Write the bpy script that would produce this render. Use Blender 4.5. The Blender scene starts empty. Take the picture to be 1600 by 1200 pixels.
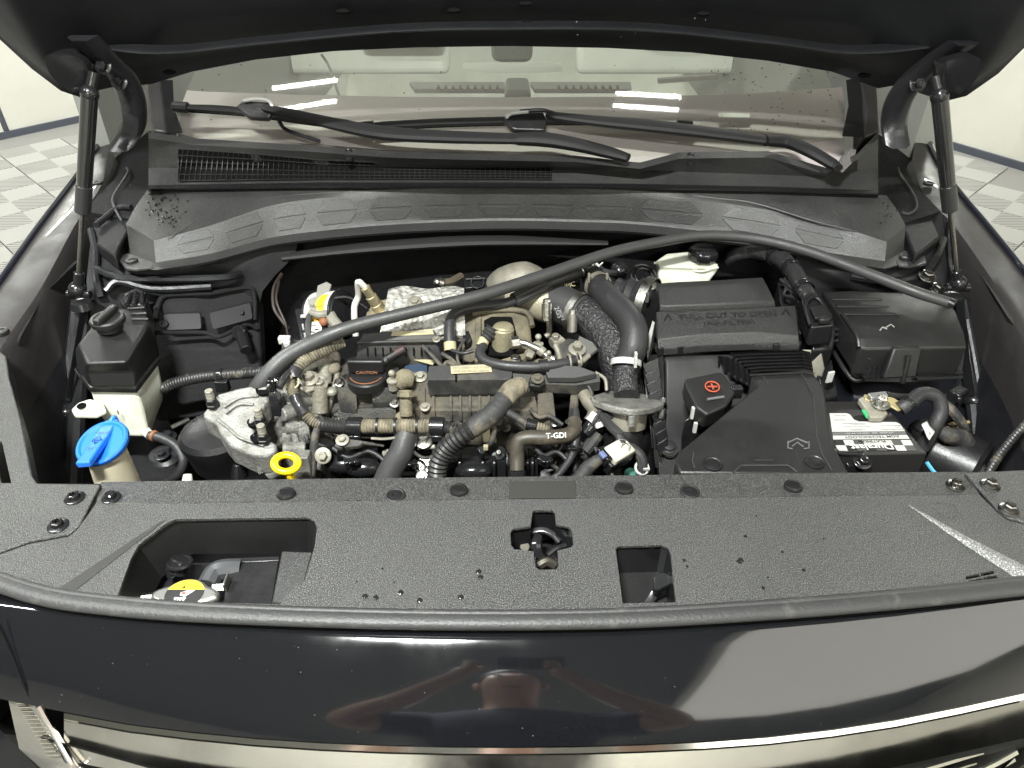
import bpy, bmesh, math, random
from mathutils import Vector as V, Matrix
RN = random.Random(7)
SC = bpy.context.scene
COL = SC.collection
rad = math.radians

# ---------------------------------------------------------------- camera
CZ, FPX, PITCH = 1.62, 1150.0, rad(36)
cam = bpy.data.cameras.new('camera'); cam.sensor_width = 36; cam.lens = 36 * FPX / 1600
cam.clip_start = 0.02; cam.clip_end = 200
cob = bpy.data.objects.new('camera', cam); COL.objects.link(cob)
cob.location = (0, 0, CZ); cob.rotation_euler = (math.pi / 2 - PITCH, 0, 0)
SC.camera = cob

# ---------------------------------------------------------------- room light
w = bpy.data.worlds.new('World'); SC.world = w; w.use_nodes = True
bg = w.node_tree.nodes['Background']
bg.inputs[0].default_value = (0.93, 0.93, 0.88, 1); bg.inputs[1].default_value = 0.3
SC.view_settings.view_transform = 'Standard'; SC.view_settings.look = 'None'
SC.view_settings.exposure = 0.5; SC.view_settings.gamma = 1
try:
    SC.cycles.use_denoising = True
    SC.cycles.max_bounces = 8; SC.cycles.glossy_bounces = 4; SC.cycles.transparent_max_bounces = 12
except Exception:
    pass

# ---------------------------------------------------------------- unprojection
def ray(u, v):
    a = (u - 800) / FPX; b = (v - 600) / FPX
    return V((a, math.cos(PITCH) - b * math.sin(PITCH), -math.sin(PITCH) - b * math.cos(PITCH)))
EYE = V((0, 0, CZ))
def P(u, v, z):
    d = ray(u, v); return EYE + d * ((z - CZ) / d.z)
def Q(u, v, y):
    d = ray(u, v); return EYE + d * (y / d.y)
def PS(*l): return [P(*t) for t in l]
def PZ(z, l): return [P(a, b, z) for a, b in l]
def mpp(p): # metres per photo pixel at a point
    d = (p - EYE); ax = V((0, math.cos(PITCH), -math.sin(PITCH)))
    return d.dot(ax) / FPX
# windscreen plane
WB = Q(800, 216, 1.50); WSL = rad(27)
WN = V((0, -math.sin(WSL), math.cos(WSL)))
def W(u, v, off=0.0):
    d = ray(u, v); o = WB + WN * off
    return EYE + d * ((o - EYE).dot(WN) / d.dot(WN))

# ---------------------------------------------------------------- lamps
def area(name, loc, sx, sy, e, rot=(0, 0, 0), col=(0.975, 1, 0.965)):
    l = bpy.data.lights.new(name, 'AREA'); l.shape = 'RECTANGLE'; l.size = sx; l.size_y = sy; l.energy = e; l.color = col
    o = bpy.data.objects.new(name, l); COL.objects.link(o); o.location = loc; o.rotation_euler = rot
    return o
LAMPS = []
def reflect_to(u, v, z):
    p = W(u, v); d = ray(u, v).normalized(); r = d - WN * 2 * d.dot(WN)
    return p + r * ((z - p.z) / r.z)
LZ = 3.05
def tube_lamp_at(x, y, ln, e, rz=0, wd=.05):
    LAMPS.append((x, y, ln, rz, wd)); area('tube_light', (x, y, LZ), ln, wd, e, (0, 0, rz))
for (ua, va, ub, vb) in ((442, 136, 510, 127), (440, 171, 510, 160), (972, 146, 1054, 151), (968, 165, 1050, 171)):
    a = reflect_to(ua, va, LZ); b = reflect_to(ub, vb, LZ); m = (a + b) / 2
    tube_lamp_at(m.x, m.y, max((b - a).length, .3), 1.5, math.atan2(b.y - a.y, b.x - a.x), .014)
for (x, y, e) in ((-1.9, 0.75, 66), (-0.42, -0.28, 125), (-3.35, 4.75, 84), (2.55, 4.75, 70), (0.0, -3.3, 130)):  # last three are added to brighten the walls; no such fittings known
    tube_lamp_at(x, y, .42 if x == -.42 else 1.25, e)
# broad diffuser panel under the ceiling on one side (its reflection covers half of the lip panel)
PANEL = (2.55, -1.25, 2.9, 2.6)
area('panel_light', (PANEL[0], PANEL[1], LZ), PANEL[2], PANEL[3], 44, (0, 0, 0), (1, .965, .88))

# ---------------------------------------------------------------- materials
MATS = {}
def mat(name, col, rough=.5, metal=0, spec=.5, grain=None, speck=None, dust=None, coat=0, var=None, rvar=0, trans=0, sub=0):
    if name in MATS: return MATS[name]
    m = bpy.data.materials.new(name); m.use_nodes = True; nt = m.node_tree; N = nt.nodes; L = nt.links
    b = N['Principled BSDF']
    b.inputs['Base Color'].default_value = (*col, 1); b.inputs['Roughness'].default_value = rough
    b.inputs['Metallic'].default_value = metal; b.inputs['Specular IOR Level'].default_value = spec
    b.inputs['Coat Weight'].default_value = coat; b.inputs['Coat Roughness'].default_value = .04
    if trans: b.inputs['Transmission Weight'].default_value = trans
    if sub:
        b.inputs['Subsurface Weight'].default_value = sub; b.inputs['Subsurface Radius'].default_value = (.02, .02, .015)
        b.inputs['Subsurface Scale'].default_value = 1
    tc = N.new('ShaderNodeTexCoord'); co = tc.outputs['Object']
    def noi(s, det=3, r=.55, sc=None):
        n = N.new('ShaderNodeTexNoise'); n.inputs['Scale'].default_value = s; n.inputs['Detail'].default_value = det
        n.inputs['Roughness'].default_value = r
        if sc:
            mp = N.new('ShaderNodeMapping'); mp.inputs['Scale'].default_value = sc; L.new(co, mp.inputs[0]); L.new(mp.outputs[0], n.inputs['Vector'])
        else: L.new(co, n.inputs['Vector'])
        return n.outputs['Fac']
    def ramp(f, lo, hi, a=(0, 0, 0, 1), c=(1, 1, 1, 1)):
        r = N.new('ShaderNodeValToRGB'); e = r.color_ramp.elements
        e[0].position = lo; e[0].color = a; e[1].position = hi; e[1].color = c; L.new(f, r.inputs[0]); return r.outputs[0]
    def mix(f, a, c):
        x = N.new('ShaderNodeMix'); x.data_type = 'RGBA'
        L.new(f, x.inputs[0])
        for s, k in ((a, 6), (c, 7)):
            if isinstance(s, tuple): x.inputs[k].default_value = (*s[:3], 1)
            else: L.new(s, x.inputs[k])
        return x.outputs[2]
    cur = None
    if var:   # (scale, colour2, lo, hi)
        cur = mix(ramp(noi(var[0], 5, .6), var[2], var[3]), col, var[1])
    if speck:  # flecks in the base colour; on grained plastics they paint specular sparkle
        cur = mix(ramp(noi(speck[0], 1), speck[2], speck[3]), cur or col, speck[1])
    if dust:  # (amount, colour, scale)
        am, dc, sc = dust
        f = ramp(noi(sc, 7, .68), .62 - .42 * am, .86 - .36 * am)
        cur = mix(f, cur or col, dc)
        rr = N.new('ShaderNodeMapRange'); L.new(f, rr.inputs[0]); rr.inputs[3].default_value = rough; rr.inputs[4].default_value = .85
        L.new(rr.outputs[0], b.inputs['Roughness'])
    elif rvar:
        rr = N.new('ShaderNodeMapRange'); L.new(ramp(noi(14, 6, .65), .35, .68), rr.inputs[0])
        rr.inputs[3].default_value = max(.02, rough - rvar); rr.inputs[4].default_value = min(1, rough + rvar)
        L.new(rr.outputs[0], b.inputs['Roughness'])
    if cur: L.new(cur, b.inputs['Base Color'])
    if grain:  # (scale, strength, distance)
        bp = N.new('ShaderNodeBump'); bp.inputs['Strength'].default_value = grain[1]; bp.inputs['Distance'].default_value = grain[2]
        L.new(noi(grain[0], 2, .6), bp.inputs['Height']); L.new(bp.outputs[0], b.inputs['Normal'])
    MATS[name] = m
    return m
TAN = (.33, .28, .19)
TAN2 = (.42, .36, .24)
M = dict(
 cover=mat('grained_cover_plastic', (.026, .026, .026), .4, spec=.55, grain=(950, 1, .0012), speck=(900, (.165, .165, .16), .52, .66), var=(5, (.018, .018, .018), .38, .68), rvar=.1),
 wiperm=mat('matt_wiper_black', (.011, .011, .0115), .62, spec=.3, grain=(600, .3, .001)),
 lidp=mat('filter_lid_plastic', (.019, .019, .019), .4, spec=.55, grain=(900, .7, .0011), speck=(900, (.08, .08, .078), .54, .7)),
 cowl=mat('cowl_plastic', (.024, .024, .024), .42, grain=(520, .55, .0015), speck=(650, (.1, .1, .095), .6, .75), var=(7, (.034, .034, .033), .4, .65), rvar=.08),
 fine=mat('fine_black_plastic', (.0135, .0135, .0135), .42, grain=(700, .35, .001), rvar=.1),
 plast=mat('black_plastic', (.010, .010, .0105), .38, grain=(160, .15, .002), rvar=.1),
 gloss=mat('gloss_black_plastic', (.012, .012, .013), .2, rvar=.08),
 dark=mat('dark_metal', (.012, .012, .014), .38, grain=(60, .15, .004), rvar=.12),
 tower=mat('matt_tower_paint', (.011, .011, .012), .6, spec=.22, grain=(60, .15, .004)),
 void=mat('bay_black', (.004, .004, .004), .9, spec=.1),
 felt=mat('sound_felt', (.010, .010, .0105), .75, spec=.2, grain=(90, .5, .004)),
 paint=mat('navy_black_paint', (.0048, .0051, .006), .09, coat=1, spec=.5, speck=(900, (.012, .014, .02), .62, .72), rvar=.03),
 fender=mat('fender_paint', (.03, .0275, .0275), .48, spec=.35, coat=.12, rvar=.1, grain=(150, .12, .002)),
 hoodin=mat('hood_inner_paint', (.007, .0073, .0085), .48, coat=.05, rvar=.06, var=(3, (.010, .010, .0115), .4, .7)),
 chrome=mat('satin_chrome', (.68, .665, .62), .2, metal=1, rvar=.07),
 chrome2=mat('bright_chrome', (.78, .77, .73), .1, metal=1),
 steel=mat('zinc_steel', (.55, .54, .5), .35, metal=1, grain=(120, .25, .002), rvar=.12),
 alu=mat('cast_aluminium', (.245, .242, .225), .55, metal=.4, grain=(260, .7, .0025), var=(45, (.11, .106, .092), .42, .7)),
 aludirty=mat('dusty_cast_aluminium', (.24, .235, .2), .55, metal=.4, grain=(200, .6, .003), dust=(.45, (.2, .17, .115), 35)),
 rubber=mat('rubber_hose', (.026, .026, .027), .48, grain=(240, .25, .002), rvar=.1),
 rubgrey=mat('grey_rubber', (.04, .04, .04), .5, grain=(300, .25, .0015), rvar=.12),
 seal=mat('seal_rubber', (.03, .03, .03), .5, grain=(260, .4, .0015), dust=(.12, (.09, .088, .08), 30)),
 dustp=mat('dusty_black_plastic', (.022, .022, .021), .5, grain=(420, .5, .002), dust=(.42, (.085, .075, .055), 20)),
 dustp2=mat('very_dusty_plastic', (.03, .029, .026), .6, grain=(420, .6, .002), dust=(.62, (.125, .108, .074), 18)),
 dustcap=mat('dusty_lid_plastic', (.025, .025, .025), .5, grain=(500, .4, .0015), dust=(.33, (.1, .09, .07), 14)),
 tan=mat('tan_dust_coat', (.12, .105, .07), .8, grain=(300, .6, .003), dust=(.5, (.22, .19, .125), 40)),
 tanpump=mat('dusty_pump_cover', (.06, .053, .038), .7, grain=(300, .5, .002), dust=(.58, (.18, .155, .1), 18)),
 corrtan=mat('dusty_conduit', (.06, .054, .038), .65, dust=(.62, (.23, .2, .14), 45)),
 corr=mat('black_conduit', (.02, .02, .02), .4, dust=(.18, (.16, .14, .1), 40)),
 tape=mat('cloth_tape', (.03, .03, .03), .6, grain=(500, .5, .002), dust=(.3, (.2, .17, .12), 22)),
 tapeg=mat('vinyl_tape', (.025, .025, .026), .32, grain=(60, .5, .006)),
 white=mat('white_tank_plastic', (.58, .59, .5), .42, sub=.15, var=(22, (.42, .41, .32), .5, .75)),
 cream=mat('cream_neck_plastic', (.46, .42, .32), .5, sub=.1, var=(16, (.42, .37, .26), .4, .7)),
 blue=mat('blue_cap_plastic', (.015, .14, .62), .3, grain=(300, .15, .001)),
 bluedk=mat('dark_blue_print', (.01, .05, .25), .5),
 yellow=mat('yellow_plastic', (.85, .62, .01), .35),
 yelpaper=mat('yellow_label', (.85, .55, .02), .5),
 ylabel=mat('aged_paper_label', (.4, .36, .22), .7, var=(60, (.36, .32, .2), .4, .7)),
 wpaper=mat('white_label', (.5, .495, .47), .5),
 gpaper=mat('grey_label', (.42, .41, .38), .45),
 ink=mat('black_ink', (.015, .015, .015), .5),
 inkg=mat('grey_ink', (.2, .2, .19), .5),
 inkw=mat('white_ink', (.75, .74, .68), .5),
 red=mat('orange_red_print', (.42, .075, .035), .5),
 orange=mat('rusty_orange', (.22, .085, .035), .65),
 shield=mat('embossed_heat_shield', (.5, .49, .45), .45, metal=.3, var=(50, (.3, .29, .25), .52, .72)),
 castw=mat('pale_cast_iron', (.3, .285, .235), .55, metal=.3, grain=(200, .4, .002), var=(20, (.19, .175, .14), .4, .7)),
 texpipe=mat('crinkled_pipe', (.03, .03, .031), .36, grain=(170, 1, .006)),
 dzinc=mat('dark_zinc', (.22, .215, .2), .3, metal=1, rvar=.1),
 brass=mat('brass', (.55, .42, .18), .4, metal=1),
 green=mat('green_plastic', (.03, .4, .13), .45),
 cyan=mat('cyan_plastic', (.1, .45, .7), .45),
 wall=mat('white_room_wall', (.88, .87, .8), .75, var=(1.2, (.79, .77, .68), .35, .7)),
 tile=None, glass=None,
 sealbk=mat('blue_grey_trim', (.09, .1, .13), .4),
 dash=mat('dashboard_vinyl', (.47, .42, .41), .75, grain=(300, .3, .002)),
 cabin=mat('pale_cabin_lining', (.8, .82, .74), .85, var=(3, (.66, .68, .6), .4, .7)),
 cabing=mat('grey_cabin_trim', (.3, .305, .28), .7),
 skin=mat('skin', (.62, .40, .30), .5, sub=.1), shirt=mat('navy_shirt', (.012, .017, .045), .85), trous=mat('dark_trousers', (.02, .02, .025), .85), hair=mat('dark_hair', (.02, .014, .01), .6),
 drop=mat('water_drop', (.015, .015, .015), .08, spec=.5),
 dropw=mat('clear_bead', (.45, .45, .43), .05, spec=.8),
)
def glass_mat():
    m = bpy.data.materials.new('windscreen_glass'); m.use_nodes = True; nt = m.node_tree; N = nt.nodes; L = nt.links
    N.remove(N['Principled BSDF']); out = N['Material Output']
    t = N.new('ShaderNodeBsdfTransparent'); t.inputs[0].default_value = (.82, .86, .8, 1)
    g = N.new('ShaderNodeBsdfGlossy'); g.inputs['Roughness'].default_value = .025; g.inputs[0].default_value = (1, .97, .95, 1)
    d = N.new('ShaderNodeBsdfDiffuse'); d.inputs[0].default_value = (.55, .5, .47, 1)
    f = N.new('ShaderNodeFresnel'); f.inputs[0].default_value = 1.52
    mx = N.new('ShaderNodeMixShader'); L.new(f.outputs[0], mx.inputs[0]); L.new(t.outputs[0], mx.inputs[1]); L.new(g.outputs[0], mx.inputs[2])
    m2 = N.new('ShaderNodeMixShader'); m2.inputs[0].default_value = .14
    L.new(mx.outputs[0], m2.inputs[1]); L.new(d.outputs[0], m2.inputs[2]); L.new(m2.outputs[0], out.inputs[0])
    return m
M['glass'] = glass_mat()
def shield_bump():
    m = M['shield']; nt = m.node_tree; N = nt.nodes; L = nt.links; b = N['Principled BSDF']
    tc = N.new('ShaderNodeTexCoord'); v = N.new('ShaderNodeTexVoronoi'); v.inputs['Scale'].default_value = 95
    L.new(tc.outputs['Object'], v.inputs['Vector']); bp = N.new('ShaderNodeBump'); bp.inputs['Strength'].default_value = 1; bp.inputs['Distance'].default_value = .006
    L.new(v.outputs['Distance'], bp.inputs['Height']); L.new(bp.outputs[0], b.inputs['Normal'])
shield_bump()
def tile_mat():
    m = bpy.data.materials.new('slotted_floor_tile'); m.use_nodes = True; nt = m.node_tree; N = nt.nodes; L = nt.links; b = N['Principled BSDF']
    b.inputs['Roughness'].default_value = .5
    tc = N.new('ShaderNodeTexCoord')
    ck = N.new('ShaderNodeTexChecker'); ck.inputs['Scale'].default_value = 1 / .2; L.new(tc.outputs['Object'], ck.inputs['Vector'])
    mp = N.new('ShaderNodeMapping'); mp.inputs['Rotation'].default_value = (0, 0, rad(45)); L.new(tc.outputs['Object'], mp.inputs[0])
    wv = N.new('ShaderNodeTexWave'); wv.bands_direction = 'Y'; wv.inputs['Scale'].default_value = 15; L.new(mp.outputs[0], wv.inputs['Vector'])
    gt = N.new('ShaderNodeMath'); gt.operation = 'GREATER_THAN'; gt.inputs[1].default_value = .52; L.new(wv.outputs['Fac'], gt.inputs[0])
    mu = N.new('ShaderNodeMath'); mu.operation = 'MULTIPLY'; L.new(gt.outputs[0], mu.inputs[0]); L.new(ck.outputs['Fac'], mu.inputs[1])
    x = N.new('ShaderNodeMix'); x.data_type = 'RGBA'; L.new(mu.outputs[0], x.inputs[0]); x.inputs[6].default_value = (.42, .415, .39, 1); x.inputs[7].default_value = (.17, .167, .155, 1)
    L.new(x.outputs[2], b.inputs['Base Color'])
    return m
M['tile'] = tile_mat()

# ---------------------------------------------------------------- object helpers
BASE = {}
def tag(o, label=None, cat=None, group=None, kind=None):
    if label: o['label'] = label
    if cat: o['category'] = cat
    if group: o['group'] = group
    if kind: o['kind'] = kind
    return o
def thing(name, label, cat, base, group=None):
    o = bpy.data.objects.new(name, None); COL.objects.link(o); o.location = base; o.empty_display_size = .05
    BASE[o] = V(base); return tag(o, label, cat, group)
def fin(name, bm, m, parent=None, base=None, bevel=0, sm=35, bseg=2, label=None):
    bmesh.ops.remove_doubles(bm, verts=bm.verts, dist=1e-6)
    bmesh.ops.recalc_face_normals(bm, faces=bm.faces)
    b = BASE[parent] if parent is not None else V(base if base is not None else (0, 0, 0))
    for v in bm.verts: v.co -= b
    me = bpy.data.meshes.new(name); bm.to_mesh(me); bm.free()
    for p in me.polygons: p.use_smooth = True
    me.set_sharp_from_angle(angle=rad(sm))
    me.materials.append(m)
    o = bpy.data.objects.new(name, me); COL.objects.link(o)
    if parent is not None: o.parent = parent
    else: o.location = b
    BASE[o] = b
    if bevel:
        md = o.modifiers.new('bevel', 'BEVEL'); md.width = bevel; md.segments = bseg; md.limit_method = 'ANGLE'; md.angle_limit = rad(32)
    if label: o['label'] = label
    return o
def solo(name, label, cat, bm, m, base=None, group=None, bevel=0, sm=35):
    if base is None:
        base = sum((v.co for v in bm.verts), V()) / max(1, len(bm.verts)); base.z = min(v.co.z for v in bm.verts)
    return tag(fin(name, bm, m, None, base, bevel, sm), label, cat, group)
NB = bmesh.new

def frame_of(n):
    n = V(n).normalized(); a = V((1, 0, 0)) if abs(n.x) < .8 else V((0, 1, 0))
    x = (a - n * a.dot(n)).normalized(); return x, n.cross(x), n
def box(bm, c, s, R=None):
    r = bmesh.ops.create_cube(bm, size=1)
    for v in r['verts']:
        q = V((v.co.x * s[0], v.co.y * s[1], v.co.z * s[2])); v.co = V(c) + ((R @ q) if R else q)
    return bm
def prism(bm, pts, d):
    d = V(d) if not isinstance(d, (int, float)) else V((0, 0, -d))
    a = [bm.verts.new(p) for p in pts]; b = [bm.verts.new(V(p) + d) for p in pts]
    bm.faces.new(a); bm.faces.new(b[::-1]); n = len(a)
    for i in range(n): bm.faces.new((a[i], b[i], b[(i + 1) % n], a[(i + 1) % n]))
    return bm
def loft(bm, rows, close=False, cap0=False, cap1=False):
    g = [[bm.verts.new(p) for p in r] for r in rows]; n = len(g[0])
    for i in range(len(g) - 1):
        for j in range(n if close else n - 1):
            k = (j + 1) % n; bm.faces.new((g[i][j], g[i][k], g[i + 1][k], g[i + 1][j]))
    if cap0: bm.faces.new(g[0][::-1])
    if cap1: bm.faces.new(g[-1])
    return bm
def shell(bm, rows, dz):
    """a lofted skin whose rim is carried down by dz and closed underneath"""
    n = len(rows[0]); loft(bm, rows)
    rim = list(rows[0]) + [r[-1] for r in rows[1:-1]] + list(rows[-1][::-1]) + [r[0] for r in rows[-2:0:-1]]
    dn = [V(p) + V((0, 0, -dz)) for p in rim]
    loft(bm, [rim, dn], close=True)
    return bm
def cat(pts, sub=6):
    pts = [V(p) for p in pts]
    if len(pts) < 3 or sub == 1: return pts
    out = []
    for i in range(len(pts) - 1):
        p0 = pts[i - 1] if i else pts[0] * 2 - pts[1]; p1, p2 = pts[i], pts[i + 1]
        p3 = pts[i + 2] if i + 2 < len(pts) else p2 * 2 - p1
        for k in range(sub):
            t = k / sub
            out.append(.5 * (2 * p1 + (p2 - p0) * t + (2 * p0 - 5 * p1 + 4 * p2 - p3) * t * t + (3 * p1 - p0 - 3 * p2 + p3) * t ** 3))
    out.append(pts[-1]); return out
def resample(pts, step):
    L = [0]
    for a, b in zip(pts, pts[1:]): L.append(L[-1] + (b - a).length)
    n = max(2, int(L[-1] / step)); out = []; j = 0
    for i in range(n + 1):
        s = L[-1] * i / n
        while j < len(L) - 2 and L[j + 1] < s: j += 1
        t = (s - L[j]) / max(1e-9, L[j + 1] - L[j]); out.append(pts[j].lerp(pts[j + 1], min(1, t)))
    return out, L[-1]
def tube(bm, pts, r, n=12, sub=6, corr=None, flat=1.0, rough=0, caps=True, step=None):
    """r: number or list along the control points; corr=(pitch, depth) gives rings"""
    cp = cat(pts, sub)
    m0 = len(pts)
    rl = r if isinstance(r, (list, tuple)) else [r] * m0
    if corr: cp, ln = resample(cp, corr[0] / 4)
    elif step: cp, ln = resample(cp, step)
    rows = []; t = (cp[1] - cp[0]).normalized(); x, y, _ = frame_of(t)
    if flat != 1: # keep the flat side up
        x = V((0, 0, 1)).cross(t).normalized(); y = t.cross(x)
    for i, p in enumerate(cp):
        tt = (cp[min(i + 1, len(cp) - 1)] - cp[max(i - 1, 0)]).normalized()
        x = (x - tt * x.dot(tt)).normalized(); y = tt.cross(x)
        f = i / (len(cp) - 1) * (m0 - 1); k = min(int(f), m0 - 2); rr = rl[k] + (rl[k + 1] - rl[k]) * (f - k)
        if corr: rr += corr[1] * (.0, -.5, -1, -.5)[i % 4]
        if rough: rr *= 1 + RN.uniform(-rough, rough)
        rows.append([p + (x * math.cos(a) + y * math.sin(a) * flat) * rr * (1 + (RN.uniform(-rough, rough) if rough else 0)) for a in [2 * math.pi * q / n for q in range(n)]])
    return loft(bm, rows, True, caps, caps)
def lathe(bm, o, ax, prof, n=24, sx=1.0, lobes=None):
    x, y, z = frame_of(ax); rows = []
    for (r, h) in prof:
        row = []
        for q in range(n):
            a = 2 * math.pi * q / n; k = r
            if lobes and r > 1e-5: k = r * (1 + lobes[1] * (1 if math.cos(a * lobes[0]) > 0 else -1))
            row.append(V(o) + x * math.cos(a) * k * sx + y * math.sin(a) * k + z * h)
        rows.append(row)
    return loft(bm, rows, True, True, True)
def cyl(bm, a, b, r0, r1=None, n=16, ch=.12):
    a, b = V(a), V(b); r1 = r0 if r1 is None else r1; L = (b - a).length; c = min(r0, r1) * ch
    return lathe(bm, a, b - a, [(r0 - c, 0), (r0, c), (r1, L - c), (r1 - c, L)], n)
def ball(bm, c, r, s=(1, 1, 1), n=14):
    q = bmesh.ops.create_uvsphere(bm, u_segments=n, v_segments=n // 2 + 1, radius=r)
    for v in q['verts']: v.co = V(c) + V((v.co.x * s[0], v.co.y * s[1], v.co.z * s[2]))
    return bm
def bolt(bm, p, ax, r, wash=True, h=None, cross=False):
    ax = V(ax).normalized(); p = V(p); h = h or r * 1.0
    if wash: lathe(bm, p, ax, [(r * 1.75, 0), (r * 1.75, r * .22), (r * 1.6, r * .32), (r * .9, r * .36)], 20)
    z0 = r * .3 if wash else 0
    lathe(bm, p + ax * z0, ax, [(r, 0), (r, h * .85), (r * .8, h), (r * .55, h), (r * .5, h * .86)], 6 if not cross else 18)
    return bm
def ring(bm, c, ax, R, r, n=28, m=8, sx=1):
    x, y, z = frame_of(ax); rows = []
    for i in range(n):
        a = 2 * math.pi * i / n; d = x * math.cos(a) * sx + y * math.sin(a)
        rows.append([V(c) + d * (R + r * math.cos(b)) + z * r * math.sin(b) for b in [2 * math.pi * k / m for k in range(m)]])
    rows.append(rows[0]); return loft(bm, rows, True)
def bands(bm, c, ax, R, wdt, th, n=28):
    """a flat hose clamp band"""
    return lathe_open(bm, c, ax, [(R, -wdt / 2), (R + th, -wdt / 2), (R + th, wdt / 2), (R, wdt / 2), (R, -wdt / 2)], n)
def lathe_open(bm, o, ax, prof, n=24):
    x, y, z = frame_of(ax)
    return loft(bm, [[V(o) + (x * math.cos(a) + y * math.sin(a)) * r + z * h for a in [2 * math.pi * q / n for q in range(n)]] for r, h in prof], True)
def fillpoly(bm, outer, holes, thick):
    """plate with holes: flat top, thickness down"""
    edges = []
    for loop in [outer] + holes:
        vs = [bm.verts.new(p) for p in loop]
        for i in range(len(vs)): edges.append(bm.edges.new((vs[i], vs[(i + 1) % len(vs)])))
    r = bmesh.ops.triangle_fill(bm, use_beauty=True, use_dissolve=False, edges=edges)
    fs = [f for f in r['geom'] if isinstance(f, bmesh.types.BMFace)]
    if sum(f.normal.z for f in fs) < 0:
        for f in fs: f.normal_flip()
    e = bmesh.ops.extrude_face_region(bm, geom=fs)
    for v in [g for g in e['geom'] if isinstance(g, bmesh.types.BMVert)]: v.co.z -= thick
    return bm
def roundp(pts, k=.25, n=4):
    """round the corners of a polygon (any dimension)"""
    out = []; m = len(pts)
    for i in range(m):
        a, b, c = V(pts[i - 1]), V(pts[i]), V(pts[(i + 1) % m])
        d = min((a - b).length, (c - b).length) * k
        p, q = b + (a - b).normalized() * d, b + (c - b).normalized() * d
        for j in range(n + 1):
            t = j / n; out.append(p * (1 - t) ** 2 + b * 2 * t * (1 - t) + q * t * t)
    return out
def text(parent, s, o, xd, yd, size, m, ext=.0004, name='lettering', align='CENTER', bold=0, sx=1.0):
    cu = bpy.data.curves.new('t', 'FONT'); cu.body = s; cu.size = 1; cu.align_x = align; cu.align_y = 'CENTER'; cu.extrude = 0; cu.offset = bold; cu.resolution_u = 3
    ob = bpy.data.objects.new('t', cu); COL.objects.link(ob)
    dg = bpy.context.evaluated_depsgraph_get(); me = bpy.data.meshes.new_from_object(ob.evaluated_get(dg), depsgraph=dg)
    COL.objects.unlink(ob); bpy.data.objects.remove(ob)
    xd, yd = V(xd).normalized(), V(yd); yd = (yd - xd * yd.dot(xd)).normalized(); z = xd.cross(yd)
    b = BASE[parent]
    for v in me.vertices: v.co = V(o) + xd * v.co.x * size * sx + yd * v.co.y * size + z * ext - b
    me.materials.clear(); me.materials.append(m); me.name = name
    r = bpy.data.objects.new(name, me); COL.objects.link(r); r.parent = parent; BASE[r] = b
    return r
def copy_obj(o, loc=None, parent=None):
    c = o.copy(); COL.objects.link(c)
    if parent is not None: c.parent = parent
    if loc is not None: c.location = loc
    return c
UP = V((0, 0, 1))
def circ(c, r, n=16, z=None, sx=1, sy=1, a0=0):
    return [V((c[0] + r * sx * math.cos(a0 + 2 * math.pi * i / n), c[1] + r * sy * math.sin(a0 + 2 * math.pi * i / n), c[2])) for i in range(n)]
def wires(bm, a, b, k, r, sag=.02, jit=.02):
    for _ in range(k):
        m = (V(a) + V(b)) / 2 + V((RN.uniform(-jit, jit), RN.uniform(-jit, jit), -sag + RN.uniform(-jit, jit)))
        j = lambda: V((RN.uniform(-1, 1), RN.uniform(-1, 1), RN.uniform(-1, 1))) * jit * .4
        tube(bm, [V(a) + j(), V(a).lerp(m, .5) + j(), m, V(b).lerp(m, .5) + j(), V(b) + j()], r, 6, 4)
    return bm
# ================================================================ ROOM
def struct(name, bm, m, **k): return tag(fin(name, bm, m, **k), kind='structure')
bm = NB(); prism(bm, [V((-9, -5, 0)), V((9, -5, 0)), V((9, 12, 0)), V((-9, 12, 0))], .2)
FLOOR = struct('floor', bm, mat('floor_slab', (.27, .265, .25), .6))
la, lb = P(0, 218, 0), P(172, 180, 0); ra, rb = P(1437, 217, 0), P(1600, 266, 0)
def wallpiece(name, a, b, h=3.32):
    a, b = V((a[0], a[1], 0)), V((b[0], b[1], 0)); n = V((0, 0, 1)).cross((b - a).normalized())
    if n.dot((a + b) / 2 - V((0, 1, 0))) < 0: n = -n
    bm = NB(); prism(bm, [a + UP * h, b + UP * h, b + UP * h + n * .12, a + UP * h + n * .12], h)
    o = struct(name, bm, M['wall'])
    bm = NB(); prism(bm, [a - n * .02 + UP * .045, b - n * .02 + UP * .045, b - n * .001 + UP * .045, a - n * .001 + UP * .045], .045)
    fin('baseboard', bm, M['sealbk'], o); return o
dl = (lb - la).normalized(); dr = (rb - ra).normalized()

wallpiece('wall_left', la - dl * 3.2, lb + dl * 2.2)
wallpiece('wall_right', ra - dr * 2.0, rb + dr * 2.6)
e1 = lb + dl * 2.2; e2 = ra - dr * 2.0
wallpiece('wall_far', e1, e2)
s1 = la - dl * 3.2; s2 = rb + dr * 2.6
wallpiece('wall_side_left', s1, (s1.x, -4)); wallpiece('wall_side_right', s2, (s2.x, -4)); wallpiece('wall_behind', (s1.x - .3, -4), (s2.x + .3, -4))
# door joint in the left wall
bm = NB(); q = P(16, 214, 0); box(bm, q - dl.cross(UP) * 0 + UP * 1.05 + V((0, -.015, 0)), (.03, .02, 2.1))
fin('door_joint', bm, M['sealbk'], bpy.data.objects['wall_left'])
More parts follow.
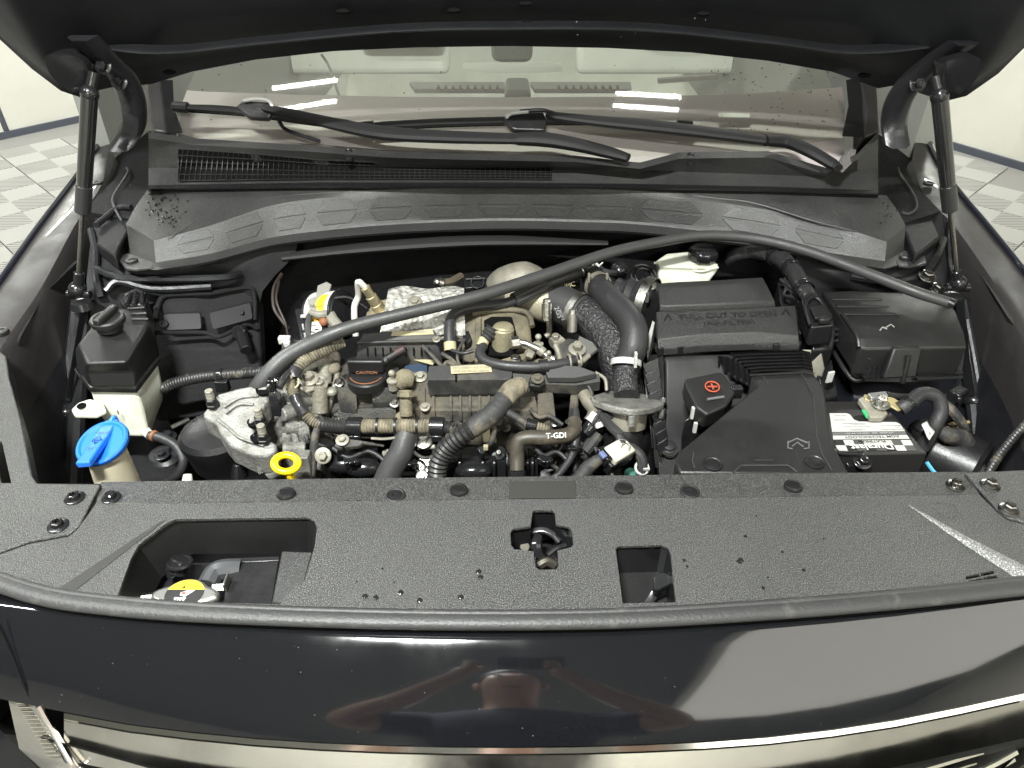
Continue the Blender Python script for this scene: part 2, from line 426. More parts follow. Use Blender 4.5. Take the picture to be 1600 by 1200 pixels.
# slotted plastic tiles, set at 45 degrees
TS = .4; tm = NB(); box(tm, (0, 0, .006), (TS - .006, TS - .006, .012)); me0 = None
c45 = math.cos(rad(45))
def seen(x, y):
    d = V((x, y, 0)) - EYE; f = V((0, math.cos(PITCH), -math.sin(PITCH))); g = V((0, math.sin(PITCH), math.cos(PITCH)))
    z = d.dot(f)
    if z < .05: z = .05
    u, v = 800 + FPX * d.x / z, 600 - FPX * d.dot(g) / z
    return (-150 < u < 190 and 120 < v < 520) or (1420 < u < 1760 and 120 < v < 470) or (.95 < abs(x) < 4.2 and .3 < y < 5.2)
def inroom(x, y):
    return (V((x, y, 0)) - la).cross(dl).z > .25 and (V((x, y, 0)) - ra).cross(dr).z > .25
first = None; TN = 0
for i in range(-30, 31):
    for j in range(-10, 40):
        x, y = (i - j) * TS * c45, (i + j) * TS * c45
        if not inroom(x, y) or not seen(x, y) or TN >= 299: continue
        TN += 1
        if first is None:
            first = fin('floor_tile', tm, M['tile'], FLOOR, bevel=.0); t = first
        else: t = copy_obj(first, parent=FLOOR)
        t.location = (x, y, 0.001); t.rotation_euler = (0, 0, rad(45))
# ceiling tube fittings; those by the walls are added for wall brightness
first = None
for i, (x, y, ln, rz, wd) in enumerate(LAMPS):
    t = thing('ceiling_light', 'slim white tube light fitting under the ceiling, some added to brighten walls', 'light', (x, y, LZ + .02), 'tube lights under the ceiling')
    t.rotation_euler = (0, 0, rz)
    bm = NB(); box(bm, V((x, y, LZ + .03)), (ln + .06, wd * 1.5, .05)); fin('housing', bm, mat('light_housing', (.75, .75, .72), .5), t, bevel=.006)
bm = NB(); box(bm, V((PANEL[0], PANEL[1], LZ + .04)), (PANEL[2] + .1, PANEL[3] + .1, .06))
t = solo('ceiling_panel_light', 'broad square diffuser light panel under the ceiling', 'light', bm, MATS['light_housing'])
bm = NB(); prism(bm, [V((-9, -5, 3.4)), V((9, -5, 3.4)), V((9, 14, 3.4)), V((-9, 14, 3.4))], .1)
struct('ceiling', bm, mat('grey_ceiling', (.17, .17, .16), .8))
# ================================================================ CAR BODY
CAR = thing('car', 'black car front with open engine bay and raised bonnet', 'car', (0, 1.0, 0.45))
# ---- painted lip panel under the bonnet seal
us = [-290, -230, -160, -90, 0, 100, 200, 300, 400, 500, 600, 700, 800, 900, 1000, 1100, 1200, 1300, 1400, 1500, 1600, 1690, 1760, 1830, 1890]
def interp(tab, u):
    for (a, b), (c, d) in zip(tab, tab[1:]):
        if a <= u <= c: return b + (d - b) * (u - a) / (c - a)
    return tab[0][1] if u < tab[0][0] else tab[-1][1]
def smoothcurve(tab):
    cp = cat([V((a, b, 0)) for a, b in tab], 8)
    return [(p.x, p.y) for p in cp]
vt = smoothcurve([(-300, 868), (-140, 915), (0, 940), (100, 953), (200, 963), (400, 976), (600, 984), (800, 987), (1000, 983), (1200, 970), (1400, 951), (1600, 927), (1740, 908), (1900, 862)])
vb = smoothcurve([(-300, 1022), (-140, 1072), (0, 1092), (60, 1104), (200, 1131), (400, 1153), (600, 1164), (800, 1167), (1000, 1163), (1200, 1151), (1400, 1124), (1600, 1082), (1740, 1050), (1900, 1000)])
vg = smoothcurve([(-300, 800), (-140, 865), (-60, 888), (0, 908), (50, 925), (120, 939), (250, 952), (400, 960), (600, 966), (800, 968), (1000, 964), (1200, 952), (1400, 936), (1600, 914), (1740, 898), (1900, 850)])
def prow(f, zf, dz=0):
    return [P(u, vt_(u) + (vb_(u) - vt_(u)) * f, zf) for u in us]
vt_ = lambda u: interp(vt, u)
vb_ = lambda u: interp(vb, u)
vg_ = lambda u: interp(vg, u)
def march():
    zs = [.986]; NF = 12; p = P(800, vt_(800), .986)
    for k in range(1, NF + 1):
        f = k / NF; sl = rad(24 if k == 1 else 28.5 + 16 * f)
        d = ray(800, vt_(800) + (vb_(800) - vt_(800)) * f)
        # point of the view plane ray on the line that falls forward from p at slope sl
        t = (p.z - CZ - (p.y) * -math.tan(sl) * -1) / (d.z - d.y * math.tan(sl))
        p = EYE + d * t; zs.append(p.z)
    return zs
ZS = march(); NF = len(ZS) - 1
def zat(f):
    k = min(int(f * NF), NF - 1); return ZS[k] + (ZS[k + 1] - ZS[k]) * (f * NF - k)
rows = []
for k in range(NF + 1):
    f = k / NF
    rows.append([P(u, vt_(u) + (vb_(u) - vt_(u)) * f, ZS[k]) for u in us])
back = [p + V((0, .012, -.004)) for p in rows[0]]
bm = NB(); loft(bm, [[p + V((0, .03, -.03)) for p in back], back] + rows + [[p + V((0, .012, -.012)) for p in rows[-1]], [p + V((0, .05, -.02)) for p in rows[-1]]])
lip = fin('lip_panel', bm, M['paint'], CAR, sm=50)
# scuff mark and stone chips on the paint
bm = NB()
for _ in range(60):
    u = RN.uniform(60, 1500); f = RN.uniform(.05, .95); v = vt_(u) + (vb_(u) - vt_(u)) * f; z = zat(f)
    ball(bm, P(u, v, z), RN.choice((.0003, .0004, .0006)), (1, 1, .5), 6)
tag(fin('paint_chip', bm, mat('pale_chip', (.12, .12, .12), .5), lip), kind='stuff')
# ---- chrome moulding
zc = ZS[-1] - .003
c0 = [P(u, vb_(u) + 2, zc) for u in us]; c1 = [P(u, vb_(u) + 11, zc - .003) for u in us]
c2 = [P(u, vb_(u) + 14, zc - .0065) for u in us]; c3 = [P(u, vb_(u) + 84 - 10 * abs(u - 800) / 800, zc - .047) for u in us]
c4 = [p + V((0, .012, -.008)) for p in c3]
i0 = 5
bm = NB(); loft(bm, [[p + V((0, .03, -.004)) for p in c0][i0:], c0[i0:], c1[i0:], c2[i0:]]); fin('bright_edge', bm, M['chrome2'], CAR)
bm = NB(); loft(bm, [c2[i0:], [a.lerp(b, .5) for a, b in zip(c2, c3)][i0:], c3[i0:], c4[i0:], [p + V((0, .06, -.01)) for p in c4][i0:]]); fin('chrome_moulding', bm, M['chrome'], CAR, sm=50)
bm = NB(); a = [P(62, 1103, .925), P(112, 1190, .88), P(126, 1206, .872)]; tube(bm, a, .0035, 8); fin('moulding_end_edge', bm, M['chrome2'], CAR)
# ---- headlamp corner on one side, chrome grille bars on the other
bm = NB()
loft(bm, [PS((2, 1060, .925), (40, 1085, .92), (60, 1104, .915)), PS((10, 1080, .912), (45, 1105, .908), (66, 1120, .905)), PS((30, 1170, .885), (70, 1180, .88), (100, 1190, .875)), PS((60, 1225, .86), (110, 1220, .86), (140, 1215, .86))])
hl = fin('headlamp_reflector', bm, mat('smoked_reflector', (.3, .29, .26), .25, metal=.8), CAR)
bm = NB()
for k in range(15):
    f = k / 14; a = P(22 + 52 * f, 1092 + 88 * f, .9135 - .028 * f); b = P(42 + 50 * f, 1092 + 88 * f, .9125 - .028 * f); tube(bm, [a, b], .0011, 6, 1)
fin('reflector_rib', bm, mat('rib_chrome', (.5, .48, .43), .2, metal=1), hl)
bm = NB(); tube(bm, PS((-60, 1005, .955), (0, 1043, .938), (32, 1072, .93), (60, 1104, .92)), [.006, .0065, .005, .003], 10); fin('headlamp_trim', bm, M['chrome2'], CAR)
bm = NB(); loft(bm, [PS((-90, 1075, .9), (-30, 1110, .895), (30, 1170, .885), (66, 1208, .88)), PS((-140, 1150, .87), (-60, 1190, .865), (0, 1240, .86), (40, 1270, .855))]); fin('bumper_corner', bm, M['paint'], CAR)
bm = NB(); tube(bm, PS((-10, 968, .984), (12, 1010, .965), (36, 1068, .94), (52, 1102, .92)), .0012, 6); fin('panel_gap', bm, M['void'], CAR)
for (pts, r) in (([(1385, 1210, .86), (1450, 1192, .862), (1530, 1168, .868)], .007), ([(1480, 1215, .85), (1540, 1188, .853), (1580, 1166, .86)], .009), ([(1555, 1235, .845), (1600, 1190, .85), (1640, 1150, .856)], .010), ([(1590, 1245, .84), (1640, 1190, .845)], .006)):
    bm = NB(); tube(bm, PS(*pts), r, 8, flat=.5); fin('grille_bar', bm, M['chrome2'], CAR)
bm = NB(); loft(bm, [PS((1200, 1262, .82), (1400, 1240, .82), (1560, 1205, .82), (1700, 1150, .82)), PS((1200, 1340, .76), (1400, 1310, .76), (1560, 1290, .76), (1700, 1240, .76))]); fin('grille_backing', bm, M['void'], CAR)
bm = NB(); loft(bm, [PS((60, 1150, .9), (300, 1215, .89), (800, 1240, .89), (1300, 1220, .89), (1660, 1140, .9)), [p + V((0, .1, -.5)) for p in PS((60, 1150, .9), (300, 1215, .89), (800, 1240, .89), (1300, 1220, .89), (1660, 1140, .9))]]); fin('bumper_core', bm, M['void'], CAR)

bm = NB(); lo = [P(u, vb_(u) + 90, .86) for u in us]
loft(bm, [[p + V((0, .06, -.08)) for p in lo], [p + V((0, .02, -.12)) for p in lo], [p + V((0, .01, -.25)) for p in lo], [p + V((0, .08, -.5)) for p in lo]]); fin('bumper', bm, M['paint'], CAR, sm=60)
# ---- fender flanges
def fender(outer, inner, name='fender'):
    o = cat(PS(*outer), 5); i = cat(PS(*inner), 5)
    sgn = -1 if o[0].x < 0 else 1
    n = len(o)
    rim = [p + V((sgn * .006, 0, -.004)) for p in o]
    out1 = [p + V((sgn * .05, 0, -.05)) for p in o]; out2 = [p + V((sgn * .09, 0, -.35)) for p in o]
    i1 = [p + V((-sgn * .006, 0, -.010)) for p in i]; i2 = [p + V((-sgn * .012, 0, -.05)) for p in i]; i3 = [p + V((-sgn * .03, 0, -.34)) for p in i]
    m1 = [a.lerp(b, .3) + V((0, 0, .004)) for a, b in zip(o, i)]; m2 = [a.lerp(b, .8) + V((0, 0, .003)) for a, b in zip(o, i)]
    bm = NB(); loft(bm, [out2, out1, rim, o, m1, m2, i, i1, i2, i3])
    f = fin(name, bm, M['fender'], CAR, sm=40)
    bm = NB(); tube(bm, [a + V((sgn * .004, 0, .003)) for a in o[::3]], .0055, 8, 3); fin('fender_edge', bm, mat('edge_paint_' + name, (.012, .014, .024), .16, coat=1), f)
    return f, o, i
FL, flo, fli = fender([(-420, 900, .95), (-260, 740, .97), (-110, 590, .985), (0, 446, 1.0), (49, 375, 1.01), (124, 274, 1.035), (165, 215, 1.05), (182, 186, 1.06)],
                      [(-330, 930, .94), (-190, 790, .955), (-60, 660, .97), (0, 545, .985), (64, 450, .995), (118, 350, 1.02), (158, 290, 1.035), (172, 236, 1.05)])
FR, fro, fri = fender([(2020, 880, .95), (1860, 720, .97), (1700, 560, .985), (1600, 430, 1.0), (1547, 363, 1.01), (1490, 294, 1.035), (1455, 238, 1.05), (1437, 184, 1.06)],
                      [(1940, 910, .94), (1810, 770, .955), (1680, 640, .97), (1600, 512, .985), (1547, 432, .995), (1490, 352, 1.02), (1442, 300, 1.035), (1425, 250, 1.05)])
def flat_disc(bm, p, r, h, ax=UP): return lathe(bm, V(p) - V(ax) * .002, ax, [(r, 0), (r, h), (r * .85, h + .001), (r * .55, h + .001), (r * .5, h - .0006)], 18)
for (u, v, z, f) in ((152, 286, 1.046, FL), (1451, 287, 1.046, FR), (2, 518, .993, FL)):
    bm = NB(); flat_disc(bm, P(u, v, z), .011, .004); fin('hole_plug', bm, M['fine'], f)
# ---- inner aprons: dark pressed walls with a plastic board each
def plate3(name, pts, m, parent, d, bevel=.002, rp=None):
    bm = NB(); p = roundp(pts, rp) if rp else pts; prism(bm, p, d); return fin(name, bm, m, parent, bevel=bevel)
for s, pts in ((1, [(30, 530, .98), (70, 458, .985), (128, 402, .99), (112, 480, .92), (104, 560, .86), (98, 640, .80), (72, 672, .79), (58, 660, .8), (26, 590, .9)]),
               (-1, [(1578, 500, .985), (1520, 410, .99), (1494, 380, .99), (1500, 460, .93), (1518, 560, .86), (1528, 610, .82), (1562, 655, .80), (1580, 650, .8), (1615, 600, .88), (1625, 560, .93)])):
    o = plate3('apron_board', PS(*pts), M['fine'] if s > 0 else mat('lit_tone_board_plastic', (.03, .03, .03), .5, grain=(500, .3, .001)), CAR, V((-s * .012, 0, -.004)), .002, .12)  # second board is coloured lighter to look lit
    cpt = P(53, 578, .885) if s > 0 else P(1573, 565, .885)
    bm = NB(); ax = V((s * .86, -.25, .45)); flat_disc(bm, cpt + ax * .009, .011, .004, ax); fin('clip', bm, M['plast'], o)
    bm = NB(); a = PS((75, 474, .96), (62, 500, .935), (98, 590, .85)) if s > 0 else PS((1540, 465, .96), (1560, 496, .935), (1561, 512, .925)); tube(bm, [p + V((s * .006, -.004, .004)) for p in a], .0016, 6, 1); fin('board_rib', bm, M['plast'], o)
def rail(pts, r, m='dark', nm='apron_rail', n=10):
    bm = NB(); tube(bm, PS(*pts), r, n); return fin(nm, bm, M[m], CAR)
rail([(122, 470, .95), (112, 560, .87), (104, 650, .80), (98, 760, .74)], .012)
rail([(132, 480, .93), (122, 600, .84), (116, 700, .78), (112, 770, .74)], .016)
rail([(82, 690, .78), (78, 770, .74)], .01); rail([(60, 690, .79), (58, 770, .75)], .012)
rail([(1500, 470, .95), (1512, 540, .89), (1522, 640, .82), (1536, 770, .74)], .013)
rail([(1512, 500, .93), (1528, 590, .86), (1534, 640, .82), (1548, 770, .74)], .007)
rail([(1540, 640, .81), (1556, 700, .78), (1566, 770, .74)], .012)
rail([(1565, 660, .79), (1580, 700, .77), (1600, 760, .74)], .008)
for pts in ([(1494, 470, .965), (1508, 470, .97), (1516, 560, .9), (1524, 616, .85), (1508, 616, .84)], [(124, 488, .96), (134, 488, .95), (120, 560, .89), (108, 625, .84), (101, 625, .84)]):
    plate3('rail_flange', PS(*pts), M['plast'], CAR, .006)
for (u, v, z) in ((104, 643, .815), (1522, 625, .83)):
    bm = NB(); ball(bm, P(u, v, z), .019, (1, 1, .8)); fin('rail_joint', bm, M['gloss'], CAR)
# ---- floor of the bay and firewall
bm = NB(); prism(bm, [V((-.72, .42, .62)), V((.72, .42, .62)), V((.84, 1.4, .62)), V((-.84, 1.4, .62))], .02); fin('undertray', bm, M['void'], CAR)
ft = [P(u, v, z) for u, v, z in ((130, 330, 1.03), (250, 350, 1.02), (420, 345, 1.01), (600, 335, 1.01), (800, 332, 1.01), (1000, 335, 1.01), (1200, 350, 1.01), (1360, 365, 1.02), (1470, 330, 1.03))]
fm = [p + V((0, .02, -.10)) for p in ft]; fb = [p + V((0, -.05, -.45)) for p in ft]
bm = NB(); loft(bm, [[p + V((0, .3, .02)) for p in ft], ft, fm, fb]); fin('firewall', bm, M['felt'], CAR)
fp = [(u, v, z) for u, v, z in ((440, 402, .965), (560, 388, .968), (700, 378, .97), (800, 376, .97), (950, 380, .97))]
bm = NB(); tube(bm, PS(*fp), [.012, .018, .020, .018, .008], 10, flat=.5); fin('firewall_lip', bm, mat('dull_primer', (.012, .012, .011), .7, grain=(80, .3, .003)), CAR)
# strut towers: domed pressings under the scuttle ends
def dome(pts_rows, name='strut_tower', m='tower'):
    bm = NB(); loft(bm, [cat(PS(*r), 3) for r in pts_rows]); return fin(name, bm, M[m], CAR, sm=60)
TL = dome([[(150, 335, 1.02), (170, 330, 1.02), (240, 372, 1.01), (420, 372, 1.0), (470, 360, 1.0)],
      [(140, 390, .995), (160, 385, 1.0), (240, 412, .985), (360, 412, .975), (460, 400, .965)],
      [(135, 440, .975), (160, 425, .985), (230, 432, .965), (350, 428, .955), (430, 430, .935)],
      [(140, 480, .94), (170, 455, .955), (240, 445, .945), (340, 442, .935), (410, 455, .915)],
      [(150, 560, .85), (190, 500, .90), (250, 470, .915), (330, 462, .905), (405, 480, .88)]])
TR = dome([[(1470, 330, 1.03), (1440, 330, 1.02), (1380, 372, 1.01), (1300, 380, 1.0), (1240, 380, 1.0)],
      [(1480, 385, .995), (1465, 395, 1.0), (1400, 420, .985), (1330, 420, .98), (1245, 410, .97)],
      [(1490, 430, .97), (1470, 430, .975), (1400, 440, .965), (1330, 440, .955), (1250, 440, .94)],
      [(1500, 500, .91), (1470, 480, .93), (1400, 470, .92), (1330, 470, .91), (1250, 480, .89)]])
for l in ([(150, 420, .992), (180, 432, .985), (230, 436, .972), (345, 434, .962), (375, 428, .955)], [(165, 455, .965), (185, 440, .975), (240, 452, .955), (330, 448, .945)], [(142, 360, 1.01), (150, 395, 1.0), (150, 430, .985), (158, 465, .955)]):
    bm = NB(); tube(bm, PS(*l), .007, 8); fin('pressed_rib', bm, M['dark'], TL)
for l in ([(1474, 375, 1.005), (1462, 405, .997), (1440, 430, .98), (1395, 440, .968), (1330, 432, .965)], [(1485, 350, 1.02), (1484, 400, .99), (1490, 440, .97)]):
    bm = NB(); tube(bm, PS(*l), .008, 8); fin('pressed_rib', bm, M['gloss'], TR)
for (u, v, z) in ((1448, 432, .985), (1466, 452, .968)):
    bm = NB(); bolt(bm, P(u, v, z), (0, -.3, .9), .009); fin('bolt', bm, M['dzinc'], TR)
# felt insulation panel on the tower face
A = [(238, 480, .93), (250, 466, .935), (330, 458, .925), (396, 448, .915), (404, 478, .89), (408, 560, .82), (408, 640, .75), (240, 660, .74), (236, 560, .84)]
FP = plate3('tower_insulation', PS(*A), M['felt'], CAR, V((0, .03, -.01)), .004, .15)
bm = NB(); tube(bm, [p + V((0, -.004, .002)) for p in PS((246, 500, .918), (250, 474, .932), (266, 461, .936), (330, 458, .928), (388, 449, .92), (398, 462, .91), (399, 500, .875))], .005, 8); fin('panel_bead', bm, M['felt'], FP)
for l in ([(256, 490, .914), (314, 488, .908), (316, 513, .888), (262, 515, .892)], [(328, 488, .908), (392, 472, .908), (396, 497, .884), (334, 514, .886)]):
    bm = NB(); prism(bm, roundp([p + V((0, -.004, .001)) for p in PS(*l)], .15), V((0, .006, 0))); fin('panel_pad', bm, mat('tar_pad', (.012, .012, .013), .6, spec=.3), FP, bevel=.001)
bm = NB(); tube(bm, [p + V((0, -.006, .001)) for p in PS((240, 518, .9), (320, 518, .884), (345, 524, .876), (385, 506, .876), (404, 512, .862))], .004, 8); fin('panel_bead', bm, M['felt'], FP)
bm = NB(); cyl(bm, P(378, 518, .872) + V((0, -.004, 0)), P(392, 534, .862) + V((0, -.03, 0)), .011); cyl(bm, P(378, 518, .872), P(379, 519, .872) + V((-.004, -.012, .006)), .014); fin('rubber_stud', bm, M['gloss'], FP)
bm = NB(); flat_disc(bm, P(258, 504, .903) + V((0, -.006, .0)), .008, .004, V((0, -.8, .6))); flat_disc(bm, P(380, 485, .9) + V((0, -.008, .0)), .004, .004, V((0, -.8, .6))); fin('stud_washer', bm, M['plast'], FP)
# dark side drop beside the engine (frame rail) and wheel-arch lining
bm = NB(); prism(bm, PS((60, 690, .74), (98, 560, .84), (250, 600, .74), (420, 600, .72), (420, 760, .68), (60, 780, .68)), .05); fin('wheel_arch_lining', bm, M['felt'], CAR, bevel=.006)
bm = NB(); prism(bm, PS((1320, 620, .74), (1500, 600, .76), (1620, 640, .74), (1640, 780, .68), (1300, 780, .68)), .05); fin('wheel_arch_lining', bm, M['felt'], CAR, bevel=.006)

# ---- windscreen, pillars, cabin
g0 = [W(u, v) for u, v in ((266, 205), (300, 214), (450, 222), (600, 234), (800, 240), (1000, 244), (1200, 236), (1330, 212))]
def slope_up(p, L): return p + V((0, math.cos(WSL), math.sin(WSL))) * L
rows = [[slope_up(p, L) * 1 + V((-p.x * L * .12, 0, 0)) for p in g0] for L in (.0, .3, .8)]
bm = NB(); loft(bm, rows)
for f in list(bm.faces): pass
WSc = fin('windscreen', bm, M['glass'], CAR)
# black frit bands by the pillars
for pts in ([(250, 125, .002), (270, 125, .002), (272, 170, .002), (285, 206, .002), (258, 210, .002)], [(1345, 120, .002), (1322, 125, .002), (1326, 165, .002), (1316, 212, .002), (1350, 214, .002)]):
    bm = NB(); prism(bm, [W(*p) for p in pts], WN * -.0015); fin('black_border', bm, M['gloss'], WSc)
for pts in ([(228, 120), (252, 120), (258, 165), (262, 208), (236, 205)], [(1370, 118), (1342, 122), (1350, 170), (1350, 214), (1376, 206)]):
    p = [W(a, b, .004) for a, b in pts]; bm = NB(); prism(bm, p, WN * -.06); fin('pillar', bm, M['fender'], CAR, bevel=.006)
# wipe-cleaned streaks and rain beads on the glass
bm = NB()
for _ in range(150):
    u, v = RN.uniform(285, 1310), RN.uniform(95, 205)
    if RN.random() < .55: u = RN.uniform(1130, 1310)
    ball(bm, W(u, v, .0006), RN.choice((.0007, .001, .0014, .0018)), (1, 1.2, .6), 7)
tag(fin('water_bead', bm, M['drop'], WSc), kind='stuff')
bm = NB()
for _ in range(90): ball(bm, W(RN.uniform(285, 1300), RN.uniform(85, 150), .0006), RN.choice((.0007, .001, .0014)), (1, 1.2, .6), 7)
tag(fin('light_bead', bm, M['dropw'], WSc), kind='stuff')
bm = NB(); prism(bm, [W(a, b, -.006) for a, b in ((1122, 176), (1172, 176), (1171, 183), (1123, 183))], WN * -.001); fin('label', bm, M['wpaper'], WSc)
# dashboard and cabin beyond
yd = W(800, 150).y
def D(u, v, z): return P(u, v, z)
d0 = [p + V((0, .02, -.03)) for p in g0]
dk = [D(u, v, 1.17) for u, v in ((292, 141), (320, 143), (470, 148), (620, 151), (800, 152), (1000, 151), (1180, 146), (1316, 136))]
dm = [a.lerp(b, .5) + V((0, 0, .015)) for a, b in zip(d0, dk)]
bm = NB(); loft(bm, [[p + V((0, -.05, -.1)) for p in d0], d0, dm, dk, [p + V((0, .01, -.25)) for p in dk]]); DASH = fin('dashboard', bm, M['dash'], CAR, sm=60)
bm = NB(); prism(bm, [V((-1.25, 4.6, 1.9)), V((1.25, 4.6, 1.9)), V((1.25, 4.64, 1.9)), V((-1.25, 4.64, 1.9))], 1.5); fin('cabin_rear_lining', bm, M['cabin'], CAR)
for s in (-1, 1):
    bm = NB(); box(bm, (s * .98, 3.2, 1.1), (.05, 2.9, 1.0)); fin('cabin_side_lining', bm, M['cabing'], CAR)
for (ua, va, ub, vb_, y, m, nm) in ((390, 118, 700, 60, 3.4, 'cabin', 'seat_back'), (900, 118, 1210, 60, 3.4, 'cabin', 'seat_back'), (560, 78, 690, 40, 3.3, 'cabing', 'headrest'), (1000, 70, 1110, 40, 3.3, 'cabing', 'headrest')):
    a, b = Q(ua, va, y), Q(ub, vb_, y); bm = NB(); box(bm, (a + b) / 2 + V((0, .06, 0)), (abs(b.x - a.x), .12, abs(b.z - a.z))); fin(nm, bm, M[m], CAR, bevel=.03, bseg=3)
for l in ((640, 135, 788, 128), (828, 135, 985, 128)):
    a = [P(l[0], l[3], 1.16), P(l[2], l[3], 1.16), P(l[2] + 2, l[1] + 4, 1.16), P(l[0] + 8, l[1] + 4, 1.16)]
    bm = NB(); prism(bm, a, .01); vo = fin('mirrored_strip', bm, M['wpaper'], DASH)  # white strip standing in for a shape mirrored in the glass
    bm = NB()
    for k in range(9):
        u = l[0] + 45 + k * 11.5; box(bm, P(u, l[1] + 1, 1.165), (.006, .02, .004))
    fin('slot', bm, M['cabing'], vo)
bm = NB(); prism(bm, roundp(PS((790, 120, 1.18), (826, 120, 1.18), (830, 142, 1.175), (788, 142, 1.175)), .2), .05); fin('centre_speaker', bm, M['cabing'], DASH, bevel=.01)
bm = NB(); a = [Q(767, 66, 1.95), Q(833, 66, 1.95), Q(832, 94, 1.9), Q(820, 98, 1.9), Q(782, 98, 1.9), Q(768, 94, 1.9)]; prism(bm, a, V((0, .06, 0))); fin('mirror_housing', bm, M['cabing'], CAR, bevel=.008)
bm = NB(); a = roundp([Q(722, 104, 2.3), Q(880, 104, 2.3), Q(878, 112, 2.28), Q(840, 114, 2.28), Q(760, 114, 2.28), Q(726, 110, 2.28)], .2); prism(bm, a, V((0, .05, 0))); fin('cabin_mirror', bm, M['cabin'], CAR, bevel=.006)
bm = NB(); a = [Q(1028, 124, 2.4), Q(1120, 117, 2.4), Q(1121, 124, 2.4), Q(1029, 131, 2.4)]; prism(bm, a, V((0, .02, 0))); fin('door_grab_strip', bm, M['wpaper'], CAR)
bm = NB(); tube(bm, [Q(502, 85, 2.2), Q(512, 100, 2.2), Q(520, 120, 2.15), Q(530, 150, 2.1), Q(545, 190, 2.0)], .004, 8); fin('cabin_cable', bm, M['cabing'], CAR)

# ---- bonnet (open), hinges
hb = [(-160, -20), (-60, 30), (0, 62), (50, 108), (95, 142), (125, 152), (150, 142), (190, 133), (212, 134), (238, 131), (300, 112), (400, 93), (520, 80), (650, 74), (800, 72), (950, 75), (1080, 82), (1200, 95), (1300, 112), (1372, 138), (1395, 134), (1420, 140), (1450, 150), (1482, 157), (1510, 150), (1560, 115), (1600, 75), (1660, 30), (1760, -20)]
def hy(u):  # distance of the rear rim: the centre lies back by the glass, the corners come forward
    a = abs(u - 800) / 680.0
    return 1.44 - .14 * max(0, a - .75) / .25 if a < 1.0 else 1.30 - .30 * (a - 1.0)
rim = [Q(u, v, hy(u)) for u, v in hb]
n = len(rim)
def hrow(dy, dz, sc, roll=0): return [V((p.x * sc, p.y + dy, p.z + dz - roll * (abs(p.x) / .9) ** 2)) for p in rim]
inner = [hrow(-.006, .012, .999), hrow(-.02, .03, .995), hrow(-.055, .05, .985), hrow(-.10, .105, .96), hrow(-.16, .19, .94), hrow(-.26, .34, .92), hrow(-.42, .60, .9), hrow(-.55, .85, .88)]
outer = [hrow(.012, .012, 1.0), hrow(.03, .035, 1.0), hrow(-.02, .12, 1.0), hrow(-.2, .40, 1.0), hrow(-.42, .76, .97), hrow(-.56, .90, .9)]
bm = NB(); loft(bm, inner[::-1] + [rim] + outer + [inner[-1]])
HOOD = fin('bonnet', bm, M['hoodin'], CAR, sm=55)
for (u, v) in ((532, 21), (822, 9), (823, 40), (1398, 37), (1103, 25), (258, 117), (1358, 122), (708, 20)):
    bm = NB(); c = Q(u, v, 1.33); ball(bm, c + V((0, 0.02, .0)), .012, (1, .6, .35)); fin('bonnet_plug', bm, M['void'], HOOD)
for l in ([(120, 62), (250, 78), (420, 62), (620, 44), (800, 40), (1000, 42), (1200, 62), (1340, 78), (1500, 62)],):
    bm = NB(); tube(bm, [Q(u, v, 1.345 - .05 * (abs(u - 800) / 700) ** 2) for u, v in l], .03, 16, flat=.16); fin('bonnet_inner_rib', bm, M['hoodin'], HOOD)
bm = NB()
for _ in range(16):
    u = RN.choice((RN.uniform(20, 200), RN.uniform(900, 1250))); ball(bm, Q(u, RN.uniform(20, 66), 1.325 - .07 * (abs(u - 800) / 700) ** 2), RN.choice((.0006, .0008)), (1, 1, 1), 6)
tag(fin('water_bead', bm, M['dropw'], HOOD), kind='stuff')
for pts, cup in (([(128, 62, 1.20), (165, 100, 1.24), (190, 125, 1.27), (206, 165, 1.29), (206, 205, 1.30), (188, 235, 1.28)], [(66, 88, 1.14), (95, 82, 1.18), (130, 95, 1.2), (140, 140, 1.2), (110, 148, 1.17), (75, 118, 1.14)]),
            ([(1508, 70, 1.20), (1470, 95, 1.24), (1430, 128, 1.27), (1407, 160, 1.29), (1398, 195, 1.30), (1402, 230, 1.28)], [(1536, 92, 1.14), (1512, 85, 1.18), (1476, 98, 1.2), (1472, 140, 1.2), (1502, 150, 1.17), (1530, 122, 1.14)])):
    c = [Q(*p) for p in pts]; bm = NB(); rows = []
    for i, p in enumerate(cat(c, 4)):
        wv = .021; rows.append([p + V((-wv, 0, .004)), p + V((-wv * .6, -.008, 0)), p + V((wv * .6, -.008, 0)), p + V((wv, 0, .004)), p + V((wv, .012, .004)), p + V((-wv, .012, .004))])
    loft(bm, rows, True, True, True); h = fin('hinge_arm', bm, M['dark'], CAR, sm=50)
    for k in (1, 2):
        bm = NB(); bolt(bm, c[k] + V((0, -.008, 0)), (0, -.9, .3), .008); fin('bolt', bm, M['gloss'], h)
    bm = NB(); prism(bm, roundp([Q(*p) + V((0, .004, 0)) for p in cup], .3), V((0, .03, 0.0))); fin('strut_pocket', bm, M['gloss'], HOOD, bevel=.004)
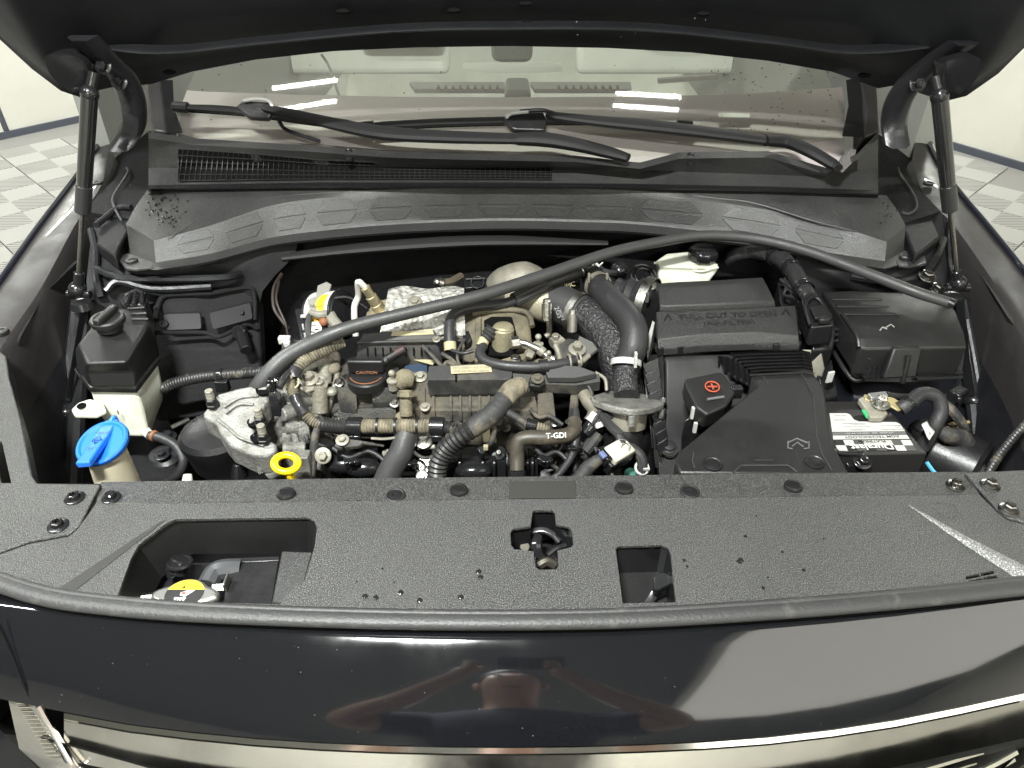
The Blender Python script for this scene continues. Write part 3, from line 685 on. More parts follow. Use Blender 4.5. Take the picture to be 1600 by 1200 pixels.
# dark hinge wells
for l in ([(170, 230), (205, 190), (238, 205), (236, 260), (215, 330), (180, 400), (150, 380), (165, 300)], [(1425, 240), (1420, 200), (1372, 205), (1372, 262), (1400, 330), (1430, 400), (1470, 370), (1440, 300)]):
    bm = NB(); prism(bm, [P(u, v, 1.02) for u, v in l], .03); fin('hinge_well', bm, M['tower'], CAR, bevel=.004)
for l in ([(198, 262, 1.05), (199, 272, 1.05), (178, 305, 1.04), (178, 322, 1.035), (190, 345, 1.03)], [(1403, 262, 1.05), (1408, 275, 1.05), (1428, 305, 1.04), (1432, 325, 1.035), (1420, 334, 1.03), (1410, 332, 1.03)]):
    bm = NB(); tube(bm, PS(*l), .0025, 8); fin('washer_hose_clip', bm, M['rubgrey'], CAR)
for l in ([(150, 352, 1.03), (165, 340, 1.03), (185, 325, 1.032), (205, 324, 1.035)],):
    bm = NB(); tube(bm, PS(*l), .006, 8); fin('drain_tube', bm, M['dark'], CAR)
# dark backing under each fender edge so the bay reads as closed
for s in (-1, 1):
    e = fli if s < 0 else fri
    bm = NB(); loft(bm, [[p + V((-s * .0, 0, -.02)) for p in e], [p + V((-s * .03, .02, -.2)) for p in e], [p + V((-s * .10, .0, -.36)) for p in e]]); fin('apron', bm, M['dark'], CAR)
# ================================================================ RADIATOR COVER
ZC = 1.0
base = P(800, 850, ZC)
RC = thing('radiator_cover', 'wide grained black plastic cover across the nose behind the bonnet seal', 'cover panel', base)
outer = [(160, 785), (170, 768), (185, 778)]
front = [(u, vg_(u) - 4) for u in (1690, 1600, 1500, 1400, 1300, 1200, 1100, 1000, 900, 800, 700, 600, 500, 400, 300, 250, 180, 120, 60, 0, -60)]
back = [(150, 786), (300, 786), (500, 783), (800, 780), (1100, 777), (1400, 774), (1530, 772)]
outline = [(-60, 868), (0, 866), (45, 850), (108, 838), (122, 826)] + back + [(1560, 802), (1575, 813), (1600, 819), (1690, 842)] + front
hA = [(182, 936), (205, 872), (216, 852), (228, 842), (262, 816), (274, 811), (480, 808), (491, 813), (495, 824), (492, 850), (488, 866), (476, 905), (437, 944)]
hB = [(832, 800), (835, 797), (863, 797), (867, 801), (869, 819), (889, 823), (894, 829), (896, 850), (892, 855), (871, 860), (873, 884), (869, 889), (843, 890), (837, 886), (834, 861), (804, 858), (799, 852), (797, 833), (801, 826), (829, 822)]
hC = [(962, 857), (966, 853), (1034, 851), (1044, 855), (1048, 866), (1056, 941), (973, 942)]
slots = [[(a, b), (a + 21, b - 4), (a + 22, b + 1), (a + 1, b + 5)] for a, b in ((1509, 900), (1532, 895), (1514, 907), (1537, 902))]
finL = None
bm = NB(); fillpoly(bm, PZ(ZC, outline), [PZ(ZC, h) for h in [hA, hB, hC] + slots], .004)
TOP = fin('top_panel', bm, M['cover'], RC, bevel=.0012, sm=30)
# sloping rear strip
r0 = PZ(ZC - .0005, back); r1 = PS((158, 753, .990), (310, 751, .990), (500, 748, .990), (800, 745, .990), (1100, 741, .990), (1400, 738, .990), (1509, 737, .990))
bm = NB(); loft(bm, [r0, r1, [p + V((0, .004, -.006)) for p in r1], [p + V((0, .004, -.03)) for p in r1]]); fin('rear_strip', bm, M['cover'], RC)
bm = NB(); prism(bm, PS((795, 752, .9945), (899, 751, .9945), (900, 778, 1.0005), (795, 779, 1.0005)), .001); fin('blank_label', bm, mat('matt_black_label', (.03, .03, .027), .6), RC)
# recess walls
def wallstrip(name, loop, dz, inset, m, openfront=0):
    p = PZ(ZC - .003, loop); c = sum(p, V()) / len(p); q = [a + (c - a) * inset + V((0, 0, -dz)) for a in p]
    bm = NB(); loft(bm, [p, [a.lerp(b, .06) + V((0, 0, -.001)) for a, b in zip(p, q)], q], True); return fin(name, bm, M[m], RC, sm=25)
wallstrip('recess_wall', hA, .055, .10, 'fine'); wallstrip('latch_recess_wall', hB, .05, .04, 'gloss'); wallstrip('lever_recess_wall', hC, .05, .03, 'gloss')
# ledge inside the big recess
bm = NB(); prism(bm, PS((440, 860, .978), (489, 862, .988), (476, 906, .985), (440, 942, .978), (424, 942, .972)), .03); fin('recess_ledge', bm, M['cowl'], RC, bevel=.002)
bm = NB(); prism(bm, PS((360, 880, .962), (436, 876, .962), (424, 950, .962), (346, 950, .962)), .03)
prism(bm, PS((364, 871, .955), (437, 868, .955), (437, 876, .955), (362, 880, .955)), .02); fin('air_guide_flap', bm, M['plast'], RC, bevel=.0015)
# pressed fin, bright ridge, embossed circle
bm = NB(); prism(bm, PS((80, 927, 1.0006), (110, 928, 1.0006), (258, 813, 1.0006), (250, 815, 1.0006)), .0012); fin('sunk_groove', bm, mat('groove_plastic', (.02, .02, .02), .5), RC)
bm = NB(); loft(bm, [PS((1419, 788, 1.0005), (1506, 836, 1.001), (1622, 894, 1.001)), PS((1420, 789, 1.0005), (1504, 841, 1.0035), (1612, 898, 1.005)), PS((1420, 790, 1.0005), (1499, 846, 1.0005), (1590, 905, 1.0005))])
fin('tapered_ridge', bm, mat('pale_ridge_plastic', (.11, .11, .108), .4, grain=(500, .9, .002), speck=(700, (.4, .4, .38), .5, .66)), RC)  # ridge in a paler, flecked tone than the panel around it
bm = NB(); ring(bm, P(1480, 796, 1.0004), UP, .0125, .0006); fin('embossed_circle', bm, M['cover'], RC)
for (u, v) in ((447, 773), (717, 767), (975, 764), (1239, 761)):
    bm = NB(); z = .998; c = P(u, v, z); lathe(bm, c, (0, .15, 1), [(.0112, 0), (.0112, .002), (.0098, .0042), (.007, .005), (.0066, .0044)], 24); fin('push_pin', bm, M['plast'], RC)
for (u, v) in ((618, 775), (1078, 769)):
    bm = NB(); c = P(u, v, .9985); ring(bm, c + V((0, 0, .0008)), UP, .0102, .0018); o = fin('pin_ring', bm, M['fine'], RC)
    bm = NB(); lathe(bm, c, UP, [(.0085, 0), (.0085, .0012), (.0045, .0016), (.0040, .0004)], 22); fin('pin_centre', bm, M['plast'], o)
for (u, v) in ((174, 778), (1493, 759)):
    bm = NB(); bolt(bm, P(u, v, .9995), UP, .0062, h=.006, cross=True); fin('bolt', bm, M['gloss'] if u < 800 else M['dzinc'], RC)
# rain spots
bm = NB()
for _ in range(12):
    u = RN.choice((RN.uniform(540, 760), RN.uniform(1060, 1330), RN.uniform(1060, 1200))); v = RN.uniform(860, 938) if RN.random() < .8 else RN.uniform(800, 860)
    s = RN.choice((.0011, .0016, .0022)); ball(bm, P(u, min(v, vg_(u) - 14), 1.0002), s, (1, 1, .45), 8)
for (u, v) in ((570, 932), (587, 934), (626, 926), (656, 938), (720, 933), (748, 893), (751, 902), (1155, 878), (1158, 875)): ball(bm, P(u, v, 1.0002), .0032, (1, 1.1, .3), 10)
tag(fin('rain_spot', bm, M['drop'], RC), kind='stuff')

# ---- side covers over the headlamps
L = [(-210, 700), (-90, 575), (-30, 520), (0, 549), (9, 556), (14, 590), (32, 655), (49, 742), (58, 755), (157, 756), (124, 822), (108, 834), (44, 846), (0, 862), (-90, 872), (-230, 820)]
SL = thing('headlamp_cover', 'grained black headlamp cover with slot and two cross head bolts beside blue washer cap', 'cover panel', P(40, 800, ZC))
bm = NB(); fillpoly(bm, PZ(ZC + .001, L), [PZ(ZC + .001, [(-12, 690), (2, 688), (17, 754), (2, 754)])], .005); fin('panel', bm, M['cover'], SL, bevel=.0015)
bm = NB(); p = PZ(ZC - .002, [(0, 549), (9, 556), (14, 590), (32, 655), (49, 742), (58, 755), (157, 756)]); loft(bm, [p, [a + V((-.004 if i < 5 else 0, 0 if i < 5 else -.004, -.05)) for i, a in enumerate(p)]]); fin('panel_skirt', bm, M['fine'], SL)
for (u, v) in ((117, 779), (91, 822)):
    bm = NB(); bolt(bm, P(u, v, ZC + .001), UP, .0066, h=.006, cross=True); b = fin('bolt', bm, M['gloss'], SL)
    bm = NB(); c = P(u, v, ZC + .001) + UP * .0086; box(bm, c, (.007, .0014, .0012)); box(bm, c, (.0014, .007, .0012)); fin('cross_slot', bm, M['void'], b)
Rr = [(1507, 738), (1600, 734), (1800, 725), (1830, 830), (1700, 842), (1600, 816), (1577, 809), (1564, 800)]
SR = thing('headlamp_cover', 'grained black headlamp cover with two hex bolts near the car battery', 'cover panel', P(1580, 780, ZC))
bm = NB(); fillpoly(bm, PZ(ZC + .001, Rr[::-1]), [], .005); fin('panel', bm, M['cover'], SR, bevel=.0015)
for (u, v) in ((1547, 759), (1576, 797)):
    bm = NB(); bolt(bm, P(u, v, ZC + .001), UP, .0066, h=.007); fin('bolt', bm, M['dzinc'], SR)
SL['group'] = SR['group'] = 'headlamp covers at the ends of the nose'

# ---- bonnet seal
us2 = [-280, -200, -110, -60, -20, 20, 60, 120, 250, 400, 550, 700, 850, 1000, 1150, 1300, 1450, 1560, 1640, 1720, 1800, 1880]
SE = thing('bonnet_seal', 'long grey rubber seal strip along the front of the radiator cover', 'rubber seal', P(800, 968, .98))
bm = NB(); tube(bm, [P(u, vg_(u) + 2, .9965) for u in us2], .0106, 14, 5, flat=.6); fin('bulb', bm, M['seal'], SE, sm=80)
bm = NB(); tube(bm, [P(u, vg_(u) - 9, .9995) for u in us2], .0042, 10, 5); fin('lip', bm, M['seal'], SE, sm=80)
bm = NB(); tube(bm, [P(u, vg_(u) + 15, .988) for u in us2], .0036, 8, 5); fin('base_strip', bm, M['void'], SE, sm=80)

# ---- radiator cap, neck and bits in the recess
CP = thing('radiator_filler', 'radiator filler with silver winged cap and yellow and black warning label', 'radiator filler', P(288, 928, .955))
cc = P(288, 928, .972)
bm = NB(); o = []
for i in range(48):
    a = 2 * math.pi * i / 48; r = .024 + .013 * max(0, math.cos(2 * a)) ** 3; o.append(cc + V((math.cos(a) * r, math.sin(a) * r * .92, 0)))
prism(bm, o, .014); fin('cap_body', bm, mat('brushed_cap_metal', (.6, .59, .56), .32, metal=.9), CP, bevel=.004)
bm = NB(); cyl(bm, cc - UP * .05, cc - UP * .014, .016); fin('neck', bm, M['steel'], CP)
def disc_seg(c, r, y0, y1, n=20):
    pts = []
    up = [a for a in [math.pi * k / n for k in range(-n, n + 1)]]
    pts = [V((r * math.cos(a), r * math.sin(a), 0)) for a in up if y0 <= math.sin(a) <= y1]
    return pts
zl = .0004
bm = NB(); pp = [cc + V((math.cos(a) * .0205, math.sin(a) * .0185, zl)) for a in [math.asin(.3) + k * (math.pi - 2 * math.asin(.3)) / 20 for k in range(21)]]; prism(bm, pp, .0003); yl = fin('yellow_label', bm, M['yelpaper'], CP)
bm = NB(); a0 = math.asin(.3); pp = [cc + V((math.cos(a) * .0205, math.sin(a) * .0185, zl)) for a in [math.pi - a0 + k * (math.pi + 2 * a0) / 28 for k in range(29)]]; prism(bm, pp, .0003); bl = fin('black_label', bm, M['ink'], CP)
bm = NB(); c = cc + V((0, 0, zl + .0003)); prism(bm, [c + V((-.0055, .007, 0)), c + V((-.0015, .007, 0)), c + V((-.0035, .0125, 0))], .0003); ring(bm, c + V((.006, .0095, 0)), UP, .0024, .0003, 12, 4); fin('warning_symbols', bm, M['ink'], yl)
text(yl, '!', c + V((-.0035, .0092, .0002)), (1, 0, 0), (0, 1, 0), .005, M['yelpaper'])
bm = NB(); prism(bm, [c + V((-.004, .0015, 0)), c + V((.003, .0045, 0)), c + V((.010, .0045, 0)), c + V((.002, -.004, 0)), c + V((-.004, -.002, 0))], .0003)
prism(bm, [c + V((-.008, -.005, 0)), c + V((.004, -.005, 0)), c + V((.001, -.015, 0)), c + V((-.012, -.015, 0))], .0003); fin('white_print', bm, M['inkw'], bl)
bm = NB(); box(bm, c + V((-.0005, .0005, .0002)), (.004, .003, .0004)); fin('red_print', bm, M['red'], bl)
bm = NB()
for k in range(4): box(bm, c + V((-.0085 + k * .003, -.0102, .0003)), (.0013, .006, .0004))
fin('black_print', bm, M['ink'], bl)
RD = thing('radiator_tank', 'dark radiator tank and silver bracket glimpsed inside the cover recess', 'radiator', P(330, 930, .9))
bm = NB(); prism(bm, PS((190, 960, .93), (210, 880, .93), (480, 870, .93), (470, 960, .93)), .06); fin('tank', bm, M['dark'], RD, bevel=.006)
bm = NB(); tube(bm, PS((325, 915, .955), (336, 896, .957), (352, 890, .958), (375, 890, .955)), .012, 10); fin('tank_pipe', bm, mat('grey_tank', (.05, .052, .055), .35, rvar=.1), RD)
bm = NB(); prism(bm, PS((330, 912, .962), (356, 910, .962), (352, 922, .96), (330, 924, .96)), .004); box(bm, P(354, 910, .968), (.003, .016, .012)); fin('bracket', bm, M['steel'], RD, bevel=.001)
bm = NB(); tube(bm, PS((213, 940, .955), (240, 936, .955), (255, 936, .955)), .008, 8); fin('overflow_spout', bm, M['steel'], RD)
bm = NB(); cyl(bm, P(278, 895, .95), P(284, 872, .965), .012); cyl(bm, P(268, 884, .955), P(274, 900, .945), .009); ring(bm, P(281, 880, .962), (0, .3, 1), .012, .003); fin('connector', bm, M['gloss'], RD)
# ---- bonnet latch
LT = thing('bonnet_latch', 'glossy black hook latch inside the cross shaped opening', 'latch', P(850, 850, .95))
bm = NB(); prism(bm, PS((790, 900, .945), (905, 900, .945), (900, 790, .945), (795, 790, .945)), .03); fin('latch_plate', bm, M['gloss'], LT)
bm = NB(); tube(bm, PS((812, 845, .968), (822, 834, .975), (845, 828, .98), (862, 834, .978), (874, 846, .972)), .004, 8, flat=.7); fin('striker_arc', bm, mat('greased_steel', (.12, .12, .12), .22, metal=.8), LT)
bm = NB(); tube(bm, PS((841, 838, .98), (838, 852, .977), (842, 866, .97), (850, 874, .966)), [.006, .007, .006, .004], 8); tube(bm, PS((855, 868, .97), (868, 858, .972), (884, 852, .972)), .0035, 8); fin('hook', bm, M['gloss'], LT)
bm = NB(); tube(bm, PS((842, 884, .965), (855, 878, .968), (868, 884, .965)), .006, 8); cyl(bm, P(820, 858, .96), P(820, 854, .968), .006); fin('spring', bm, mat('worn_latch_steel', (.12, .11, .09), .3, metal=.8), LT)
# ---- release lever in the square opening
LV = thing('release_lever', 'black plastic pull lever standing in the square cover opening', 'lever', P(1020, 930, .95))
bm = NB(); prism(bm, PS((955, 950, .952), (1066, 950, .952), (1055, 845, .952), (955, 848, .952)), .02); fin('tray', bm, M['fine'], LV, bevel=.002)
bm = NB(); tube(bm, PS((958, 884, .953), (990, 884, .953), (1003, 880, .953), (1006, 872, .953)), .003, 8); fin('tray_rib', bm, M['plast'], LV)
bm = NB(); loft(bm, [[p, p + V((.004, .004, -.004)), p + V((0.013, .006, -.004)), p + V((.013, 0, 0))] for p in PS((1000, 948, .956), (1018, 922, .966), (1024, 908, .976), (1022, 900, .982))], True, True, True)
prism(bm, roundp(PS((1021, 899, .985), (1036, 893, .988), (1050, 900, .986), (1049, 912, .982), (1028, 922, .98), (1021, 920, .98)), .2), .008); fin('handle', bm, M['gloss'], LV, bevel=.0015)

# ================================================================ SCUTTLE (COWL) PANEL
CW = thing('cowl_panel', 'black plastic scuttle panel with vent grille below the wipers', 'cowl panel', P(800, 300, 1.05))
U = [232, 300, 400, 500, 600, 700, 800, 900, 980, 1000, 1060, 1200, 1290, 1340, 1372]
top = {232: 206, 300: 216, 400: 222, 500: 228, 600: 236, 700: 239, 800: 241, 900: 243, 980: 252, 1000: 254, 1060: 238, 1200: 236, 1290: 262, 1340: 240, 1372: 206}
mid = [(232, 262), (300, 262), (600, 264), (1000, 266), (1290, 276), (1372, 262)]
low = [(232, 289), (500, 285), (800, 285), (1000, 287), (1200, 291), (1372, 297)]
zt = lambda u: 1.128 + .02 * (abs(u - 800) / 570) ** 4
t0 = [W(u, top[u], .005) for u in U]
tA = [P(u, top[u] + 10, p.z - .005) for u, p in zip(U, t0)]

tB = [P(u, interp(mid, u), 1.092) for u in U]
tC = [P(u, interp(low, u), 1.078) for u in U]
bm = NB(); loft(bm, [[p + V((0, .03, -.05)) for p in t0], t0, tA, tB, tC, [p + V((0, 0, -.05)) for p in tC]]); UPR = fin('upper_panel', bm, M['cowl'], CW, sm=35)
# black joint strip
bm = NB(); loft(bm, [[P(u, interp(low, u) + d, z) for u in U] for d, z in ((0, 1.081), (2, 1.084), (6, 1.083), (9, 1.077), (9, 1.06))]); fin('joint_strip', bm, M['gloss'], CW)
# lower fairing
U2 = [230, 262, 330, 420, 500, 600, 700, 800, 900, 1000, 1150, 1280, 1360, 1385]
a0 = [P(u, interp(low, u) + 8, 1.072) for u in U2]
cr = [(197, 350), (240, 376), (330, 352), (420, 322), (500, 310), (600, 303), (700, 300), (800, 299), (900, 301), (1000, 305), (1150, 320), (1280, 345), (1386, 378), (1415, 352)]
cz = [1.040, 1.036, 1.044, 1.056, 1.060, 1.062, 1.063, 1.064, 1.063, 1.062, 1.056, 1.046, 1.036, 1.040]
b0 = [P(u, v, z) for (u, v), z in zip(cr, cz)]
am = [a.lerp(b, .55) + V((0, 0, .003)) for a, b in zip(a0, b0)]
fr = [(203, 392), (243, 406), (330, 392), (420, 368), (500, 357), (600, 348), (700, 343), (800, 341), (900, 343), (1000, 347), (1150, 364), (1280, 388), (1383, 404), (1412, 388)]
f0 = [P(u, v, 1.008) for u, v in fr]
fl = [P(u + (-14 if u < 230 else 14 if u > 1400 else 0), v + (16 if 240 < u < 1390 else 20), 1.001) for u, v in fr]
a0, am, b0, f0, fl = [[r[0]] + cat(r[1:-1], 4) + [r[-1]] for r in (a0, am, b0, f0, fl)]
bm = NB(); loft(bm, [a0, am, b0] + [[a.lerp(b, k / 5) for a, b in zip(b0, f0)] for k in range(1, 5)] + [f0, [p + V((0, -.003, -.004)) for p in f0], fl, [p + V((0, .004, -.006)) for p in fl], [p + V((0, .05, -.008)) for p in fl]]); LWR = fin('lower_fairing', bm, M['cowl'], CW, sm=24)
def S(s, t, h=0.0): # point on the front face, s along 0..1, t from crest 0 to foot 1
    k = s * (len(b0) - 1); i = min(int(k), len(b0) - 2); q = k - i
    return b0[i].lerp(b0[i + 1], q).lerp(f0[i].lerp(f0[i + 1], q), t) + V((0, -.6, .75)) * h
k_ = 0
for c in [.085 + .0735 * k for k in range(12)]:
    h = .03
    for (t1, t2, w1, w2) in ((.10, .48, .62, .95), (.56, .92, .95, .62)):
        loop = [(c - h * w1, t1), (c, t1), (c + h * w1, t1), (c + h * w2, t2), (c, t2), (c - h * w2, t2)]
        bm = NB(); prism(bm, [S(s_, t_, .0012) for s_, t_ in loop], V((0, .0024, -.003))); fin('relief_pad', bm, M['cowl'], LWR, bevel=.0006)
bm = NB(); g = [P(u, v, z) for u, v, z in ((262, 374, 1.0372), (330, 336, 1.051), (412, 312, 1.062), (500, 302, 1.066), (620, 297, 1.068), (800, 294, 1.069))]
g2 = [P(u, v, z) for u, v, z in ((800, 294, 1.069), (1000, 298, 1.068), (1120, 310, 1.063), (1180, 318, 1.060), (1270, 345, 1.049), (1340, 362, 1.042))]
tube(bm, g, [.0006, .002, .0025, .0025, .002, .001], 6); tube(bm, g2, [.001, .002, .002, .0025, .002, .0006], 6); fin('crease_line', bm, M['cowl'], LWR)
for (u, v) in ((206, 409), (1414, 404)):
    bm = NB(); prism(bm, roundp([P(a + u, b + v, 1.003) for a, b in ((-22, -6), (-8, -14), (30, -8), (34, 8), (4, 12), (-10, 10))], .2), .005); o = fin('mount_tab', bm, M['cowl'], CW, bevel=.001)
    bm = NB(); flat_disc(bm, P(u, v, 1.003), .011, .005); fin('push_pin', bm, M['plast'], o)
# vent grille
GX = [280, 300, 400, 500, 600, 700, 800, 860]
gt = {280: 235, 300: 236, 400: 243, 500: 252, 600: 256, 700: 259, 800: 261, 860: 262}
gl = lambda u: interp(low, u) - 3.5
gtop = lambda u: interp(sorted(gt.items()), u)
def G(u, f, off):
    v = gtop(u) + (gl(u) - gtop(u)) * f
    i = max(k for k in range(len(U)) if U[k] <= u); i = min(i, len(U) - 2); q = (u - U[i]) / (U[i + 1] - U[i])
    best = None
    rr = [tA, tB, tC]; pts = [r[i].lerp(r[i + 1], q) for r in rr]
    # find z on the skin for this picture row
    def vof(p):
        d = p - EYE; fw = V((0, math.cos(PITCH), -math.sin(PITCH))); gg = V((0, math.sin(PITCH), math.cos(PITCH))); return 600 - FPX * d.dot(gg) / d.dot(fw)
    vs = [vof(p) for p in pts]
    for a in (0, 1):
        if v <= vs[a + 1] or a == 1:
            t = (v - vs[a]) / (vs[a + 1] - vs[a]); p = pts[a].lerp(pts[a + 1], t); break
    return P(u, v, p.z) + V((0, -.5, .86)) * off
GU = [280 + 9.7 * k for k in range(61)]
bm = NB(); loft(bm, [[G(u, f, .0028) for u in GU] for f in (0, .25, .5, .75, 1)]); GR = fin('vent_backing', bm, M['void'], CW)
bm = NB()
for k in range(75):
    u = 280 + k * 580 / 74; lean = (1 - (u - 280) / 160) * 7 if u < 440 else 0
    pts = [G(min(max(u - lean * f, 280), 860), f, .0046) for f in (0, .33, .66, 1)]
    tube(bm, pts, .0010, 5, 1)
for f in (0.0, .2, .4, .6, .8, 1.0): tube(bm, [G(u, f, .0042) for u in GU], .0012, 5, 1)
fin('vent_lattice', bm, M['fine'], CW)
for u in (545, 1079):
    bm = NB(); c = W(u, interp(sorted(top.items()), u) + 8, .004); prism(bm, roundp([c + V(q) for q in ((-.010, .012, .002), (.010, .012, .002), (.007, -.012, -.006), (-.007, -.012, -.006))], .25), .006); ring(bm, c + V((0, 0, .003)), (0, -.5, .8), .006, .002); fin('wiper_clip', bm, M['gloss'], CW)
# side flap with foam pad
bm = NB(); prism(bm, roundp(PS((1316, 248, 1.125), (1330, 232, 1.13), (1338, 234, 1.13), (1334, 252, 1.122), (1316, 270, 1.115), (1311, 268, 1.115)), .2), V((0, .012, -.004))); fin('foam_pad', bm, mat('perforated_foam', (.14, .13, .125), .9, grain=(300, 1, .004)), CW, bevel=.002)
# rain on the fairing
bm = NB()
for _ in range(60):
    u, v = RN.gauss(262, 24), RN.gauss(330, 16)
    if 218 < u < 330 and 300 < v < 360:
        i = 0; f = (v - 297) / 75; p = a0[1].lerp(b0[1], min(1, max(0, f))); ball(bm, P(u, v, p.z + .0025), RN.choice((.0014, .002, .0026)), (1, 1.3, .45), 8)
for _ in range(26):
    u, v = RN.gauss(1385, 10), RN.gauss(330, 16); p = a0[-1].lerp(b0[-1], min(1, max(0, (v - 300) / 75))); ball(bm, P(u, v, p.z + .002), RN.choice((.001, .0016)), (1, 1, .6), 8)
tag(fin('rain_spot', bm, M['drop'], CW), kind='stuff')

# ---- wipers
def wiper(label, blade, arm, armr, pivot, head, bw, cap_ends=True):
    T = thing('wiper', label, 'wiper', W(*pivot, .02), 'windscreen wipers lying on the glass')
    b = [W(u, v, .014) for u, v in blade]
    bm = NB(); tube(bm, b, [bw * .6] + [bw] * (len(b) - 2) + [bw * .6], 10, 5, flat=.7); bl = fin('blade', bm, M['wiperm'], T)
    bm = NB(); tube(bm, [W(u, v + 5, .006) for u, v in blade], .004, 6, 5); fin('rubber_edge', bm, M['void'], bl)
    for e, d in ((0, 1), (-1, -2)):
        bm = NB(); q = (b[1] - b[0]).normalized() if e == 0 else (b[-2] - b[-1]).normalized(); cyl(bm, b[e] - q * .002, b[e] + q * .03, bw * .95, bw * 1.0, 10); fin('end_cap', bm, M['plast'], bl)
    a = [W(u, v, o) for u, v, o in arm]
    bm = NB(); tube(bm, a, armr, 12, 6, flat=.55); ar = fin('arm', bm, M['wiperm'], T)
    h = [W(u, v, o) for u, v, o in head]
    bm = NB(); prism(bm, roundp(h, .22), WN * -.012); hd = fin('blade_joint', bm, M['plast'], T, bevel=.003)
    return T, ar, a
T1, ar, a = wiper('wiper whose arm ends by the vent grille, grey clip at its far end', [(272, 167), (330, 170), (400, 176), (470, 186), (546, 196)],
   [(412, 168, .03), (450, 176, .034), (520, 193, .036), (600, 208, .036), (700, 214, .034), (808, 217, .032)], [.010, .014, .019, .022, .020, .017], (985, 245), [(368, 166, .028), (380, 157, .03), (420, 159, .03), (428, 170, .03), (420, 184, .024), (388, 182, .022)], .011)
bm = NB(); tube(bm, [W(808, 217, .032), W(850, 218, .034), (W(900, 226, .034)), P(950, 238, 1.14), P(982, 247, 1.135)], [.018, .022, .020, .018, .013], 12, flat=.6); fin('pivot_cover', bm, M['wiperm'], T1)
bm = NB(); tube(bm, [W(380, 158, .034), W(400, 155, .036), W(420, 158, .036), W(426, 168, .034)], .0035, 8); fin('clip_rim', bm, mat('grey_clip', (.4, .4, .39), .35), T1)
bm = NB(); tube(bm, [W(436, 190, .02), W(446, 202, .02), W(470, 212, .018), W(500, 221, .015)], .004, 8); fin('stay', bm, M['gloss'], T1)
T2, ar, a = wiper('wiper lying mid windscreen with its arm over the smooth side of the scuttle', [(562, 199), (600, 196), (700, 191), (830, 188), (960, 189), (1080, 197)],
   [(855, 178, .032), (880, 183, .034), (950, 191, .034), (1060, 202, .034), (1195, 219, .03)], [.010, .014, .018, .020, .016], (1308, 258), [(786, 186, .026), (796, 176, .028), (850, 174, .028), (855, 186, .026), (852, 204, .02), (800, 202, .02)], .011)
bm = NB(); tube(bm, [W(1195, 219, .03), P(1230, 222, 1.15), P(1265, 236, 1.148), P(1300, 256, 1.135), P(1310, 263, 1.132)], [.016, .018, .017, .015, .011], 12, flat=.65); fin('pivot_cover', bm, M['wiperm'], T2)
bm = NB(); tube(bm, [W(790, 184, .03), W(800, 177, .033), W(826, 174, .034)], .004, 8); fin('clip_rim', bm, mat('grey_clip', (.4, .4, .39), .35), T2)
bm = NB(); tube(bm, [W(812, 174, .034), W(845, 172, .036), W(862, 176, .036), W(880, 183, .036)], .004, 8); fin('adapter_arm', bm, M['plast'], T2)
# ---- gas struts
for (a, k, b, c, lab) in ((Q(140, 146, 1.19), (130, 331), (123, 438), P(122, 456, .985), 'black gas strut holding the bonnet above the coolant tank'), (Q(1468, 150, 1.19), (1483, 326), (1493, 432), P(1496, 446, .985), 'black gas strut holding the bonnet above the fuse box')):
    T = thing('gas_strut', lab, 'gas strut', c, 'gas struts propping the bonnet')
    ax = (a - c); L = ax.length
    def at(u, v):
        best = min(range(101), key=lambda i: abs((lambda p: 600 - FPX * (p - EYE).dot(V((0, math.sin(PITCH), math.cos(PITCH)))) / (p - EYE).dot(V((0, math.cos(PITCH), -math.sin(PITCH)))))(c + ax * i / 100) - v)); return c + ax * best / 100
    p = at(*k); q = at(*b)
    bm = NB(); cyl(bm, p, a, .0118, .0125, 22, .15); cy = fin('cylinder', bm, mat('strut_black', (.012, .012, .012), .16, coat=.6), T)
    bm = NB(); cyl(bm, p - ax.normalized() * .003, p + ax.normalized() * .045, .0128, .0128, 22, .1); fin('end_collar', bm, mat('collar_grey', (.02, .02, .02), .3), cy)
    bm = NB(); cyl(bm, q, p, .0045, n=14); fin('rod', bm, M['dzinc'], T)
    bm = NB(); cyl(bm, q - ax.normalized() * .012, q + ax.normalized() * .014, .009, .0085, 16); ball(bm, c + V((0, 0, .004)), .0155); fin('ball_socket', bm, M['gloss'], T)
    bm = NB(); cyl(bm, c + V((-.02, .0, -.004)), c + V((.022, -.002, -.004)), .007); lathe(bm, c + V((0, 0, -.03)), UP, [(.022, 0), (.018, .012), (.008, .016)], 18); fin('ball_stud', bm, M['gloss'], T)
    bm = NB(); ball(bm, a, .014); cyl(bm, a, a + ax.normalized() * .03 + V((0, .01, 0)), .008); fin('ball_socket', bm, M['gloss'], T)
# ================================================================ COOLANT TANK
TK = thing('coolant_tank', 'coolant tank with black faceted top, black bar cap and white translucent base', 'coolant tank', P(190, 640, .8))
def rows_of(*r): return [PS(*x) for x in r]
tA_ = [(122, 538, .968), (150, 502, .972), (182, 482, .972), (226, 480, .968), (233, 504, .962), (197, 566, .955), (135, 570, .955)]
tB_ = [(117, 546, .94), (142, 520, .94), (176, 500, .94), (236, 490, .93), (245, 540, .92), (210, 580, .925), (132, 580, .935)]
tC_ = [(119, 577, .905), (138, 560, .905), (180, 530, .905), (238, 515, .90), (247, 560, .9), (211, 607, .9), (141, 606, .9)]
bm = NB(); loft(bm, [PS(*tA_), PS(*tB_), PS(*tC_)], True, True, True); TT = fin('tank_top', bm, M['fine'], TK, bevel=.005, bseg=3)
bm = NB(); loft(bm, [[p + V((0, 0, z)) + (p - P(180, 560, .9)) * k for p in PS(*tC_)] for z, k in ((.001, .0), (.001, .045), (-.006, .045), (-.006, 0))], True); fin('tank_seam', bm, M['plast'], TK)
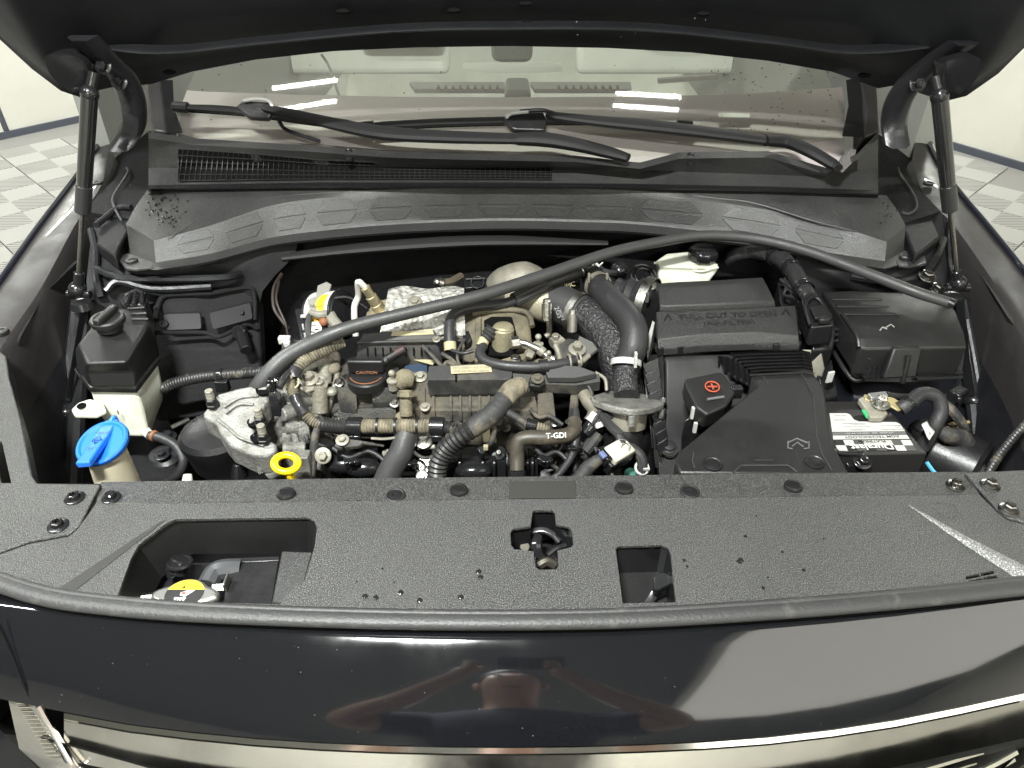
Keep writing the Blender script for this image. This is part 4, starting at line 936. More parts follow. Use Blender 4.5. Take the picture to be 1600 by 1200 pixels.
bm = NB(); rw = [[p - (p - P(180, 560, .9)) * .04 + V((0, 0, -.003)) for p in PS(*tC_)], PS((148, 622, .86), (160, 600, .86), (190, 570, .86), (244, 560, .86), (253, 600, .86), (222, 640, .86), (150, 640, .86)),
   PS((158, 650, .82), (170, 620, .82), (200, 600, .82), (246, 590, .82), (254, 625, .82), (230, 672, .82), (172, 668, .82)), PS((190, 672, .805), (195, 640, .8), (205, 620, .8), (240, 615, .8), (247, 640, .8), (236, 684, .805), (205, 684, .805))]
loft(bm, rw, True, True, True); fin('tank_base', bm, M['white'], TK, bevel=.006, bseg=3)
bm = NB(); prism(bm, roundp(PS((111, 640, .868), (122, 629, .874), (140, 623, .878), (160, 628, .876), (166, 642, .868), (150, 650, .864), (116, 649, .864)), .2), .006); tb = fin('mount_ear', bm, M['white'], TK, bevel=.0015)
bm = NB(); flat_disc(bm, P(127, 633, .8745), .0075, .0015); fin('bolt', bm, M['void'], tb)
bm = NB(); cyl(bm, P(226, 672, .815), P(237, 683, .81), .009, .007); fin('outlet_spout', bm, M['white'], TK)
bm = NB(); box(bm, P(186, 642, .8625) + V((0, -.004, 0)), (.0016, .002, .008)); fin('level_mark', bm, M['inkg'], TK)
# neck block and bars at the back
bm = NB(); prism(bm, PS((192, 478, .975), (226, 476, .975), (231, 466, .98), (222, 455, .985), (200, 456, .985), (186, 470, .98)), .04); nb = fin('neck_block', bm, M['plast'], TK, bevel=.003)
bm = NB()
for l in ([(196, 476, .98), (204, 458, .989)], [(209, 476, .98), (212, 456, .99)], [(222, 475, .98), (222, 457, .989)], [(196, 461, .986), (212, 454, .99), (228, 460, .985)]): tube(bm, PS(*l), .0035, 6, 1)
fin('neck_rib', bm, M['gloss'], nb)
for l in ([(200, 482, .973), (226, 480, .971)], [(204, 490, .971), (229, 489, .968)], [(205, 498, .969), (231, 498, .965)]):
    bm = NB(); tube(bm, PS(*l), .0025, 6, 1); fin('top_rib', bm, M['plast'], TT)
c = P(171, 508, .978); 
bm = NB(); lathe(bm, c - UP * .006, UP, [(.021, 0), (.021, .01), (.0265, .011), (.0275, .0135), (.0275, .019), (.0255, .0215), (.021, .0215), (.020, .0195)], 30); cp_ = fin('cap', bm, M['fine'], TK)
xd = (P(188, 488, .99) - P(154, 518, .99)).normalized()
bm = NB(); Rm = Matrix((xd, UP.cross(xd), UP)).transposed(); box(bm, c + UP * .0195, (.054, .0125, .011), Rm); br = fin('cap_bar', bm, M['fine'], cp_, bevel=.0025)
text(cp_, 'CAUTION', c + UP * .0252, xd, UP.cross(xd), .0075, M['plast'], .0005)
HS = thing('coolant_hose', 'short black rubber hose curling from the tank outlet', 'hose', P(270, 700, .75))
bm = NB(); tube(bm, PS((232, 681, .812), (252, 684, .81), (275, 697, .80), (286, 718, .785), (280, 738, .765), (262, 752, .75)), .0085, 12); fin('hose_body', bm, M['rubber'], HS)
bm = NB(); a, b = P(238, 680, .813), P(243, 682, .812); cyl(bm, a, b, .0098); fin('red_band', bm, M['orange'], HS)

# ---- washer filler
WF = thing('washer_filler', 'blue oval washer cap on a cream filler neck', 'washer cap', P(175, 755, .9))
bm = NB(); rw = []
for (u, v, z, rx, ry) in ((166, 705, .955, .026, .022), (172, 722, .935, .027, .024), (186, 760, .89, .029, .026), (196, 790, .85, .031, .028)):
    rw.append(circ(P(u, v, z), 1, 24, sx=rx, sy=ry))
loft(bm, rw, True, True, True); fin('filler_neck', bm, M['cream'], WF)
c = P(160, 692, .966); ax = V((-.12, -.28, .95)).normalized()
bm = NB(); lathe(bm, c - ax * .006, ax, [(.026, -.004), (.034, 0), (.0358, .003), (.0358, .0075), (.034, .0095), (.031, .0095), (.0285, .0072), (.012, .0072)], 40); cap = fin('cap', bm, M['blue'], WF)
xd = (P(180, 664, .97) - P(144, 716, .97)).normalized(); yd_ = ax.cross(xd); Rm = Matrix((xd, yd_, xd.cross(yd_))).transposed()
bm = NB(); box(bm, c + ax * .005 - xd * .004, (.090, .020, .0095), Rm); bar = fin('cap_bar', bm, M['blue'], cap, bevel=.002)
bm = NB(); box(bm, c + ax * .006 + xd * .042, (.014, .008, .012), Rm); fin('hinge', bm, M['blue'], bar, bevel=.002)
tx = (P(180, 690, .97) - P(140, 690, .97)).normalized(); ty = V((0, 1, .25)); o = c + ax * .0102 - xd * .004
R2 = lambda f: o + xd * f
text(bar, 'WASHER', R2(.016), tx, ty, .0055, M['bluedk'], .0004); text(bar, 'ONLY', R2(-.016), tx, ty, .0055, M['bluedk'], .0004)
bm = NB()
for k in (-1, 0, 1): tube(bm, [R2(-.006) + V((k * .001, 0, 0)), R2(0) + V((k * .004, .003, .001))], .0005, 5, 1)
ring(bm, R2(0), ax, .0065, .0005, 16, 4); fin('washer_symbol', bm, M['bluedk'], bar)

# ---- brake fluid reservoir
BR = thing('brake_fluid_reservoir', 'white brake fluid reservoir with black ribbed cap behind the air filter box', 'fluid reservoir', P(1070, 440, .9))
bm = NB(); loft(bm, [PS((1024, 408, .965), (1042, 396, .968), (1085, 392, .97), (1122, 412, .965), (1118, 420, .962), (1030, 416, .963)), PS((1024, 412, .955), (1040, 400, .955), (1085, 398, .955), (1124, 417, .955), (1120, 424, .953), (1029, 422, .953)),
    PS((1026, 440, .93), (1040, 415, .93), (1085, 412, .93), (1112, 425, .93), (1104, 446, .93), (1030, 450, .93)), PS((1024, 462, .90), (1040, 430, .90), (1085, 430, .90), (1108, 445, .90), (1098, 470, .90), (1030, 470, .90))], True, True, True); rb = fin('tank', bm, M['white'], BR, bevel=.004, bseg=3)
bm = NB(); tube(bm, PS((1022, 411, .962), (1060, 414, .957), (1092, 424, .955), (1122, 418, .96)), .0025, 6); fin('tank_flange', bm, M['white'], rb)
c = P(1100, 392, .985); bm = NB(); lathe(bm, c - UP * .016, UP, [(.026, 0), (.0285, .004), (.0285, .016), (.026, .020), (.0225, .022), (.004, .022)], 48, lobes=(9, .035)); bc = fin('cap', bm, M['gloss'], BR, bevel=.0008)
for i, s in enumerate(('WARNING CLEAN', 'FILLER CAP BEFORE', 'REMOVING USE ONLY', 'DOT 4 FLUID')): text(bc, s, c + UP * .0064 + V((0, .010 - .006 * i, 0)), (1, 0, 0), (0, 1, 0), .0042, M['plast'], .0003)

# ================================================================ AIR FILTER BOX
AF = thing('air_filter_box', 'black air filter box with pull flap and embossed lettering', 'air filter box', P(1130, 600, .75))
def shellobj(name, rws, dz, m, par, bevel=0, sm=35, **k):
    bm = NB(); shell(bm, [PS(*r) for r in rws], dz); return fin(name, bm, m, par, bevel=bevel, sm=sm, **k)
LIDr = [[(1022, 443, .99), (1060, 440, .992), (1130, 437, .993), (1192, 433, .992)], [(1028, 452, .996), (1060, 450, .998), (1130, 447, .998), (1198, 444, .996)],
        [(1031, 478, .988), (1060, 477, .99), (1130, 474, .99), (1211, 470, .988)], [(1032, 490, .975), (1060, 489, .977), (1130, 486, .977), (1213, 482, .975)]]
LID = shellobj('lid_hump', LIDr, .08, M['lidp'], AF, .003)
bm = NB(); loft(bm, [PS((1022, 444, .989), (1012, 470, .965), (1006, 500, .945), (1012, 520, .93)), PS((1030, 455, .995), (1028, 480, .986), (1026, 500, .96), (1030, 530, .94))]); fin('lid_side', bm, M['plast'], AF)
FLr = [[(1025, 487, .982), (1100, 485, .984), (1180, 481, .984), (1243, 477, .982)], [(1027, 512, .975), (1100, 510, .977), (1180, 507, .977), (1246, 503, .975)],
       [(1028, 530, .969), (1100, 522, .973), (1180, 519, .973), (1248, 524, .969)], [(1029, 546, .955), (1100, 540, .957), (1180, 537, .957), (1250, 539, .955)]]
FLAP = shellobj('pull_flap', FLr, .012, M['lidp'], AF, .0015)
a, b = P(1060, 490, .983), P(1215, 484, .983); xd = (b - a).normalized(); yd2 = P(1137, 485, .984) - P(1139, 512, .977)
text(FLAP, 'PULL OUT TO OPEN', P(1138, 493, .9825), xd, yd2, .0172, M['plast'], .0012, bold=.006, sx=1.06)
text(FLAP, '(AIR FILTER)', P(1139, 505, .9800), xd, yd2, .0155, M['plast'], .0012, bold=.006, sx=1.06)
bm = NB()
for u, v in ((1044, 496), (1228, 488)):
    t = PS((u, v - 5, .982), (u + 6, v + 4, .98), (u - 6, v + 4, .98)); tube(bm, [t[0], t[1]], .0008, 5, 1); tube(bm, [t[0], t[2]], .0008, 5, 1)
fin('arrow_mark', bm, M['plast'], FLAP)
for u, v in ((1032, 548), (1062, 546), (1212, 543), (1245, 540)):
    bm = NB(); box(bm, P(u, v, .95), (.010, .008, .016)); fin('flap_clip', bm, M['plast'], AF, bevel=.001)
# lower body
BO = [[(1036, 556, .945), (1090, 553, .945), (1180, 551, .945), (1262, 548, .945)], [(1040, 566, .94), (1090, 563, .94), (1180, 561, .94), (1268, 558, .94)], [(1040, 640, .875), (1090, 640, .875), (1180, 640, .875), (1280, 640, .875)], [(1034, 735, .80), (1090, 735, .80), (1180, 735, .80), (1290, 735, .80)]]
BODY = shellobj('filter_body', BO, .06, M['fine'], AF, .004)
bm = NB(); loft(bm, [PS((1012, 555, .93), (1008, 600, .9), (1016, 660, .86), (1024, 730, .80)), PS((1036, 553, .945), (1038, 600, .91), (1036, 660, .865), (1034, 735, .80))]); fin('body_side', bm, M['plast'], AF)
for k in range(9):
    v = 562 + k * 15.5; z = .937 - k * .0125; u0 = 1006 + k * 2.6
    bm = NB(); a = PS((u0, v + 9, z - .006), (u0 + 24 - k * .8, v - 2, z + .004), (u0 + 26 - k * .8, v + 20, z - .016), (u0 + 6, v + 26, z - .022)); prism(bm, [p + V((-.004, -.010, .008)) for p in a], V((.0, .004, -.0035))); fin('body_fin', bm, M['plast'], AF, bevel=.0008)
for k in range(2):
    bm = NB(); tube(bm, PS((1006 + 12 * k, 566 - k * 2, .94), (1010 + 7 * k, 610, .90), (1016 + 6 * k, 660, .865), (1020 + 5 * k, 700, .83)), .0018, 5); fin('body_rib', bm, M['plast'], AF)
bm = NB(); prism(bm, PS((1008, 540, .94), (1020, 500, .955), (1023, 503, .955), (1012, 560, .93)), V((.004, .004, -.02))); fin('side_label', bm, M['gpaper'], AF)
bm = NB(); prism(bm, roundp(PS((1026, 680, .83), (1060, 672, .835), (1062, 700, .82), (1064, 745, .80), (1030, 745, .80)), .1), .02); ft_ = fin('mount_foot', bm, M['fine'], AF, bevel=.002)
bm = NB(); lathe(bm, P(1045, 700, .829), (0, -.2, 1), [(.014, 0), (.014, .003), (.010, .004), (.010, .008), (.004, .010)], 22); fin('grommet', bm, M['rubber'], ft_)
bm = NB(); bands(bm, P(1045, 702, .829), (0, -.2, 1), .0125, .004, .002); fin('sleeve', bm, M['steel'], ft_)

# ---- intake duct with folded bellows
DU = thing('intake_duct', 'flat black air intake duct with folded bellows and two round buttons', 'air duct', P(1190, 680, .9))
dz = .966
D1 = [(1174, 586), (1258, 581), (1272, 584), (1288, 604), (1293, 640), (1297, 682), (1312, 712), (1328, 741), (1062, 739), (1055, 720), (1060, 706), (1120, 656), (1182, 604)]
bm = NB(); prism(bm, [P(u, v, dz - (v - 582) / 160 * .012) for u, v in D1], .035); DP = fin('duct_plate', bm, M['fine'], DU, bevel=.0035)
zz = lambda v: dz - (v - 582) / 160 * .012 + .0006
for l, r in (([(1252, 584), (1271, 618), (1276, 680), (1284, 708), (1300, 735)], .0008), ([(1193, 588), (1200, 602)], .0008), ([(1084, 706), (1082, 720), (1086, 732)], .0008), ([(1146, 738), (1158, 727), (1232, 727), (1246, 738)], .0011), ([(1178, 719), (1208, 719)], .0006)):
    bm = NB(); tube(bm, [P(u, v, zz(v)) for u, v in l], r, 5, 1); fin('plate_ridge', bm, M['rubgrey'], DP)
for l, r in (([(1230, 692), (1245, 685), (1262, 692)], .0011), ([(1232, 689), (1231, 700), (1238, 701)], .0009), ([(1264, 690), (1264, 700), (1256, 701)], .0009), ([(1238, 697), (1246, 691), (1255, 698)], .0009)):
    bm = NB(); tube(bm, [P(u, v, zz(v)) for u, v in l], r, 5, 1); fin('arrow_mark', bm, mat('pale_mark', (.12, .12, .12), .4), DP)  # marks in a paler tone than the plate
for u, v in ((1113, 727), (1272, 724)):
    bm = NB(); lathe(bm, P(u, v, zz(v) - .002), UP, [(.0135, 0), (.0135, .0035), (.0115, .0042), (.0105, .0032), (.0085, .003), (.0078, .0042), (.003, .0045)], 26); fin('round_button', bm, M['plast'], DP)
prof = lambda i: .006 * (i % 2)
bm = NB(); rows = []
for i in range(13):
    f = i / 12; v0 = 551 + 31 * f; rows.append([P(1138 - 12 * math.sin(f * 1.5) * 0 + 34 * f, v0 + 4, .935 + .02 * f - prof(i)), P(1142 + 33 * f, v0, .952 + .014 * f - prof(i)), P(1180 + 12 * f, v0 - 2, .956 + .012 * f - prof(i)), P(1254 + 2 * f, v0 - 4, .956 + .012 * f - prof(i)), P(1266 + 5 * f, v0 - 1, .94 + .02 * f - prof(i))])
loft(bm, rows); BL = fin('bellows', bm, M['plast'], DU, sm=10)
bm = NB(); rows = []
for i in range(13):
    f = i / 12; rows.append([P(1122 + 52 * f, 556 + 32 * f - 10 * math.sin(f * 3), .953 + .012 * f - prof(i)), P(1122 + 56 * f, 575 + 32 * f, .93 + .012 * f - prof(i)), P(1124 + 54 * f, 590 + 20 * f, .90 - prof(i))])
loft(bm, rows); fin('bellows_side', bm, M['plast'], BL, sm=10)
bm = NB(); tube(bm, PS((1172, 586, .968), (1258, 582, .968), (1272, 584, .967)), .002, 8, 1); fin('bellows_lip', bm, M['plast'], DP)

# ---- red plus terminal cover
RP = thing('jump_terminal_cover', 'black terminal cover with orange red plus in a circle', 'terminal cover', P(1110, 620, .9))
bm = NB(); prism(bm, roundp(PS((1070, 592, .955), (1128, 580, .958), (1150, 612, .952), (1136, 634, .948), (1104, 648, .942), (1088, 636, .945), (1072, 604, .952)), .18), V((0, .004, -.03))); rp = fin('cover', bm, M['fine'], RP, bevel=.003)
n = V((0, -.2, 1)); c = P(1113, 604, .9575)
bm = NB(); ring(bm, c, n, .0105, .0011, 26, 6); fin('red_ring', bm, M['red'], rp)
bm = NB(); box(bm, c, (.015, .0022, .0012)); box(bm, c + V((0, 0, .0003)), (.0022, .015, .0012)); fin('red_plus', bm, M['red'], rp)
bm = NB(); tube(bm, PS((1105, 624, .951), (1131, 620, .951)), .0022, 8, 1); fin('catch_lip', bm, mat('pale_mark', (.12, .12, .12), .4), rp)  # lip in a paler tone than the cover
bm = NB(); prism(bm, PS((1068, 660, .90), (1086, 640, .91), (1110, 650, .90), (1098, 690, .86), (1066, 690, .86)), .03); fin('terminal_box', bm, M['gloss'], RP, bevel=.002)
bm = NB(); box(bm, P(1082, 645, .93), (.004, .006, .02)); box(bm, P(1086, 668, .91), (.005, .005, .018)); fin('white_tab', bm, M['wpaper'], RP)
bm = NB(); box(bm, P(1150, 612, .945), (.018, .012, .02)); fin('cover_hinge', bm, M['gloss'], RP, bevel=.002)

# ================================================================ ECU PLUG AND LOOM
EC = thing('control_unit_plug', 'tall black control unit connector with lever lock fed by taped loom', 'connector', P(1285, 520, .88))
bm = NB(); prism(bm, PS((1262, 512, .955), (1308, 508, .955), (1302, 545, .93), (1270, 548, .93)), .08); eb = fin('socket', bm, M['gloss'], EC, bevel=.003)
for k in range(3):
    bm = NB(); tube(bm, PS((1262, 518 + k * 9, .95 - k * .008), (1309, 514 + k * 9, .95 - k * .008)), .003, 6, 1); fin('socket_rib', bm, M['gloss'], eb)
bm = NB(); prism(bm, roundp(PS((1252, 462, 1.0), (1280, 458, 1.0), (1300, 490, .988), (1303, 508, .98), (1268, 512, .98), (1256, 480, .993)), .12), .035); pl = fin('plug', bm, M['gloss'], EC, bevel=.004)
bm = NB(); tube(bm, PS((1266, 508, .984), (1258, 480, .998), (1266, 466, 1.003), (1280, 468, 1.0), (1298, 500, .986)), .003, 8, 3); fin('lock_lever', bm, M['plast'], pl)
bm = NB(); box(bm, P(1286, 500, .988), (.018, .014, .01)); fin('lock_tab', bm, M['plast'], pl, bevel=.002)
bm = NB(); prism(bm, roundp(PS((1266, 478, 1.001), (1286, 476, 1.0), (1296, 492, .994), (1274, 497, .994)), .15), .006); fin('plug_badge', bm, M['plast'], pl, bevel=.001)
bm = NB(); prism(bm, PS((1215, 440, .97), (1240, 425, .97), (1262, 470, .955), (1262, 520, .93), (1248, 520, .93), (1220, 470, .95)), .08); fin('side_socket', bm, M['gloss'], EC, bevel=.004)
bm = NB(); wires(bm, P(1222, 438, .985), P(1250, 470, .98), 7, .0028, .0, .012); tag(fin('wire', bm, M['tapeg'], EC), kind='stuff')
bm = NB(); prism(bm, PS((1252, 545, .93), (1284, 545, .93), (1290, 575, .90), (1270, 590, .88), (1258, 570, .9)), .03); fin('bracket', bm, M['castw'], EC, bevel=.003)
bm = NB(); box(bm, P(1297, 589, .90), (.012, .004, .022), Matrix.Rotation(.3, 3, 'Z')); fin('white_tag', bm, M['wpaper'], EC, bevel=.001)
bm = NB(); prism(bm, PS((1272, 570, .9), (1300, 560, .9), (1310, 620, .85), (1290, 625, .85)), .03); fin('lower_bracket', bm, M['gloss'], EC, bevel=.002)
LM = thing('engine_loom', 'black taped wiring loom arching down into the control unit plug', 'wiring loom', P(1200, 400, .95))
bm = NB(); tube(bm, PS((1140, 408, .955), (1150, 398, .975), (1180, 392, .99), (1215, 402, .998), (1240, 425, 1.0), (1254, 450, 1.0), (1266, 466, .998)), [.012, .0135, .016, .0165, .016, .015, .013], 14, 8, rough=.035); fin('taped_run', bm, M['tapeg'], LM, sm=60)
for i, (u, v, z) in enumerate(((1212, 400, .999), (1236, 420, 1.0), (1256, 452, 1.0))):
    bm = NB(); t = (P(u + 8, v + 10, z) - P(u, v, z)); bands(bm, P(u, v, z), t, .0168, .012, .0012); fin('tape_wrap', bm, M['gloss'], LM)

# ================================================================ FUSE BOX
FB = thing('fuse_box', 'black fuse box with ribbed lid, front latch and lightning mark', 'fuse box', P(1400, 560, .8))
FZ = [[(1284, 456, .975), (1330, 454, .978), (1420, 458, .978), (1478, 470, .976)], [(1296, 470, .978), (1340, 470, .981), (1420, 474, .981), (1494, 486, .978)],
      [(1338, 530, .966), (1352, 528, .968), (1420, 524, .969), (1507, 520, .967)], [(1344, 544, .956), (1356, 545, .957), (1420, 544, .957), (1511, 543, .956)]]
LD = shellobj('lid', FZ, .05, M['fine'], FB, .003)
for l in ([(1300, 468, .981), (1378, 468, .981)], [(1307, 479, .9795), (1388, 479, .979)], [(1316, 491, .977), (1398, 491, .977), (1404, 496, .976)]):
    bm = NB(); tube(bm, PS(*l), .0024, 8, 1); fin('lid_rib', bm, M['fine'], LD)
bm = NB(); tube(bm, PS((1316, 491, .977), (1338, 524, .9705), (1342, 542, .959)), .0035, 8, 3); fin('lid_edge', bm, M['fine'], LD)
bm = NB()
for l in ([(1375, 516), (1379, 511), (1386, 514)], [(1385, 511), (1392, 507), (1397, 511)], [(1398, 503), (1408, 499), (1415, 505)]): tube(bm, [P(u, v, .9725) for u, v in l], .0012, 6, 1)
fin('lightning_mark', bm, mat('pale_mark2', (.3, .3, .28), .5), LD)  # mark in a pale grey tone
FR_ = [[(1300, 490, .945), (1330, 545, .93), (1344, 546, .93), (1420, 546, .93), (1508, 545, .93)], [(1298, 510, .925), (1330, 580, .895), (1350, 584, .89), (1420, 585, .89), (1503, 580, .893)], [(1296, 520, .91), (1328, 590, .885), (1350, 596, .88), (1420, 597, .88), (1504, 592, .883)]]
bm = NB(); loft(bm, [PS(*r) for r in FR_]); fin('lid_skirt', bm, M['fine'], FB, sm=25)
for l, r in (([(1290, 528, .905), (1318, 575, .893), (1334, 594, .884), (1350, 592, .886)], .004), ([(1432, 584, .895), (1503, 582, .895)], .0035), ([(1432, 592, .889), (1503, 590, .889)], .003)):
    bm = NB(); tube(bm, PS(*l), r, 8, 4 if len(l) > 2 else 1); fin('skirt_rib', bm, M['fine'], FB)
bm = NB(); prism(bm, PS((1397, 544, .962), (1441, 543, .962), (1432, 590, .915), (1380, 592, .915)), V((0, .012, -.004))); LTc = fin('latch', bm, M['fine'], FB, bevel=.003)
bm = NB(); tube(bm, PS((1420, 556, .952), (1410, 598, .905)), .0045, 8, 1); fin('latch_rib', bm, M['fine'], LTc)
bm = NB(); prism(bm, PS((1352, 568, .925), (1388, 566, .925), (1384, 592, .9), (1348, 592, .9)), V((0, .015, 0))); gr = fin('grip', bm, M['gloss'], FB, bevel=.002)
for k in range(4):
    bm = NB(); tube(bm, PS((1358 + 8 * k, 574, .924), (1355 + 8 * k, 590, .906)), .0018, 6, 1); fin('grip_rib', bm, M['plast'], gr)
bm = NB(); tube(bm, PS((1356, 562, .935), (1362, 552, .942), (1376, 549, .944), (1390, 554, .94)), .003, 8); fin('grip_arch', bm, M['fine'], gr)
bm = NB(); prism(bm, PS((1310, 540, .88), (1510, 540, .88), (1505, 618, .83), (1335, 622, .83)), .08); fin('box_base', bm, mat('navy_black_plastic', (.012, .013, .02), .6), FB, bevel=.003)  # plain dark navy base colour

# ================================================================ BATTERY
BT = thing('car_battery', 'black car battery with white and checkered label, printing upside down', 'battery', P(1370, 690, .75))
zb = .905
bt = [P(1296, 718, zb), P(1452, 706, zb), P(1405, 652, zb), P(1392, 651, zb), P(1338, 620, zb), P(1262, 622, zb)]
ctr = [P(1292, 712, zb), P(1450, 708, zb)]
exd = (P(1449, 708, zb) - P(1300, 711, zb)).normalized(); eyd = UP.cross(exd)
o0 = P(1449, 708.5, zb)
def bp(x, y, h=0): return o0 - exd * x + eyd * y + UP * h      # x from the near corner inward, y away from the nose (metres)
LB, WBt = .19, .13
bm = NB(); prism(bm, [bp(0, 0), bp(LB, 0), bp(LB, WBt), bp(.012, WBt * .98), bp(.006, WBt * .55)], .05); CS = fin('case', bm, mat('battery_case', (.018, .017, .017), .42, grain=(500, .2, .001)), BT, bevel=.0015)
bm = NB(); prism(bm, [bp(-.001, .004, -.047), bp(LB, .004, -.047), bp(LB, .1, -.047), bp(-.001, .1, -.047)], .14); fin('lower_case', bm, M['dark'], BT)
def vfind(u, v): return P(u, v, zb)
def lab(nm, pts, m, h=.0006, t=.0004):
    bm = NB(); prism(bm, [P(u, v, zb) + UP * h for u, v in pts], t); return fin(nm, bm, m, CS)
lw = lab('label', [(1296, 646), (1322, 646), (1328, 648), (1334, 656), (1342, 659), (1400, 660), (1406, 663), (1414, 674), (1300, 675)], M['wpaper'])
lab('label_strip', [(1300, 676), (1415, 675), (1416, 679), (1301, 680)], mat('grey_print', (.12, .12, .12), .5))
lab('label', [(1301, 681), (1417, 680), (1421, 686), (1302, 687)], M['wpaper'])
ux = -exd; uy = -eyd
def btext(s, u, v, sz, m, bold=0, sx=1.0, nm='lettering'): return text(CS, s, P(u, v, zb) + UP * .0012, ux, uy, sz, m, .0003, nm, bold=bold, sx=sx)
# checker band: two rows
r_t = [(1302, 688), (1422, 687)]; 
for r in range(2):
    for k in range(8):
        f0, f1 = k / 8, (k + 1) / 8
        va, vb2 = 688 + r * 8.2, 688 + (r + 1) * 8.2
        xa = lambda f, v: 1302 + (v - 688) * .45 * (1 - f) + f * (120 + (v - 688) * .62)
        dk, gy, wh = M['ink'], mat('charcoal_print', (.07, .067, .063), .5), M['wpaper']
        m = ((dk, wh, gy, M['gpaper'], wh, M['gpaper'], gy, wh), (wh, dk, gy, dk, gy, dk, wh, gy))[r][k]
        lab('checker_square', [(xa(f0, va), va), (xa(f1, va), va - .0), (xa(f1, vb2), vb2), (xa(f0, vb2), vb2)], m, .0006)
btext('Duralast', 1362, 699, .0168, mat('bright_white_ink', (.8, .79, .75), .5), .012, 1.1, 'brand_lettering')
btext('PLATINUM', 1362, 690.5, .0075, M['ink'], .01, 1.15); btext('AGM TECHNOLOGY', 1362, 683.5, .0072, M['ink'], .01, 1.25)
btext('H7-AGM  850  1000 RC 94 AH', 1358, 677.6, .0038, M['wpaper'], .01, 1.5)
for (s, u, v, z) in (('NON-SPILLABLE', 1395, 672, .0042), ('WARNING', 1340, 672.5, .0042), ('FOR YOUR BATTERY', 1392, 666, .003), ('SHIELD EYES  NO SPARKS', 1340, 667.5, .003), ('READ MANUAL', 1340, 663.5, .003), ('KEEP AWAY', 1312, 650, .003), ('PB RETURN', 1312, 657, .003)): btext(s, u, v, z, M['inkg'], .005, 1.2)
bm = NB(); ring(bm, P(1402, 667, zb) + UP * .001, UP, .0028, .0003, 14, 4); fin('recycling_ring', bm, M['inkg'], CS)
lab('label_frame', [(1316, 662), (1350, 663), (1352, 663.6), (1316, 662.6)], M['inkg'], .0011, .0002)
# hold down strap and clamp in front
bm = NB(); tube(bm, PS((1302, 700, .912), (1312, 708, .908), (1335, 709, .905), (1354, 708, .9)), .0035, 8); bolt(bm, P(1347, 721, .895), (0, -.4, .9), .008); prism(bm, PS((1318, 716, .893), (1350, 712, .893), (1352, 730, .888), (1326, 728, .888)), .02); fin('carry_handle', bm, M['gloss'], BT, bevel=.001)
bm = NB(); tube(bm, PS((1298, 716, .93), (1312, 745, .91)), .005, 6, 1); fin('tray_edge', bm, M['plast'], BT)
bm = NB(); prism(bm, PS((1357, 742, .84), (1448, 738, .84), (1450, 745, .84), (1356, 750, .84)), .01); fin('battery_tray', bm, mat('dusty_tray', (.18, .16, .13), .7), BT)
bm = NB(); tube(bm, PS((1448, 722, .86), (1458, 736, .85), (1464, 742, .845)), .003, 6, 1); fin('vent_tube', bm, M['cyan'], BT)
# terminal clamp
TC = thing('battery_clamp', 'yellowed metal clamp with bolt and green flag on the battery post', 'battery clamp', P(1370, 635, .91))
bm = NB(); prism(bm, roundp(PS((1341, 622, .925), (1358, 615, .928), (1368, 622, .926), (1376, 632, .924), (1388, 645, .92), (1380, 652, .918), (1360, 652, .918), (1354, 640, .92)), .15), .01); tc_ = fin('clamp_body', bm, M['castw'], TC, bevel=.002)
bm = NB(); prism(bm, roundp(PS((1350, 616, .93), (1375, 618, .93), (1395, 621, .928), (1408, 628, .924), (1416, 638, .918), (1404, 641, .918), (1392, 634, .922), (1378, 630, .925), (1352, 624, .927)), .15), .003); fin('clamp_strap', bm, mat('yellow_zinc', (.6, .5, .26), .38, metal=.6), TC, bevel=.001)
bm = NB(); bolt(bm, P(1376, 632, .926), UP, .008, h=.012); cyl(bm, P(1374, 640, .922), P(1376, 625, .938), .0045); fin('clamp_bolt', bm, M['steel'], TC)
bm = NB(); prism(bm, PS((1347, 640, .918), (1358, 640, .918), (1362, 653, .914), (1354, 651, .914)), .003); fin('green_flag', bm, M['green'], TC)
bm = NB(); prism(bm, roundp(PS((1356, 614, .938), (1384, 611, .938), (1388, 618, .935), (1362, 622, .935)), .2), .006); fin('sensor_block', bm, mat('silver_tape', (.4, .4, .4), .3, metal=.7), TC, bevel=.002)
CB = thing('battery_cable', 'thick black battery cable with white tag looping off the terminal', 'cable', P(1460, 650, .85))
bm = NB(); tube(bm, PS((1406, 639, .918), (1420, 630, .926), (1440, 616, .93), (1462, 620, .925), (1470, 640, .908), (1462, 662, .888), (1452, 680, .868), (1440, 700, .845)), .0115, 14); cb = fin('cable_run', bm, M['rubber'], CB)
bm = NB(); a, b = P(1414, 634, .922), P(1424, 627, .928); cyl(bm, a, b, .013); fin('heat_shrink', bm, M['gloss'], cb)
bm = NB(); prism(bm, PS((1440, 664, .9), (1448, 660, .9), (1452, 668, .896), (1460, 676, .89), (1452, 688, .885), (1448, 682, .888), (1444, 672, .894)), V((.004, .006, -.002))); tg = fin('white_tag', bm, M['wpaper'], cb)
text(tg, 'E', P(1453, 677, .8925), exd, V((0, .6, .8)), .007, M['inkg'])
bm = NB(); tube(bm, PS((1384, 616, .93), (1400, 619, .925), (1425, 620, .92), (1450, 618, .91)), .005, 8); fin('sense_wire', bm, M['tapeg'], CB)
LO = thing('side_loom', 'cloth taped loom running down beside the battery cable', 'wiring loom', P(1500, 700, .8))
bm = NB(); tube(bm, PS((1462, 670, .87), (1480, 680, .865), (1500, 685, .855), (1515, 705, .835), (1524, 730, .81), (1530, 760, .79)), [.010, .013, .016, .015, .014, .013], 12, rough=.03); fin('taped_run', bm, M['tape'], LO, sm=60)
